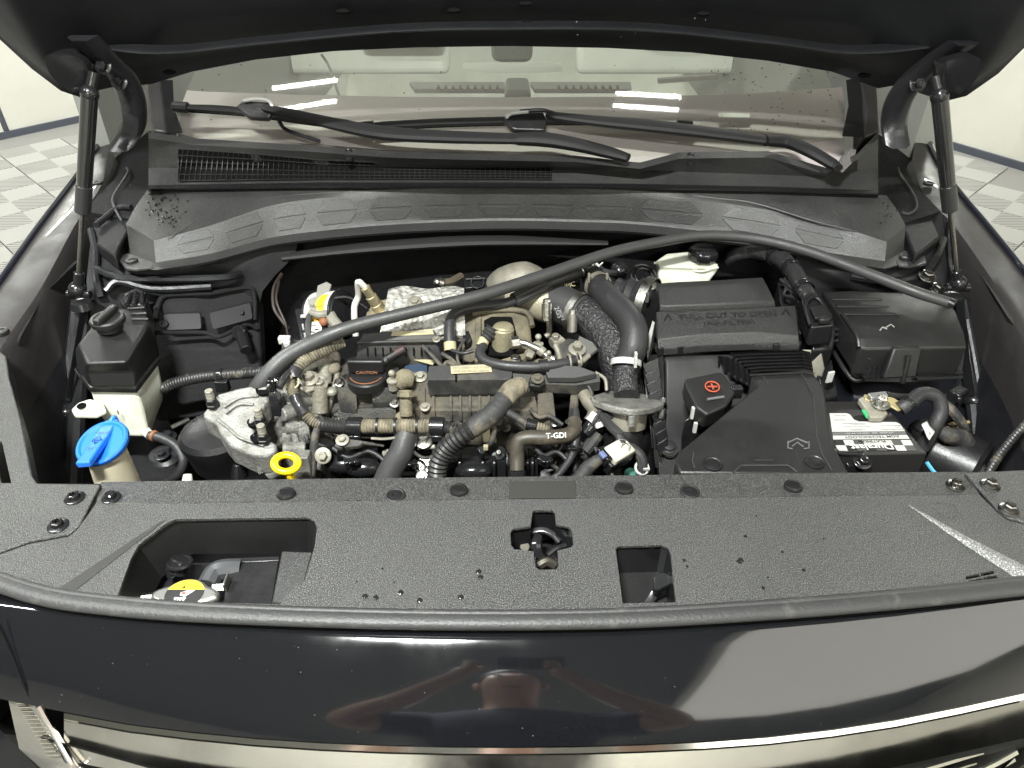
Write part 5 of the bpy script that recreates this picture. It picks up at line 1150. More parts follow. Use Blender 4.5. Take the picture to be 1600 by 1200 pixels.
bm = NB(); tube(bm, PS((1472, 625, .91), (1486, 640, .9), (1498, 655, .885), (1510, 672, .865)), [.005, .008, .008, .006], 8); fin('branch', bm, M['tape'], LO)
bm = NB(); wires(bm, P(1478, 672, .85), P(1508, 660, .85), 5, .003, .01, .012); tag(fin('wire', bm, mat('brassy_wire', (.25, .2, .1), .4), LO), kind='stuff')
bm = NB(); box(bm, P(1494, 620, .89), (.03, .02, .03), Matrix.Rotation(.6, 3, 'Z')); box(bm, P(1498, 625, .9), (.008, .006, .012)); fin('connector', bm, M['gloss'], LO, bevel=.003)
WM = thing('cylinder_reservoir', 'smooth black cylinder lying behind the nose beside the battery', 'cylinder', P(1480, 730, .75))
bm = NB(); cyl(bm, P(1452, 705, .80), P(1530, 740, .80), .055, n=30); cyl(bm, P(1440, 665, .84), P(1452, 700, .83), .022); fin('cylinder_body', bm, M['plast'], WM)
bm = NB(); ball(bm, P(1447, 668, .85), .02, (1, 1, .5)); fin('round_port', bm, M['gloss'], WM)
CBL = thing('corrugated_cable', 'thin black corrugated cable slanting across the corner by the headlamp cover', 'cable', P(1580, 690, .85))
bm = NB(); tube(bm, PS((1530, 770, .86), (1552, 725, .88), (1578, 690, .9), (1610, 655, .92), (1650, 620, .94)), .007, 10, corr=(.006, .0014)); fin('cable_run', bm, M['corr'], CBL)
# ================================================================ ENGINE
EN = thing('engine', 'dusty turbocharged engine with black plastic valve cover and aluminium front case', 'engine', P(700, 650, .62))
def eprism(name, pts, d, m, bevel=.002, rp=None, par=None):
    bm = NB(); p = PS(*pts); prism(bm, roundp(p, rp) if rp else p, d); return fin(name, bm, M[m] if isinstance(m, str) else m, par or EN, bevel=bevel)
def etube(name, pts, r, m, n=12, par=None, **k):
    bm = NB(); tube(bm, PS(*pts), r, n, **k); return fin(name, bm, M[m] if isinstance(m, str) else m, par or EN, sm=50)
def ebolt(name, u, v, z, r=.007, ax=(0, -.3, 1), m='steel', par=None, h=None, wash=True):
    bm = NB(); bolt(bm, P(u, v, z), ax, r, wash, h); return fin(name, bm, M[m], par or EN)
# dark block underneath
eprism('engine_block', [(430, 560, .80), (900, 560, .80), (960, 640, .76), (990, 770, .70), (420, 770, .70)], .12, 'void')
# valve cover, oil filler half
VC = [[(532, 562, .905), (560, 556, .91), (600, 556, .91), (622, 560, .905)],
      [(524, 588, .905), (560, 592, .91), (600, 592, .912), (624, 588, .905)],
      [(520, 602, .898), (560, 604, .902), (600, 602, .906), (623, 600, .9)],
      [(516, 628, .872), (556, 632, .872), (560, 630, .872), (624, 632, .872)],
      [(513, 640, .862), (556, 636, .872), (572, 634, .874), (624, 634, .874)],
      [(511, 655, .845), (556, 655, .85), (572, 655, .85), (624, 655, .85)]]
def sub(rows): return [cat(PS(*r), 3) for r in rows]
bm = NB(); shell(bm, sub(VC), .05); VCo = fin('valve_cover', bm, M['dustp'], EN, bevel=.003, sm=40)
eprism('cover_step', [(524, 604, .905), (556, 606, .908), (558, 640, .876), (532, 642, .872)], .02, 'dustp', .004, .2, VCo)
eprism('cover_step', [(580, 606, .906), (620, 604, .906), (621, 628, .884), (582, 630, .884)], .02, 'dustp', .004, .2, VCo)
eprism('cover_step', [(528, 640, .872), (618, 636, .878), (620, 652, .862), (524, 656, .86)], .02, 'dustp', .004, .2, VCo)
# right half, ribbed coil cover front
VR = [[(648, 582, .908), (700, 580, .91), (780, 578, .91), (840, 578, .905)],
      [(652, 596, .908), (700, 595, .91), (780, 594, .91), (842, 592, .905)],
      [(654, 606, .9), (700, 604, .902), (780, 603, .902), (846, 602, .898)],
      [(655, 632, .876), (700, 632, .878), (780, 632, .878), (850, 630, .874)],
      [(656, 640, .876), (700, 640, .878), (780, 640, .878), (854, 640, .872)],
      [(656, 660, .852), (700, 660, .854), (780, 660, .854), (876, 660, .85)],
      [(656, 672, .842), (700, 672, .844), (780, 672, .844), (880, 672, .842)]]
bm = NB(); shell(bm, sub(VR), .05); VRo = fin('valve_cover_ribbed', bm, M['dustp2'], EN, bevel=.003, sm=40)
for u in (677, 704, 719, 734, 749, 764):
    bm = NB(); a = PS((u - 2, 602, .905), (u - 2, 634, .88), (u - 2, 642, .879), (u - 1, 658, .86)); rows = [[p, p + V((.0045, 0, 0)), p + V((.0045, .014, -.006)), p + V((0, .014, -.006))] for p in a]; loft(bm, rows, True, True, True); fin('cover_rib', bm, M['dustp2'], VRo, bevel=.0008)
eprism('bolt_boss', [(640, 590, .912), (656, 588, .912), (664, 604, .905), (665, 632, .88), (652, 640, .872), (640, 634, .874)], .04, 'dustp2', .003)
ebolt('bolt', 657, 589, .912, .0065, m='castw')
for (u, v) in ((812, 606), (840, 614)):
    eprism('cover_lobe', [(u, v, .902), (u + 24, v - 2, .902), (u + 28, v + 36, .87), (u + 26, v + 46, .86), (u, v + 46, .86)], .03, 'dustp2', .005, .2, VRo)
ebolt('plug_nut', 778, 658, .862, .010, (0, -.75, .65), 'dustp2', VRo)
eprism('foil_plate', [(752, 662, .862), (772, 658, .864), (776, 690, .838), (756, 690, .838)], .004, 'ylabel', .0005)
# ignition cover caps
CAPA = eprism('coil_cover', [(668, 588, .93), (670, 572, .936), (800, 566, .938), (800, 586, .932), (798, 593, .926), (668, 594, .926)], .03, 'dustcap', .003, .08)
eprism('coil_cover_rim', [(666, 597, .913), (668, 590, .916), (802, 587, .918), (803, 594, .914)], .008, 'dustp2', .002, None, CAPA)
lb1 = eprism('paper_label', [(704, 572, .9375), (766, 569, .9385), (769, 581, .935), (705, 584, .9345)], .0004, 'ylabel', 0, None, CAPA)
for i, s in enumerate(('DECLARED 1 4 2 3 COIL', 'HYB 24V PLUG 1800 N')): text(lb1, s, P(736, 574 + i * 5.5, .9385 - i * .0012), (1, .02, 0), (0, 1, .3), .0058, M['inkg'], .0004)
eprism('cover_notch', [(711, 585, .9345), (714, 585, .9345), (714, 594, .927), (711, 594, .927)], .004, 'void', 0, None, CAPA)
RV = [[(566, 520, .955), (600, 517, .957), (660, 514, .957), (680, 513, .955)], [(560, 533, .945), (600, 531, .947), (660, 529, .947), (684, 529, .945)], [(558, 541, .937), (600, 539, .939), (660, 537, .939), (686, 538, .937)], [(556, 562, .915), (600, 562, .916), (660, 560, .916), (692, 562, .913)]]
bm = NB(); shell(bm, [PS(*r) for r in RV], .05); CB2 = fin('rear_coil_cover', bm, M['dustcap'], EN, bevel=.003)
etube('cover_edge', [(558, 536, .945), (600, 534.5, .947), (660, 533, .947), (686, 533, .945)], .0028, 'dustcap', 8, CB2, sub=1)
for k in range(9):
    u = 574 + k * 12; etube('cover_rib', [(u, 543, .937), (u + .5, 556, .924)], .0012, 'void', 6, CB2, sub=1)
lb2 = eprism('paper_label', [(613, 518, .958), (676, 514, .958), (678, 522, .952), (611, 525, .952)], .0005, 'ylabel', 0, None, CB2)
text(lb2, 'MAX GLIDE IT 15 80', P(660, 517.5, .9583), (1, .02, 0), (0, 1, .5), .006, M['inkg'], .0006)
eprism('label_scrap', [(640, 560, .915), (650, 556, .917), (682, 562, .913), (676, 570, .91)], .001, 'ylabel', 0)
eprism('blue_recess', [(632, 566, .905), (668, 566, .905), (668, 584, .9), (630, 582, .9)], .01, mat('steel_blue_plastic', (.03, .05, .085), .5), .002)
# oil filler cap
c = P(573, 584, .924)
bm = NB(); lathe(bm, c - UP * .02, UP, [(.031, 0), (.0335, .003), (.0335, .016), (.0315, .0185), (.0285, .0185), (.026, .0165), (.006, .0165)], 36); oc = fin('oil_cap', bm, M['fine'], EN)
bm = NB(); box(bm, P(572, 571, .936), (.060, .012, .024)); fin('cap_grip', bm, M['plast'], oc, bevel=.004, bseg=3)
text(oc, 'CAUTION', P(573, 583, .9285), (1, 0, 0), (0, .9, .3), .0078, M['orange'], .0012)
bm = NB(); tube(bm, [c + V((math.cos(a) * .0272, math.sin(a) * .0272, -.0008)) for a in [rad(200 + 14 * k) for k in range(11)]], .0009, 6, 1); fin('cap_arc', bm, M['orange'], oc)
etube('cap_seat', [(538, 588, .905), (548, 600, .9), (573, 605, .9), (598, 600, .9), (608, 588, .905)], .005, 'plast', 8)
# ball studs
def studs(u, v, z, s=1.0):
    bm = NB(); p = P(u, v, z); lathe(bm, p - UP * .02, UP, [(.0075 * s, 0), (.0075 * s, .014), (.009 * s, .015), (.009 * s, .018), (.003 * s, .02), (.0026 * s, .027)], 16); ball(bm, p + UP * .011, .0055 * s, n=14); fin('ball_stud', bm, M['castw'], EN)
studs(613, 592, .925, 1.05); studs(841, 535, .945); studs(857, 560, .935, .8); studs(693, 447, .97, 0.001)
# breather elbow and fuel fitting between the two halves
etube('breather_elbow', [(622, 600, .91), (632, 592, .918), (644, 594, .914)], [.013, .017, .013], 'tan', 16)
etube('fitting_stem', [(634, 610, .912), (634, 625, .90), (635, 650, .878)], [.0125, .010, .011], 'tan', 14)
etube('fitting_collar', [(634, 613, .914), (634, 620, .908)], .014, 'tan', 6, sub=1)
bm = NB(); ball(bm, P(633, 652, .868), .017, (1, .8, .6)); fin('fitting_foot', bm, M['tan'], EN)
# aluminium timing case
TCs = [(424, 600, .9), (440, 592, .905), (470, 560, .915), (520, 552, .915), (528, 575, .905), (520, 630, .87), (512, 670, .83), (500, 730, .79), (440, 740, .78), (424, 700, .81), (418, 650, .85)]
TCo = eprism('timing_case', TCs, .10, 'alu', .004, .1)
bm = NB(); ax = V((-.35, -.75, .5)).normalized(); cc_ = P(432, 648, .872)
lathe(bm, cc_, ax, [(.056, -.03), (.056, .0), (.05, .008), (.036, .010), (.03, .006), (.012, .006), (.010, .014), (0.004, .015)], 34); vv = fin('cam_actuator', bm, M['alu'], EN)
for k in range(6):
    a = 2 * math.pi * k / 6 + .4; x, y, _ = frame_of(ax); bm = NB(); p = cc_ + x * math.cos(a) * .053 + y * math.sin(a) * .053; cyl(bm, p - ax * .02, p + ax * .006, .0085); bolt(bm, p + ax * .006, ax, .0055, False); fin('flange_bolt', bm, M['alu'], vv)
for pts, r in (([(440, 648, .905), (462, 640, .9)], .012), ([(446, 668, .88), (466, 668, .875)], .011), ([(442, 702, .85), (478, 702, .845)], .0125), ([(437, 690, .855), (460, 690, .85)], .007)):
    bm = NB(); a, b = PS(*pts); cyl(bm, a, b, r, n=18); fin('cast_boss', bm, M['alu'], EN)
for pts in ([(448, 655, .895), (458, 655, .89), (468, 690, .86), (458, 692, .86)], [(478, 610, .9), (486, 612, .9), (482, 650, .87), (474, 648, .87)], [(462, 660, .89), (482, 655, .885), (484, 676, .87), (466, 680, .87)], [(440, 676, .875), (456, 674, .875), (452, 686, .865), (438, 688, .865)]):
    eprism('cast_rib', pts, .03, 'alu', .002)
# second case face: bolts and towers
for (u, v0, v1, z0, z1, r, m) in ((500, 602, 645, .912, .87, .0135, 'aludirty'), (508, 560, 600, .93, .895, .012, 'aludirty'), (486, 618, 660, .89, .86, .010, 'aludirty')):
    bm = NB(); cyl(bm, P(u, v1, z1), P(u, v0, z0), r, r * .95, n=18); tw = fin('bolt_tower', bm, M[m], EN)
    bm = NB(); bolt(bm, P(u, v0, z0), (0, -.15, 1), .0075); fin('bolt', bm, M['castw'], tw)
eprism('sensor_plate', [(468, 606, .918), (480, 592, .922), (494, 590, .922), (490, 608, .915), (478, 612, .914)], .004, 'castw', .001); ebolt('bolt', 484, 592, .923, .0085, m='castw', h=.011)
etube('slot_boss', [(502, 622, .895), (500, 632, .885), (504, 645, .874)], .006, 'castw', 10)
etube('case_edge', [(528, 556, .915), (526, 590, .905), (518, 620, .885), (511, 650, .85)], .005, 'aludirty', 8)
eprism('case_wall', [(470, 560, .92), (500, 548, .922), (530, 548, .92), (530, 560, .915), (476, 580, .914)], .05, 'aludirty', .003)
for (u, v, z, r) in ((520, 575, .915, .008), (470, 640, .885, .007), (492, 655, .87, .006), (518, 612, .9, .006), (502, 590, .905, .009)):
    bm = NB(); ball(bm, P(u, v, z), r * 1.7, (1, 1, .7), 12); fin('cast_lump', bm, M['aludirty'], EN)
eprism('case_gusset', [(436, 606, .905), (452, 596, .908), (460, 620, .895), (452, 640, .885), (440, 636, .885)], .02, 'alu', .004)
# camshaft sensor
bm = NB(); prism(bm, PS((418, 612, .945), (438, 610, .945), (440, 622, .935), (436, 628, .93), (420, 628, .93)), .03); box(bm, P(425, 600, .955), (.012, .012, .02)); sn = fin('cam_sensor', bm, M['gloss'], EN, bevel=.002)
bm = NB(); tube(bm, PS((418, 604, .955), (424, 595, .962), (432, 594, .962)), .0022, 6, 1); fin('silver_clip', bm, M['steel'], sn)
etube('sensor_wire', [(436, 606, .95), (444, 592, .955), (456, 580, .95), (468, 572, .94)], .006, 'corr', 8)
# front lower: bracket and black actuator
eprism('lift_bracket', [(522, 696, .875), (530, 684, .88), (566, 688, .878), (568, 692, .876), (560, 697, .873), (528, 700, .872)], .006, 'dustp', .001); ebolt('bolt', 535, 688, .88, .006, m='castw')
eprism('bracket_leg', [(526, 698, .874), (540, 698, .874), (540, 740, .8), (526, 740, .8)], .01, 'gloss', .002)
bm = NB(); cyl(bm, P(504, 710, .84), P(508, 690, .86), .019, .016); ebl = fin('sensor_body', bm, M['plast'], EN)
ebolt('bolt', 505, 712, .852, .0075, (0, -.75, .6), 'castw'); ebolt('bolt', 604, 708, .83, .004, (0, -.8, .6), 'castw')
# intake manifold: glossy black runners along the front
for (u0, u1) in ((520, 590), (700, 790), (800, 840)):
    n_ = 5; rws = []
    for i in range(n_ + 1):
        u = u0 + (u1 - u0) * i / n_; rws.append(PS((u, 690, .80), (u, 705, .825), (u, 722, .82), (u, 740, .80), (u, 760, .77)))
    bm = NB(); shell(bm, rws, .04); mf = fin('intake_runner', bm, M['gloss'], EN, sm=60)
    for i in (1, 3, 4):
        u = u0 + (u1 - u0) * i / n_; etube('runner_rib', [(u, 700, .824), (u, 722, .825), (u, 742, .803)], .003, 'gloss', 6, mf)
for (u, v, z) in ((536, 724, .825), (566, 730, .82), (740, 735, .81)):
    bm = NB(); ball(bm, P(u, v, z), .022, (1.4, .8, .7), 18); fin('runner_bulge', bm, M['gloss'], EN)
etube('manifold_rail', [(520, 676, .84), (580, 677, .84), (660, 678, .84), (720, 700, .82)], .006, 'dark', 8)
eprism('rail_bracket', [(652, 695, .85), (690, 694, .85), (690, 699, .847), (652, 700, .847)], .004, 'castw', .0008); ebolt('bolt', 662, 689, .855, .0085, m='steel', h=.01)
eprism('lower_bracket', [(648, 706, .82), (690, 704, .82), (688, 750, .79), (650, 750, .79)], .02, 'gloss', .003)
for (u, v) in ((655, 728), (672, 738), (660, 744)): ebolt('bolt', u, v, .815, .006, (0, -.5, .8), 'steel')
eprism('mount_cup', [(762, 706, .82), (780, 698, .825), (796, 706, .822), (798, 724, .812), (780, 738, .80), (764, 730, .81)], .03, 'plast', .004); bm = NB(); lathe(bm, P(779, 708, .829), (0, -.6, .8), [(.0115, 0), (.0115, .003), (.005, .004), (.0045, .009), (.002, .010)], 18); fin('bolt', bm, M['gloss'], EN); ebolt('bolt', 779, 707, .834, .004, (0, -.6, .8), 'castw', wash=False)
# high pressure pump and its tan cover
PC = [[(722, 492, .955), (745, 482, .965), (800, 478, .968), (824, 482, .962)], [(720, 520, .945), (745, 500, .962), (800, 492, .965), (828, 500, .955)], [(724, 560, .915), (742, 540, .932), (800, 530, .94), (832, 540, .925)], [(730, 578, .895), (745, 575, .9), (806, 570, .905), (838, 566, .9)]]
bm = NB(); shell(bm, [PS(*r) for r in PC], .05); PU = fin('pump_cover', bm, M['tanpump'], EN, bevel=.004, sm=30)
eprism('pump_recess', [(756, 500, .966), (768, 494, .968), (800, 494, .966), (812, 540, .938), (800, 556, .928), (760, 554, .928)], .004, 'void', .002, .1, PU)
bm = NB(); cyl(bm, P(784, 545, .925), P(786, 512, .965), .021, .019, 24); ball(bm, P(786, 512, .963), .018, (1, 1, .4)); pb = fin('pump_body', bm, mat('dusty_pump_metal', (.3, .27, .18), .5, metal=.5, grain=(200, .4, .003)), EN)
eprism('pump_edge', [(742, 498, .968), (752, 492, .97), (752, 560, .925), (742, 566, .92)], .006, 'tanpump', .003)
etube('pump_ridge', [(738, 490, .968), (780, 484, .971), (822, 488, .967), (832, 510, .955)], .005, 'tanpump', 8)
bm = NB(); a, b = P(798, 536, .953), P(811, 534, .953); cyl(bm, a, b, .0105, .0105, 6, .08); fin('union_nut', bm, M['steel'], EN)
etube('fuel_pipe', [(810, 534, .953), (825, 538, .95), (842, 546, .943), (852, 554, .936), (866, 562, .93)], .0055, 'steel', 10)
bm = NB(); cyl(bm, P(842, 546, .943), P(850, 552, .938), .0085); cyl(bm, P(822, 552, .94), P(832, 556, .935), .008, .008, 6); fin('pipe_collar', bm, M['castw'], EN)
for pts in ([(770, 565, .925), (800, 556, .93), (836, 546, .935), (838, 552, .93), (806, 566, .922), (774, 572, .92)], [(816, 570, .922), (850, 556, .925), (856, 566, .92), (820, 572, .918)]): eprism('pump_flange', pts, .012, 'tan', .002)
# dusty multi plug and hose onto it
etube('boot', [(770, 512, .967), (764, 522, .958), (756, 532, .95)], [.013, .0135, .010], 'rubgrey', 14, corr=(.007, .003))
etube('banded_sleeve', [(757, 530, .951), (752, 542, .943)], .0095, 'ylabel', 12, sub=1)
eprism('plug_body', [(722, 520, .95), (732, 514, .955), (738, 530, .945), (728, 540, .935)], .02, 'gloss', .003)
bm = NB()
for l in ([(726, 530, .95), (716, 548, .94), (716, 565, .93), (728, 580, .92)], [(728, 580, .925), (745, 572, .93), (757, 560, .935)], [(690, 552, .935), (706, 562, .93), (716, 575, .925)], [(660, 540, .945), (672, 552, .938), (690, 572, .925), (700, 578, .92)], [(738, 572, .93), (720, 578, .925), (700, 566, .93), (690, 580, .92)]): tube(bm, PS(*l), RN.choice((.0025, .0035, .004)), 8)
tag(fin('wire', bm, M['tape'], EN), kind='stuff')
for (a, b) in (((604, 562, .93), (632, 546, .945)), ((596, 572, .925), (606, 560, .935))):
    bm = NB(); cyl(bm, P(*a), P(*b), .0075); fin('coil_plug', bm, M['plast'], EN)
etube('plug_band', [(618, 552, .94), (632, 545, .946)], .0075, mat('faded_red_wire', (.05, .025, .022), .6), 8, sub=1)
# cover bridge to the right with a screw lug
BRp = eprism('loom_tray', [(800, 577, .932), (850, 578, .932), (858, 570, .935), (905, 575, .93), (936, 583, .925), (938, 596, .918), (900, 602, .915), (850, 600, .916), (802, 594, .922)], .018, 'dustp', .003, .08)
eprism('tray_lid', [(852, 578, .938), (875, 570, .942), (905, 572, .94), (934, 583, .932), (900, 590, .93), (856, 590, .93)], .01, 'rubgrey', .004, .15, BRp)
eprism('screw_lug', [(828, 588, .93), (850, 586, .93), (852, 598, .924), (844, 604, .92), (826, 602, .922)], .01, 'plast', .003, .2, BRp); ebolt('screw', 840, 592, .931, .006, m='dustp2', par=BRp, h=.004)
eprism('clip_leg', [(836, 602, .915), (848, 602, .915), (848, 620, .895), (836, 620, .895)], .008, 'plast', .001, None, BRp)
etube('clip_loop', [(828, 600, .92), (826, 608, .913), (820, 614, .908)], .0025, 'castw', 6)
eprism('cable_strut', [(892, 610, .90), (904, 612, .90), (904, 652, .86), (888, 652, .86)], .01, 'tape', .002)
etube('bracket_loop', [(930, 582, .925), (945, 592, .915), (948, 610, .90)], .003, 'castw', 8)
# pale turbo housing and hot pipe
etube('turbo_housing', [(768, 456, .92), (790, 444, .945), (820, 438, .955), (850, 446, .945)], [.024, .034, .036, .026], 'castw', 18)
etube('outlet_pipe', [(800, 462, .95), (830, 468, .952), (856, 474, .95), (878, 478, .95)], [.030, .034, .036, .034], mat('dusty_cast_outlet', (.36, .33, .24), .5, metal=.3, grain=(200, .4, .002)), 24)
etube('vacuum_pipe', [(858, 500, .935), (858, 520, .92), (852, 526, .915)], .005, 'castw', 8)
bm = NB(); cyl(bm, P(862, 537, .935), P(876, 530, .938), .011); bolt(bm, P(868, 528, .946), UP, .007, False); cyl(bm, P(874, 534, .935), P(879, 528, .94), .010); yk = fin('clevis', bm, M['castw'], EN)
etube('wastegate_rod', [(868, 540, .935), (873, 552, .928), (876, 566, .92)], [.006, .0045, .006], 'castw', 8)
bm = NB(); lathe(bm, P(893, 560, .91), (0, -.4, .9), [(.026, 0), (.03, .004), (.03, .018), (.024, .024), (.006, .026)], 26); fin('actuator_can', bm, M['dustp'], EN)
bm = NB(); bolt(bm, P(902, 546, .945), (0, -.25, 1), .0085, h=.012); fin('bolt', bm, M['castw'], EN)
eprism('hanger_bracket', [(905, 524, .955), (926, 534, .95), (934, 545, .945), (915, 560, .935), (898, 552, .94)], .006, mat('dull_bracket', (.12, .12, .11), .5, metal=.5), .001)
etube('silver_strap', [(888, 556, .94), (905, 566, .935), (920, 556, .938)], .0045, 'castw', 8)
for (u, v) in ((760, 700), (830, 668), (858, 690), (880, 640)): pass
# lower right clutter
bm = NB(); wires(bm, P(880, 690, .85), P(870, 745, .80), 4, .004, .01, .02); wires(bm, P(905, 700, .85), P(900, 750, .80), 4, .005, .01, .02); tag(fin('wire', bm, M['tape'], EN), kind='stuff')
eprism('lower_cover', [(800, 700, .80), (880, 700, .80), (900, 760, .76), (800, 760, .76)], .03, 'plast', .006)
etube('starter_arc', [(836, 712, .81), (858, 704, .82), (876, 716, .81), (884, 740, .79)], .010, 'dark', 10)

# ---- heat shield
HSH = thing('heat_shield', 'crumpled embossed silver heat shield behind the coil cover', 'heat shield', P(660, 500, .9))
hr = []
for j in range(10):
    f = j / 9; row = []
    for i in range(19):
        t = i / 18; u = 607 + 118 * t - (1 - t) * 16 * f + 2 * f; v = 452 - 3 * math.sin(t * 9) * (1 - f) - 4 * math.sin(t * 3) + f * 72; z = .985 - .004 * f - .034 * f * f + RN.uniform(-.0012, .0012) + .003 * math.sin(t * 14 + f * 5)
        row.append(P(u, v, z))
    hr.append(row)
bm = NB(); loft(bm, [[p + V((0, .01, -.012)) for p in hr[0]]] + hr + [[p + V((0, .01, -.02)) for p in hr[-1]]]); hs = fin('shield_skin', bm, M['shield'], HSH, sm=60)
bm = NB(); bolt(bm, P(648, 472, .984), (0, -.3, 1), .0075, h=.005); fin('bolt', bm, M['castw'], hs)
# ---- oxygen sensor
OX = thing('oxygen_sensor', 'tan oxygen sensor with white sleeved lead standing on a washer plate', 'sensor', P(590, 480, .95))
bm = NB(); ax = V((-.35, -.1, .85)).normalized(); c = P(593, 483, .965); lathe(bm, c - ax * .004, ax, [(.026, -.002), (.028, 0), (.027, .003), (.012, .004)], 28); fin('washer_plate', bm, mat('tan_metal', (.5, .44, .3), .45, metal=.6), OX)
bm = NB(); lathe(bm, c, ax, [(.0115, 0), (.0115, .012), (.010, .013), (.010, .03), (.008, .031), (.008, .044), (.0085, .045), (.0085, .05), (.005, .052)], 18); fin('sensor_body', bm, mat('tan_metal2', (.42, .36, .23), .4, metal=.7), OX)
bm = NB(); tube(bm, [c + ax * .05, c + ax * .062 + V((-.006, 0, 0)), P(560, 462, .99), P(554, 478, .975), P(554, 500, .955), P(556, 525, .93)], .0055, 10); fin('lead_sleeve', bm, mat('white_sleeve', (.5, .49, .46), .5), OX)
bm = NB(); tube(bm, [c + ax * .048, c + ax * .058, c + ax * .066 + V((-.004, 0, 0))], .003, 8); fin('blue_wire', bm, mat('blue_wire', (.05, .06, .3), .5), OX)

# ---- engine mount bracket
MT = thing('engine_mount_bracket', 'chunky cast aluminium engine mount bracket stamped 1904066', 'engine mount', P(370, 680, .8))
mp = [(340, 615, .925), (372, 606, .928), (400, 601, .93), (418, 602, .93), (420, 625, .92), (408, 640, .913), (396, 660, .905), (398, 680, .895), (416, 684, .892), (433, 694, .885), (430, 706, .88), (415, 712, .878), (394, 712, .878), (360, 696, .888), (344, 676, .897), (338, 664, .902), (320, 652, .908), (316, 646, .91), (328, 632, .917)]
bm = NB(); prism(bm, PS(*mp), .038); MB_ = fin('bracket_body', bm, M['alu'], MT, bevel=.004, bseg=3)
for l in ([(352, 646, .912), (372, 632, .918), (396, 632, .917)], [(350, 636, .917), (374, 622, .922), (404, 618, .924)], [(340, 655, .909), (356, 668, .903), (376, 684, .896), (412, 696, .888)]):
    bm = NB(); tube(bm, [p for p in PS(*l)], .0025, 8); fin('cast_rib', bm, M['alu'], MB_)
for (u, v, z) in ((401, 658, .906), (406, 682, .895), (414, 608, .928)):
    bm = NB(); lathe(bm, P(u, v, z), UP, [(.014, -.004), (.0145, .0008), (.012, .0012), (.0115, -.001)], 22); fin('bolt_pad', bm, M['void'], MB_)
for (u, v, z) in ((333, 634, .917), (408, 662, .904), (413, 688, .892)):
    bm = NB(); p = P(u, v, z); lathe(bm, p, UP, [(.0105, 0), (.0105, .004), (.009, .005), (.009, .013), (.0075, .014)], 6); n_ = fin('nut', bm, mat('black_nut', (.05, .05, .05), .4, metal=.8), MT)
    bm = NB(); cyl(bm, p + UP * .012, p + UP * .03, .0062, n=14); ring(bm, p + UP * .018, UP, .006, .0006, 14, 4); ring(bm, p + UP * .023, UP, .006, .0006, 14, 4); fin('stud', bm, M['castw'], n_)
fx = (P(394, 735, .845) - P(394, 712, .878)).normalized()
text(MB_, '1904066', P(405, 722.5, .8612) + V((0, -.0012, 0)), V((.05, -.35, -.9)), V((1, 0, 0)), .0105, M['inkg'], .0008)
RM = thing('engine_mount', 'round black rubber engine mount under the silver bracket', 'engine mount', P(310, 700, .75))
bm = NB(); c = P(333, 668, .875); lathe(bm, c - UP * .07, UP, [(.045, 0), (.05, .03), (.056, .05), (.056, .058), (.05, .066), (.02, .070), (.0, .070)], 36); fin('mount_dome', bm, M['plast'], RM)
bm = NB(); lathe(bm, P(345, 720, .80), UP, [(.03, 0), (.03, .03), (.024, .04), (.006, .042)], 24); cyl(bm, P(374, 745, .80), P(374, 722, .825), .014, .013, 18); fin('mount_bolt', bm, M['gloss'], RM)
bm = NB(); lathe(bm, P(258, 712, .79), UP, [(.03, 0), (.024, .006), (.012, .007), (.010, .014), (.004, .015)], 24); bolt(bm, P(262, 684, .80), UP, .009); bolt(bm, P(253, 712, .805), UP, .007); fin('tower_nut', bm, M['dark'], RM)
bm = NB(); tube(bm, PS((268, 668, .81), (295, 655, .81)), .004, 6, 1); tube(bm, PS((272, 700, .80), (300, 682, .80)), .006, 6, 1); fin('mount_bar', bm, M['steel'], RM)
bm = NB(); cyl(bm, P(293, 760, .86), P(293, 741, .875), .009, .006); WV = tag(fin('white_nipple', bm, M['white'], None, P(293, 750, .86)), 'small white plastic nipple poking up behind the radiator cover', 'nipple')

# ---- dipstick
DS = thing('dipstick', 'yellow oval dipstick pull ring', 'dipstick', P(455, 745, .85))
bm = NB(); c = P(447, 724, .905); ring(bm, c, V((.2, -.22, 1)), .0145, .0052, 34, 10, 1.12); 
r_ = fin('pull_ring', bm, M['yellow'], DS, sm=80)
bm = NB(); tube(bm, PS((452, 738, .895), (456, 750, .88), (460, 775, .85)), [.009, .0085, .008], 10, flat=.6); fin('dipstick_stem', bm, M['yellow'], DS)
bm = NB(); box(bm, P(472, 728, .84), (.03, .02, .05)); cyl(bm, P(420, 740, .83), P(434, 730, .84), .014); fin('tube_boss', bm, M['alu'], DS, bevel=.003)

# ================================================================ HOSES, LOOMS, PIPES
def hose(name, label, catg, pts, r, m, n=14, par='hose_body', **k):
    T = thing(name, label, catg, P(*pts[len(pts) // 2]))
    bm = NB(); tube(bm, PS(*pts), r, n, **k); b = fin(par, bm, M[m] if isinstance(m, str) else m, T, sm=60)
    return T, b
LH, _ = hose('long_rubber_strip', 'long loose grey black rubber seal strip arching across the whole engine bay', 'rubber strip',
   [(392, 622, .90), (405, 602, .925), (425, 578, .945), (460, 550, .965), (540, 514, .99), (650, 486, 1.005), (750, 462, 1.015), (850, 430, 1.025), (950, 396, 1.035), (1030, 378, 1.035), (1100, 368, 1.035), (1180, 373, 1.03), (1260, 392, 1.025), (1350, 425, 1.015), (1430, 456, 1.005), (1486, 474, .998)],
   [.012, .0135, .014, .0135, .0115, .0105, .0105, .0105, .010, .0095, .0095, .0095, .0095, .0095, .0095, .009], 'rubgrey', sub=8)
bm = NB(); tube(bm, [p + V((-.004, -.003, .011)) for p in PS((405, 602, .925), (425, 578, .945), (460, 550, .965), (540, 514, .988))], [.002, .003, .003, .001], 6); fin('edge_bead', bm, M['rubgrey'], LH)
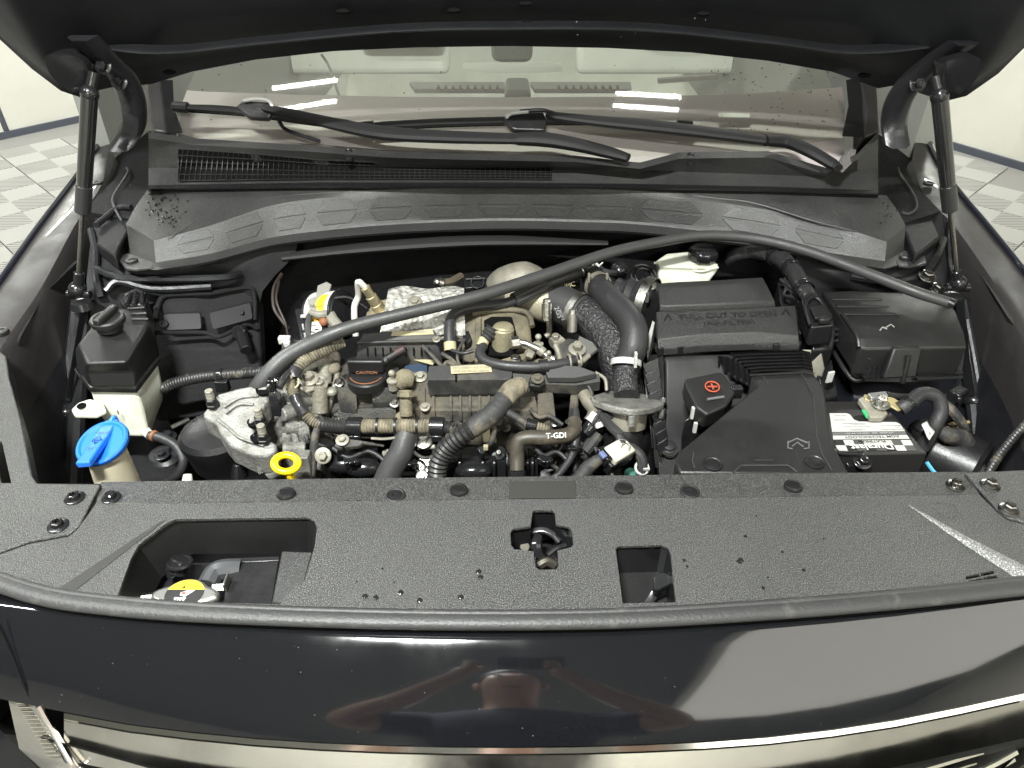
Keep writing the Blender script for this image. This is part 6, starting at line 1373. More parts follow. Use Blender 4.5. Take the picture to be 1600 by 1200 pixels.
bm = NB(); a, b = P(1482, 472.5, .999), P(1492, 477, .998); cyl(bm, a, b, .0085, .007); fin('end_plug', bm, M['plast'], LH)

CH, b_ = hose('coolant_pipe', 'bent black rubber coolant pipe with ribbed sleeve over the pump', 'hose', [(704, 548, .935), (702, 520, .955), (704, 500, .968), (714, 488, .975), (740, 480, .978), (780, 476, .98), (806, 468, .983), (850, 446, .99), (880, 434, .995), (903, 426, .995), (910, 418, .99)], [.0095, .0095, .0095, .0095, .009, .009, .009, .0105, .0115, .012, .010], 'rubber')
bm = NB()
pa, pb_ = P(803, 469, .983), P(851, 445.5, .99); dd = (pb_ - pa); x, y, z = frame_of(dd)
rows = [[o + (x * math.cos(a) + y * math.sin(a)) * (.0118 + .0012 * (i % 2)) for i, a in enumerate([2 * math.pi * q / 28 for q in range(28)])] for o in (pa, pb_)]
loft(bm, rows, True, True, True); fin('ribbed_sleeve', bm, M['rubgrey'], CH, sm=10)
bm = NB(); tube(bm, PS((704, 548, .935), (703, 535, .945)), .0108, 12, 1); fin('end_band', bm, M['ylabel'], CH)
bm = NB(); box(bm, P(893, 445, .975), (.03, .012, .018), Matrix.Rotation(.35, 3, 'Z')); tgx = fin('paper_tag', bm, M['plast'], CH, bevel=.002)
text(tgx, 'HMC', P(888, 446, .986), (1, .3, .1), (0, .5, .8), .012, M['ylabel'])
bm = NB(); ring(bm, P(905, 424, .995), dd, .0125, .0018); fin('spring_clip', bm, M['steel'], CH)

BP, b_ = hose('breather_pipe', 'curved dark hose with clip running across the dusty pump', 'hose', [(755, 540, .945), (750, 552, .942), (758, 563, .94), (780, 570, .94), (810, 573, .94), (845, 573, .94), (880, 568, .94), (898, 562, .94)], .0085, 'rubber')
bm = NB(); tube(bm, PS((842, 573, .94), (856, 572, .94)), .0118, 12, 1); fin('hose_clip', bm, M['fine'], BP)
for (u, v) in ((889, 565), (905, 562)):
    bm = NB(); ring(bm, P(u, v, .94), V((1, .25, 0)), .0115, .002); fin('spring_clip', bm, M['castw'], BP)

# charge pipe: coupling, clamps and crinkled elbow
CPp = thing('charge_pipe', 'fat black turbo charge pipe with crinkled skin and two steel worm clamps', 'charge pipe', P(950, 550, .8))
cl = [(858, 470, .952), (880, 478, .952), (910, 492, .95)]
bm = NB(); tube(bm, PS(*cl), [.036, .036, .035], 28, 4); fin('coupling', bm, M['rubgrey'], CPp, sm=60)
bm = NB(); tube(bm, PS((908, 490, .95), (930, 503, .948), (952, 528, .938), (966, 560, .92), (974, 600, .88), (978, 625, .86)), [.034, .034, .034, .0335, .0335, .034], 30, 8, rough=.018); fin('elbow', bm, M['texpipe'], CPp, sm=70)
dcl = P(910, 492, .95) - P(858, 470, .952)
for k, (u, v) in enumerate(((862, 472), (902, 489))):
    bm = NB(); bands(bm, P(u, v, .951), dcl, .0368, .012, .0012, 40); cbn = fin('worm_clamp', bm, M['steel'], CPp)
    bm = NB(); p = P(u - 8, v + 12, .98); cyl(bm, p + V((0, -.006, -.018)), p + V((0, .004, .012)), .0085, .0085, 14); lathe(bm, p + V((0, .004, .012)), V((0, .3, .9)), [(.0062, 0), (.0062, .006), (.004, .007)], 6); fin('clamp_screw', bm, M['steel'], cbn)
text(CPp, '2GS', P(872, 488, .978), (.35, -.55, -.75), (.9, .3, .2), .012, M['inkg'])
text(CPp, '28282', P(877, 492, .972), (.35, -.55, -.75), (.9, .3, .2), .008, M['inkg'])
# lower outlet: flange, throttle collar, lower pipe
FLg = thing('throttle_flange', 'silver cast flange and collar round the lower end of the charge pipe', 'flange', P(982, 640, .8))
ax = V((.05, .35, .93)).normalized(); c = P(980, 624, .9)
bm = NB(); o = []
for i in range(40):
    a = 2 * math.pi * i / 40; r = .051 + .010 * max(0, math.cos(2 * a)) ** 4 + .004 * max(0, -math.cos(2 * a)) ** 6; x, y, z = frame_of(ax); o.append(c + x * math.cos(a) * r + y * math.sin(a) * r)
prism(bm, o, ax * -.012); fg = fin('flange_ring', bm, M['alu'], FLg, bevel=.003)
bm = NB(); lathe(bm, c - ax * .045, ax, [(.026, -.012), (.027, 0), (.034, .001), (.0345, .03), (.034, .034)], 34); fin('collar', bm, mat('brushed_collar', (.5, .47, .38), .4, metal=.7, grain=(200, .3, .002)), FLg)
for q in (-.057, .057):
    bm = NB(); p = c + V((q, -.006, 0)); bolt(bm, p, ax, .005, False, .006); cyl(bm, p - ax * .012, p - ax * .028, .006, n=10); fin('flange_bolt', bm, M['steel'], fg)
bm = NB(); p = c + V((0.0, -.053, .002)); cyl(bm, p - ax * .012, p + ax * .006, .006); fin('flange_lug', bm, M['alu'], fg)
bm = NB(); tube(bm, [c - ax * .03, c - ax * .07, P(984, 700, .80), P(986, 760, .74)], [.024, .038, .040, .042], 26); fin('lower_pipe', bm, M['plast'], FLg, sm=60)
bm = NB(); tube(bm, PS((975, 700, .86), (985, 700, .862), (1000, 712, .855), (1004, 730, .84), (1000, 750, .82)), [.006, .0085, .0085, .0085, .008], 10); fin('drain_hose', bm, M['tape'], FLg)
bm = NB(); ring(bm, P(1003, 731, .84), V((0, -.6, .8)), .010, .0022, 14, 6); box(bm, P(1010, 733, .843), (.01, .003, .003)); fin('white_clip', bm, M['wpaper'], FLg)
bm = NB(); ball(bm, P(985, 740, .80), .010); fin('green_plug', bm, mat('mint_plastic', (.1, .35, .27), .5), FLg)
RH, b_ = hose('radiator_hose', 'bent black radiator hose held by a white spring clamp', 'radiator hose', [(926, 432, .975), (938, 452, .985), (955, 470, .988), (978, 492, .985), (990, 515, .975), (990, 540, .958), (982, 562, .938), (977, 582, .925)], [.0215, .0225, .0225, .023, .0235, .0235, .0225, .0215], 'rubber', 22)
bm = NB(); tube(bm, PS((978, 574, .93), (977, 595, .918), (979, 618, .906)), .0205, 24, 6, rough=.012); fin('crinkled_neck', bm, M['texpipe'], CPp, sm=70)
for (u, v, z, d, m) in ((973, 566, .938, V((-.1, -.75, -.7)), 'wpaper'), (934, 446, .983, V((.4, -.8, .1)), 'castw')):
    bm = NB(); bands(bm, P(978 if m == 'wpaper' else u, v + (2 if m == 'wpaper' else 0), z), d, .0234, .010, .0018, 34); kk = fin('spring_clamp', bm, M[m], RH)
    bm = NB()
    for s in (-1, 1):
        q = P(u + (20 if m == 'wpaper' else s * 14), v - 4 + (4 * s if m == 'wpaper' else -8), z + .024); box(bm, q, (.004, .008, .016))
    fin('clamp_ear', bm, M[m], kk)
BW, b_ = hose('intake_bellows', 'black corrugated intake bellows between hose and air filter box', 'bellows', [(952, 462, .95), (975, 464, .955), (1000, 470, .955), (1018, 476, .955)], [.030, .036, .042, .045], 'rubber', 28, corr=(.018, .007))
bm = NB(); bands(bm, P(1011, 474, .955), P(1018, 476, .955) - P(975, 464, .955), .0475, .016, .0015, 40); cb_ = fin('steel_clamp', bm, M['steel'], BW)
bm = NB(); lathe(bm, P(1016, 447, .99), V((.2, -.5, .8)), [(.010, 0), (.010, .006), (.006, .007)], 16); box(bm, P(1010, 462, .985), (.006, .02, .016)); fin('clamp_screw', bm, M['steel'], cb_)
PV = thing('purge_pipes', 'round black vacuum ports and pipes by the bulkhead behind the hose', 'pipes', P(960, 430, .93))
bm = NB(); lathe(bm, P(968, 424, .95), V((0, -.7, .7)), [(.018, 0), (.018, .008), (.012, .012), (.008, .016), (.004, .017)], 22); fin('round_port', bm, M['gloss'], PV)
bm = NB(); ring(bm, P(1006, 432, .95), V((.2, -.5, .8)), .026, .003); ring(bm, P(1006, 432, .945), V((.2, -.5, .8)), .018, .003); fin('port_ring', bm, M['gloss'], PV)
bm = NB(); tube(bm, PS((905, 425, .96), (920, 430, .96), (930, 445, .955), (925, 470, .95)), .012, 10); tube(bm, PS((935, 418, .96), (945, 425, .96), (962, 428, .955)), .007, 8); fin('pipe', bm, M['rubber'], PV)
bm = NB(); ring(bm, P(931, 418, .975), V((.8, .5, 0)), .009, .0022, 16, 6); tube(bm, PS((928, 408, .985), (931, 414, .98)), .0016, 5, 1); tube(bm, PS((942, 410, .985), (936, 415, .98)), .0016, 5, 1); fin('spring_clip', bm, M['wpaper'], PV)

# harness along the front
HN = thing('front_harness', 'dusty corrugated wiring harness along the valve cover front with shiny black clamps', 'wiring harness', P(600, 668, .86))
def seg(nm, pts, r, m, **k):
    bm = NB(); tube(bm, PS(*pts), r, 14, **k); return fin(nm, bm, M[m], HN, sm=40)
seg('dark_conduit', [(496, 662, .882), (510, 664, .884), (528, 666, .884), (546, 667, .884)], .0125, 'corr', corr=(.0048, .0016))
seg('tan_conduit', [(564, 666, .884), (600, 666, .884), (640, 666, .884), (674, 666, .884)], .0122, 'corrtan', corr=(.0048, .0015))
seg('dark_conduit', [(692, 668, .884), (704, 670, .883), (716, 674, .88), (730, 680, .878)], .0115, 'corr', corr=(.0048, .0016))
for a, b in ((544, 566), (672, 694)):
    bm = NB(); cyl(bm, P(a, 666.5, .884), P(b, 667, .884), .0158, n=20, ch=.05); q = fin('clamp', bm, M['gloss'], HN)
    bm = NB(); box(bm, P((a + b) / 2, 683, .872), (.018, .012, .012)); fin('clamp_foot', bm, M['gloss'], q, bevel=.002)
seg('loop_conduit', [(500, 664, .885), (486, 656, .892), (472, 642, .905), (461, 622, .922), (454, 600, .937), (457, 586, .945), (466, 574, .95)], [.0085, .009, .009, .009, .009, .0085, .009], 'corrtan', corr=(.0042, .0014))
seg('upper_conduit', [(466, 574, .95), (478, 562, .953), (500, 550, .957), (520, 540, .96), (534, 534, .96)], [.0095, .011, .0115, .0115, .011], 'corrtan', corr=(.0048, .0016))
seg('tape_patch', [(461, 592, .944), (460, 584, .949), (464, 577, .952)], .0105, 'tapeg', sub=4)
seg('tape_patch', [(476, 646, .904), (466, 632, .916), (460, 618, .926)], .0092, 'tapeg', sub=4)
seg('down_lead', [(497, 666, .882), (492, 684, .872), (490, 710, .85), (488, 735, .83), (486, 755, .81)], [.005, .0065, .0065, .006, .006], 'tape', rough=.05)
bm = NB(); ring(bm, P(456, 597, .941), V((0, -.6, .8)), .011, .0018); tube(bm, PS((456, 590, .95), (450, 586, .956), (446, 590, .955)), .002, 6); fin('yellow_tie', bm, M['ylabel'], HN)
bm = NB(); tube(bm, PS((580, 685, .872), (600, 686, .872), (618, 684, .873)), .0022, 6, corr=None); fin('tie_tail', bm, M['castw'], HN)
bm = NB(); wires(bm, P(470, 660, .88), P(480, 690, .86), 3, .003, .0, .008); tag(fin('wire', bm, M['tape'], HN), kind='stuff')

ML = thing('main_loom', 'thick loom of cloth tape turning into black corrugated conduit in front of the ribbed cover', 'wiring loom', P(740, 670, .86))
bm = NB(); tube(bm, PS((824, 606, .918), (812, 604, .922), (800, 610, .922), (786, 626, .915), (772, 644, .908), (752, 660, .9), (734, 672, .893)), [.010, .0145, .0165, .0165, .0165, .0165, .015], 16, 8, rough=.025); fin('taped_run', bm, M['tape'], ML, sm=60)
bm = NB(); tube(bm, PS((822, 606, .919), (812, 604, .922), (800, 610, .9225), (788, 624, .916)), [.0112, .0155, .0172, .0168], 16, 8, rough=.02); fin('dusty_wrap', bm, M['corrtan'], ML, sm=60)
bm = NB(); tube(bm, PS((738, 669, .894), (722, 680, .885), (706, 692, .872), (692, 708, .855), (684, 728, .835), (682, 760, .80)), .0165, 18, corr=(.0075, .0026)); fin('conduit', bm, M['corr'], ML, sm=40)
bm = NB(); tube(bm, PS((782, 640, .905), (800, 648, .9), (816, 658, .892), (824, 664, .886)), [.008, .0065, .006, .0075], 10); fin('branch', bm, M['tape'], ML, sm=60)
bm = NB(); tube(bm, PS((820, 661, .888), (830, 664, .885), (838, 667, .882)), .0075, 10, corr=(.0045, .0014)); tube(bm, PS((836, 666, .883), (846, 668, .88), (856, 671, .876)), .0078, 10, corr=(.0045, .0014)); fin('branch_conduit', bm, M['corrtan'], ML)
bm = NB(); cyl(bm, P(822, 662, .887), P(838, 666, .884), .0098); fin('clamp', bm, M['gloss'], ML)
bm = NB(); tube(bm, PS((770, 640, .905), (768, 655, .895), (771, 672, .88), (768, 690, .862), (757, 700, .85)), [.0065, .0055, .0055, .005, .004], 8, rough=.05); fin('branch', bm, M['tape'], ML, sm=60)
bm = NB(); prism(bm, PS((742, 698, .852), (758, 690, .855), (766, 700, .85), (752, 710, .845)), .012); cn = fin('connector', bm, M['gloss'], ML, bevel=.002)
bm = NB(); box(bm, P(759, 699, .856), (.007, .007, .006)); fin('connector_lock', bm, M['ylabel'], cn)

LR, b_ = hose('lower_hose', 'fat matt grey hose dropping from under the harness towards the radiator', 'hose', [(636, 676, .872), (632, 690, .862), (626, 708, .848), (614, 728, .83), (600, 760, .80)], [.0185, .019, .0195, .02, .021], 'rubgrey', 20)
TG, b_ = hose('fuel_hose', 'bent dusty rubber fuel hose printed T-GDI', 'hose', [(808, 735, .84), (808, 715, .855), (808, 700, .868), (813, 688, .878), (826, 684, .882), (850, 684, .882), (876, 682, .882), (892, 677, .882), (898, 668, .884), (896, 656, .888)], [.0115, .0115, .0115, .012, .012, .012, .012, .0118, .0115, .011], mat('dusty_hose', (.05, .043, .032), .45, dust=(.25, (.13, .105, .07), 20)))
text(TG, 'T-GDI', P(869, 681, .8935), (P(880, 680, .894) - P(858, 681, .894)), (0, .75, .65), .0118, M['inkw'], .0012, bold=.008)
bm = NB(); ring(bm, P(896, 659, .887), V((0, .3, .9)), .0118, .0018); fin('hose_clip', bm, M['steel'], TG)
bm = NB(); cyl(bm, P(808, 735, .84), P(808, 752, .826), .014); fin('hose_socket', bm, M['gloss'], TG)
bm = NB(); tube(bm, PS((820, 725, .845), (808, 728, .846), (796, 724, .845), (797, 712, .852)), .003, 6); fin('wire_clip', bm, M['gloss'], TG)
OL, b_ = hose('oil_lead', 'black lead curving down beside the fuel hose', 'cable', [(899, 640, .89), (900, 665, .88), (899, 690, .868), (892, 715, .85), (876, 738, .83), (860, 750, .82)], [.006, .0075, .007, .006, .0055, .005], 'rubber')
# white purge valve
PVv = thing('purge_valve', 'cream purge valve block with blue plug and corrugated hose tails', 'valve', P(960, 715, .85))
Rz = Matrix.Rotation(rad(38), 3, 'Z') @ Matrix.Rotation(rad(18), 3, 'X')
bm = NB(); box(bm, P(966, 707, .873), (.042, .03, .022), Rz); vb3 = fin('valve_body', bm, mat('cream_plastic', (.55, .53, .42), .45), PVv, bevel=.003)
bm = NB(); box(bm, P(967, 722, .858), (.05, .012, .024), Rz); fin('valve_bracket', bm, M['plast'], PVv, bevel=.002)
bm = NB(); box(bm, P(945, 713, .873), (.016, .026, .02), Rz); fin('plug_shell', bm, M['gloss'], PVv, bevel=.002)
bm = NB(); box(bm, P(942, 711, .884), (.008, .012, .006), Rz); fin('blue_lock', bm, mat('slate_blue', (.12, .15, .3), .45), PVv, bevel=.001)
bm = NB(); tube(bm, PS((942, 714, .872), (930, 722, .866), (918, 732, .855), (905, 750, .84)), [.007, .0095, .012, .012], 12, rough=.04); fin('taped_lead', bm, M['tape'], PVv, sm=60)
bm = NB(); rws = []; tube(bm, PS((938, 645, .885), (945, 655, .887), (956, 668, .888), (968, 680, .886), (972, 695, .88)), [.0065, .0075, .0085, .0085, .008], 12, flat=.8); fin('ribbed_hose', bm, M['rubber'], PVv)
for k in (-1, 0, 1):
    bm = NB(); tube(bm, [p + V((.0045 * k, -.004, .0065)) for p in PS((940, 648, .885), (956, 668, .888), (967, 680, .886))], .0012, 5); fin('hose_rib', bm, M['rubgrey'], PVv)
bm = NB(); ring(bm, P(972, 697, .881), V((0, -.7, .7)), .010, .0012); ring(bm, P(978, 702, .879), V((.5, -.5, .6)), .009, .0012); tube(bm, PS((978, 690, .889), (984, 696, .886), (982, 704, .882)), .0015, 6); fin('spring_clip', bm, M['steel'], PVv)
WFt = thing('vacuum_fitting', 'white plastic tee fitting with dusty elbow hose near the silver flange', 'hose fitting', P(925, 660, .85))
bm = NB(); tube(bm, PS((912, 615, .9), (920, 628, .895), (928, 640, .886), (926, 652, .876), (920, 660, .87)), [.011, .0115, .011, .0105, .0105], 14); fin('elbow_hose', bm, mat('dusty_elbow', (.14, .13, .1), .6, dust=(.3, (.27, .23, .16), 30)), WFt)
bm = NB(); tube(bm, PS((932, 648, .885), (922, 660, .876)), .0095, 12, 1); tube(bm, PS((935, 660, .878), (938, 668, .872)), .008, 12, 1); fin('tee', bm, M['wpaper'], WFt)
bm = NB(); cyl(bm, P(926, 664, .874), P(914, 678, .862), .012); fin('plug', bm, M['gloss'], WFt)
bm = NB(); tube(bm, PS((942, 630, .9), (938, 642, .892), (930, 656, .884), (924, 668, .872)), .004, 8); tube(bm, PS((946, 650, .888), (962, 650, .886)), .0055, 8, 1); fin('pipe', bm, M['rubber'], WFt)
bm = NB(); box(bm, P(964, 653, .885), (.004, .005, .018)); fin('yellow_clip', bm, M['ylabel'], WFt)
bm = NB(); tube(bm, PS((934, 678, .86), (925, 692, .85), (914, 705, .84)), .011, 10); fin('grey_hose', bm, M['tape'], WFt)

# ---- side harness by the tower
TWH, b_ = hose('tower_harness', 'black corrugated harness crossing the felt tower panel behind the mount', 'wiring harness', [(256, 606, .85), (275, 598, .86), (310, 590, .87), (345, 586, .875), (385, 583, .88), (420, 580, .885)], .0105, 'corr', 12, corr=(.005, .0015))
bm = NB(); cyl(bm, P(340, 587, .875), P(350, 586, .876), .0122); box(bm, P(348, 602, .862), (.022, .014, .022)); fin('harness_clip', bm, M['gloss'], TWH, bevel=.002)

# ---- brake booster, hydraulic block and bits at the bulkhead
HB = thing('hydraulic_block', 'black hydraulic unit with grey bracket and white barcode label at the bulkhead', 'hydraulic unit', P(490, 500, .88))
bm = NB(); prism(bm, PS((460, 482, .962), (500, 478, .962), (512, 500, .955), (512, 530, .94), (470, 530, .94)), .07); hbb = fin('unit_case', bm, M['dark'], HB, bevel=.003)
bm = NB(); prism(bm, PS((486, 503, .957), (497, 502, .957), (503, 512, .952), (500, 528, .944), (486, 528, .944)), .002); fin('barcode_label', bm, M['wpaper'], hbb)
bm = NB(); box(bm, P(474, 512, .95), (.003, .002, .014)); box(bm, P(477, 526, .943), (.003, .002, .014)); box(bm, P(474, 494, .962), (.009, .006, .003)); fin('silver_edge', bm, M['wpaper'], hbb)
bm = NB()
for (a, b) in ((491, 508), (495, 515), (489, 519), (496, 523)): box(bm, P(a, b, .956 - (b - 503) * .0005), (.007, .004, .002))
fin('label_print', bm, M['ink'], hbb)
bm = NB(); prism(bm, PS((480, 468, .98), (494, 462, .985), (496, 446, .99), (510, 440, .99), (518, 444, .99), (512, 464, .982), (510, 486, .97), (484, 486, .97)), .004); fin('bracket', bm, mat('grey_bracket', (.3, .29, .26), .5, metal=.4, grain=(200, .3, .002)), HB, bevel=.001)
bm = NB(); prism(bm, PS((503, 468, .984), (509, 466, .984), (511, 488, .97), (505, 490, .97)), .006); fin('rusty_strip', bm, M['orange'], HB)
bm = NB(); tube(bm, PS((484, 488, .968), (500, 492, .968), (514, 490, .965), (520, 500, .96), (530, 512, .955)), [.005, .007, .009, .010, .010], 10); fin('grey_hose', bm, mat('grey_pipe', (.2, .19, .16), .55), HB)
bm = NB(); ball(bm, P(506, 503, .958), .008); fin('orange_boot', bm, M['orange'], HB)
bm = NB(); tube(bm, PS((440, 428, .96), (428, 450, .95), (428, 480, .93), (440, 500, .91), (452, 515, .9)), .0035, 6); tube(bm, PS((436, 440, .955), (432, 470, .94), (446, 505, .91), (450, 525, .9)), .0025, 6); fin('brown_pipe', bm, mat('brown_pipe', (.02, .013, .009), .6), HB)
bm = NB(); box(bm, P(445, 531, .90), (.022, .012, .014)); box(bm, P(449, 538, .895), (.012, .01, .014)); cw_ = fin('white_connector', bm, M['wpaper'], HB, bevel=.002)
bm = NB(); tube(bm, PS((445, 536, .895), (446, 552, .88), (450, 570, .86)), .006, 8); fin('lead', bm, M['tape'], HB)
bm = NB(); tube(bm, PS((484, 492, .965), (481, 510, .955), (483, 530, .94)), .0055, 8); fin('pipe', bm, M['rubgrey'], HB)
bm = NB(); prism(bm, roundp(PS((455, 533, .93), (468, 528, .93), (476, 538, .925), (462, 548, .92)), .2), .015); bolt(bm, P(464, 536, .932), UP, .006); fin('plug', bm, M['gloss'], HB)
BO_ = thing('brake_booster', 'round booster drum with white band and yellow warning label', 'booster', P(535, 490, .9))
bm = NB(); ax = V((.9, -.3, .25)).normalized(); c = P(525, 492, .945); cyl(bm, c - ax * .045, c + ax * .02, .042, n=36, ch=.06); fin('drum', bm, M['dark'], BO_)
bm = NB(); bands(bm, c - ax * .012, ax, .0424, .05, .0006, 40); fin('white_band', bm, M['wpaper'], BO_)
bm = NB(); x, y, z = frame_of(ax); 
up2 = (UP - ax * UP.dot(ax)).normalized(); s2 = ax.cross(up2)
tf = (EYE - c).normalized(); tf = (tf - ax * tf.dot(ax)).normalized(); ty_ = (up2 - tf * up2.dot(tf)).normalized()
arc = [c - ax * .006 + (tf * math.cos(a) + ty_ * math.sin(a)) * .0434 for a in [rad(-62 + 8 * k) for k in range(16)]]
loft(bm, [[p - ax * .012 for p in arc], [p + ax * .012 for p in arc]]); yb = fin('yellow_band', bm, M['yelpaper'], BO_)
tf = (EYE - c).normalized(); tf = (tf - ax * tf.dot(ax)).normalized(); ty_ = (up2 - tf * up2.dot(tf)).normalized()
for i, s in enumerate(('DANGER', 'OZ', 'GO 22')): text(yb, s, c - ax * .006 + tf * .0438 + ty_ * (.018 - .013 * i), ax, ty_, (.007, .011, .010)[i], M['ink'] if i < 2 else M['red'])
bm = NB(); ring(bm, c + ax * .016, ax, .0425, .003, 40); fin('drum_rim', bm, M['gloss'], BO_)
bm = NB(); tube(bm, PS((520, 466, .985), (540, 464, .985), (556, 470, .978), (574, 482, .965)), .003, 6); fin('pipe', bm, M['gloss'], BO_)
BH = thing('bulkhead_connector', 'black plug and bolt head against the dark bulkhead above the heat shield', 'connector', P(700, 440, .95))
bm = NB(); cyl(bm, P(692, 444, .965), P(684, 441, .97), .010); ball(bm, P(683, 441, .972), .0075); fin('bolt_head', bm, M['steel'], BH)
bm = NB(); tube(bm, PS((690, 443, .965), (705, 440, .96), (720, 432, .955)), .008, 8); fin('pipe', bm, mat('brown_steel', (.2, .17, .12), .45, metal=.6), BH)
bm = NB(); prism(bm, PS((724, 434, .955), (762, 432, .955), (764, 448, .945), (726, 450, .945)), .03); ring(bm, P(746, 441, .953), (0, -.6, .8), .012, .0015); fin('plug', bm, M['gloss'], BH, bevel=.003)
bm = NB(); tube(bm, PS((728, 436, .957), (758, 435, .957)), .0015, 6, 1); fin('plug_rib', bm, M['rubgrey'], BH)

# small hardware: cover bolts, ties and leads that fill the gaps
for (u, v, z, r) in ((530, 598, .905, .005), (617, 630, .885, .005), (526, 650, .862, .005), (664, 636, .882, .005), (790, 668, .85, .005), (868, 660, .86, .005), (700, 668, .853, .0045), (560, 514, .958, .004), (682, 530, .95, .004), (735, 575, .93, .005), (806, 560, .935, .005), (828, 552, .935, .005)):
    ebolt('bolt', u, v, z, r, (0, -.35, .94), RN.choice(('castw', 'dzinc')))
for (u, v) in ((590, 666), (618, 666), (652, 666)):
    bm = NB(); bands(bm, P(u, v, .884), V((1, 0, 0)), .0128, .004, .001, 20); fin('cable_tie', bm, M['plast'], HN)
for l, r, m in (([(520, 700, .86), (545, 715, .85), (575, 705, .85), (600, 720, .84), (612, 745, .82)], .0035, 'rubber'), ([(500, 650, .9), (520, 675, .875), (560, 690, .86), (600, 696, .85)], .003, 'tape'), ([(828, 640, .88), (842, 652, .875), (858, 650, .875), (880, 664, .87)], .0035, 'tape'), ([(836, 700, .86), (850, 712, .85), (870, 706, .85), (890, 722, .84)], .004, 'rubber'), ([(700, 545, .94), (722, 552, .942), (740, 548, .945)], .003, 'rubber'), ([(440, 560, .95), (455, 548, .955), (474, 546, .955), (492, 536, .955)], .003, 'rubber'), ([(640, 700, .85), (660, 715, .845), (684, 712, .84)], .003, 'tape'), ([(905, 590, .915), (918, 602, .91), (925, 618, .9), (918, 640, .885)], .0035, 'rubber'), ([(930, 700, .86), (948, 730, .85), (960, 748, .84)], .004, 'corr')):
    etube('wire_lead', l, r, m, 8)
for (u, v, z, a) in ((548, 722, .845, .4), (850, 720, .85, -.5), (896, 700, .86, .3), (640, 725, .83, 0), (450, 556, .955, .5)):
    bm = NB(); Rz_ = Matrix.Rotation(a, 3, 'Z'); box(bm, P(u, v, z), (.02, .013, .013), Rz_); box(bm, P(u, v, z + .007), (.008, .009, .005), Rz_); box(bm, P(u + 8, v, z), (.01, .009, .009), Rz_); fin('wire_connector', bm, M['gloss'], EN, bevel=.0015)
# ================================================================ PHOTOGRAPHER (seen as a reflection in the lip panel and chrome)
PE = thing('person', 'person in navy shirt holding up a phone, mirrored in the glossy nose panel', 'person', (0, -0.320, 0))
def skin(name, chains, m, par, sub=2):
    """chains: list of [(x,y,z,r)...]; points that coincide are welded"""
    vs, es, rs, idx = [], [], [], {}
    for ch in chains:
        prev = None
        for (x, y, z, r) in ch:
            k = (round(x, 3), round(y, 3), round(z, 3))
            if k not in idx: idx[k] = len(vs); vs.append(V((x, y, z)) - BASE[par]); rs.append(r)
            if prev is not None and prev != idx[k]: es.append((prev, idx[k]))
            prev = idx[k]
    me = bpy.data.meshes.new(name); me.from_pydata(vs, es, []); me.materials.append(m)
    o = bpy.data.objects.new(name, me); COL.objects.link(o); o.parent = par; BASE[o] = BASE[par]
    sk = o.modifiers.new('skin', 'SKIN'); sk.use_smooth_shade = True
    for i, r in enumerate(rs): me.skin_vertices[0].data[i].radius = (r, r)
    me.skin_vertices[0].data[0].use_root = True
    sb = o.modifiers.new('sub', 'SUBSURF'); sb.levels = sub; sb.render_levels = sub
    return o
mir = lambda ch: [(-x, y, z, r) for x, y, z, r in ch]
legs = [(0, -0.350, .92, .13), (.1, -0.350, .86, .09), (.11, -0.330, .5, .062), (.12, -0.350, .1, .04), (.12, -0.250, .05, .04)]
spine = [(0, -0.350, .92, .13), (0, -0.350, 1.15, .135), (0, -0.340, 1.40, .14), (0, -0.320, 1.52, .065), (0, -0.290, 1.6, .07)]
arm = [(0, -0.340, 1.40, .14), (.19, -0.330, 1.43, .065), (.39, -0.210, 1.36, .052), (.25, -.17, 1.47, .042), (.115, -.045, 1.56, .026), (.098, -.03, 1.60, .03)]
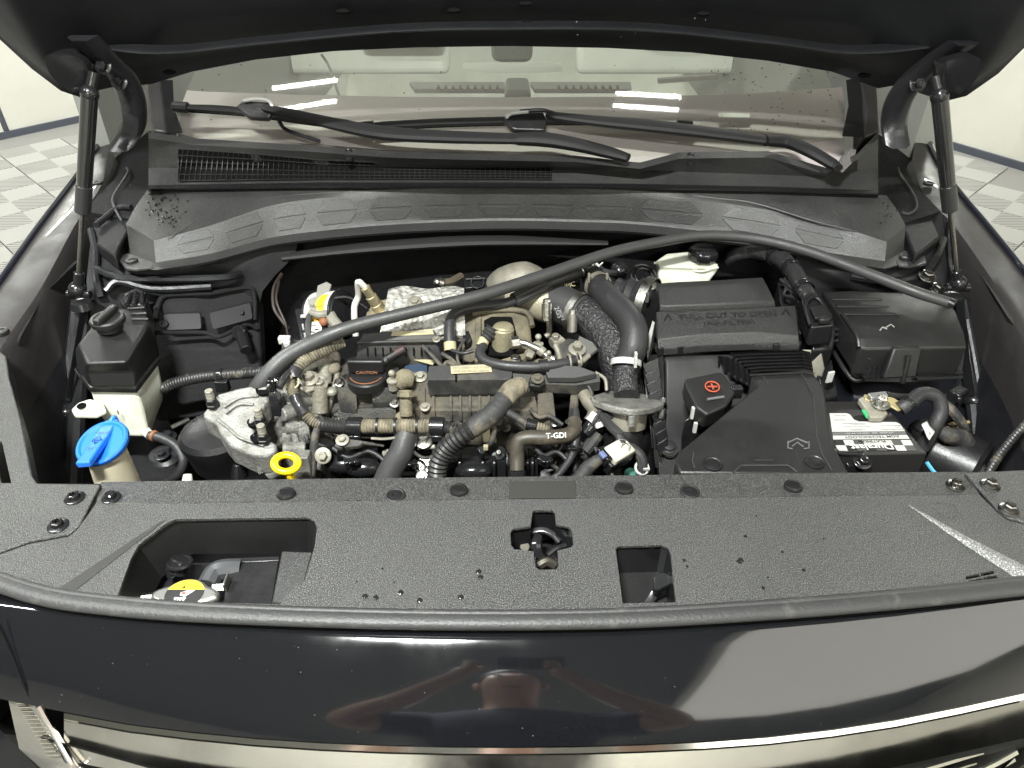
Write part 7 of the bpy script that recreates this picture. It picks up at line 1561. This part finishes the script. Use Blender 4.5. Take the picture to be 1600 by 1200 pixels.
body = skin('body', [spine, legs, mir(legs), arm, mir(arm), [(0, -0.290, 1.6, .07), (0, -0.270, 1.67, .085), (0, -0.270, 1.76, .09), (0, -0.290, 1.82, .05)], [(0, -0.270, 1.67, .085), (0, -0.185, 1.68, .016)]], M['skin'], PE)
for s in (1, -1):
    for k in range(4):
        z = 1.625 - .018 * k; b = skin('finger', [[(s * .098, -.035, z, .009), (s * .105, -.015, z + .004, .009), (s * .092, -.004, z + .006, .008), (s * (.076 - .003 * abs(k - 1)), -.006, z + .006, .007)]], M['skin'], body, 1)
    skin('thumb', [[(s * .095, -.04, 1.60, .011), (s * .08, -.045, 1.615, .010), (s * .06, -.04, 1.62, .008)]], M['skin'], body, 1)
slv = [(0, -0.340, 1.40, .16), (.19, -0.330, 1.43, .08), (.33, -0.250, 1.38, .072)]
skin('shirt', [[(0, -0.350, .86, .155), (0, -0.350, 1.15, .155), (0, -0.340, 1.40, .16), (0, -0.325, 1.48, .12), (0, -0.31, 1.53, .085)], slv, mir(slv)], M['shirt'], body)
tr = [(0, -0.350, .9, .14), (.1, -0.350, .84, .10), (.11, -0.330, .5, .075), (.12, -0.350, .08, .06)]
skin('trousers', [tr, mir(tr)], M['trous'], body)
bm = NB(); ball(bm, (0, -0.300, 1.80), .098, (.95, 1.05, .72), 20); fin('hair', bm, M['hair'], body)
for s in (1, -1):
    bm = NB(); ball(bm, (s * .033, -0.188, 1.735), .012, n=10); fin('eye', bm, M['wpaper'], body)
    bm = NB(); ball(bm, (s * .09, -0.280, 1.72), .03, (.35, .7, 1), 10); fin('ear', bm, M['skin'], body)
bm = NB(); box(bm, (0, -0.200, 1.635), (.05, .012, .01)); fin('mouth', bm, mat('lips', (.3, .12, .1), .5), body, bevel=.004)
# phone held just behind the view point
bm = NB(); Rp = Matrix.Rotation(-PITCH, 3, 'X'); box(bm, EYE + Rp @ V((.045, -.016, -.005)), (.15, .008, .074), Rp)
PHN = solo('phone', 'dark phone held up sideways in both hands', 'phone', bm, M['gloss'], bevel=.003)
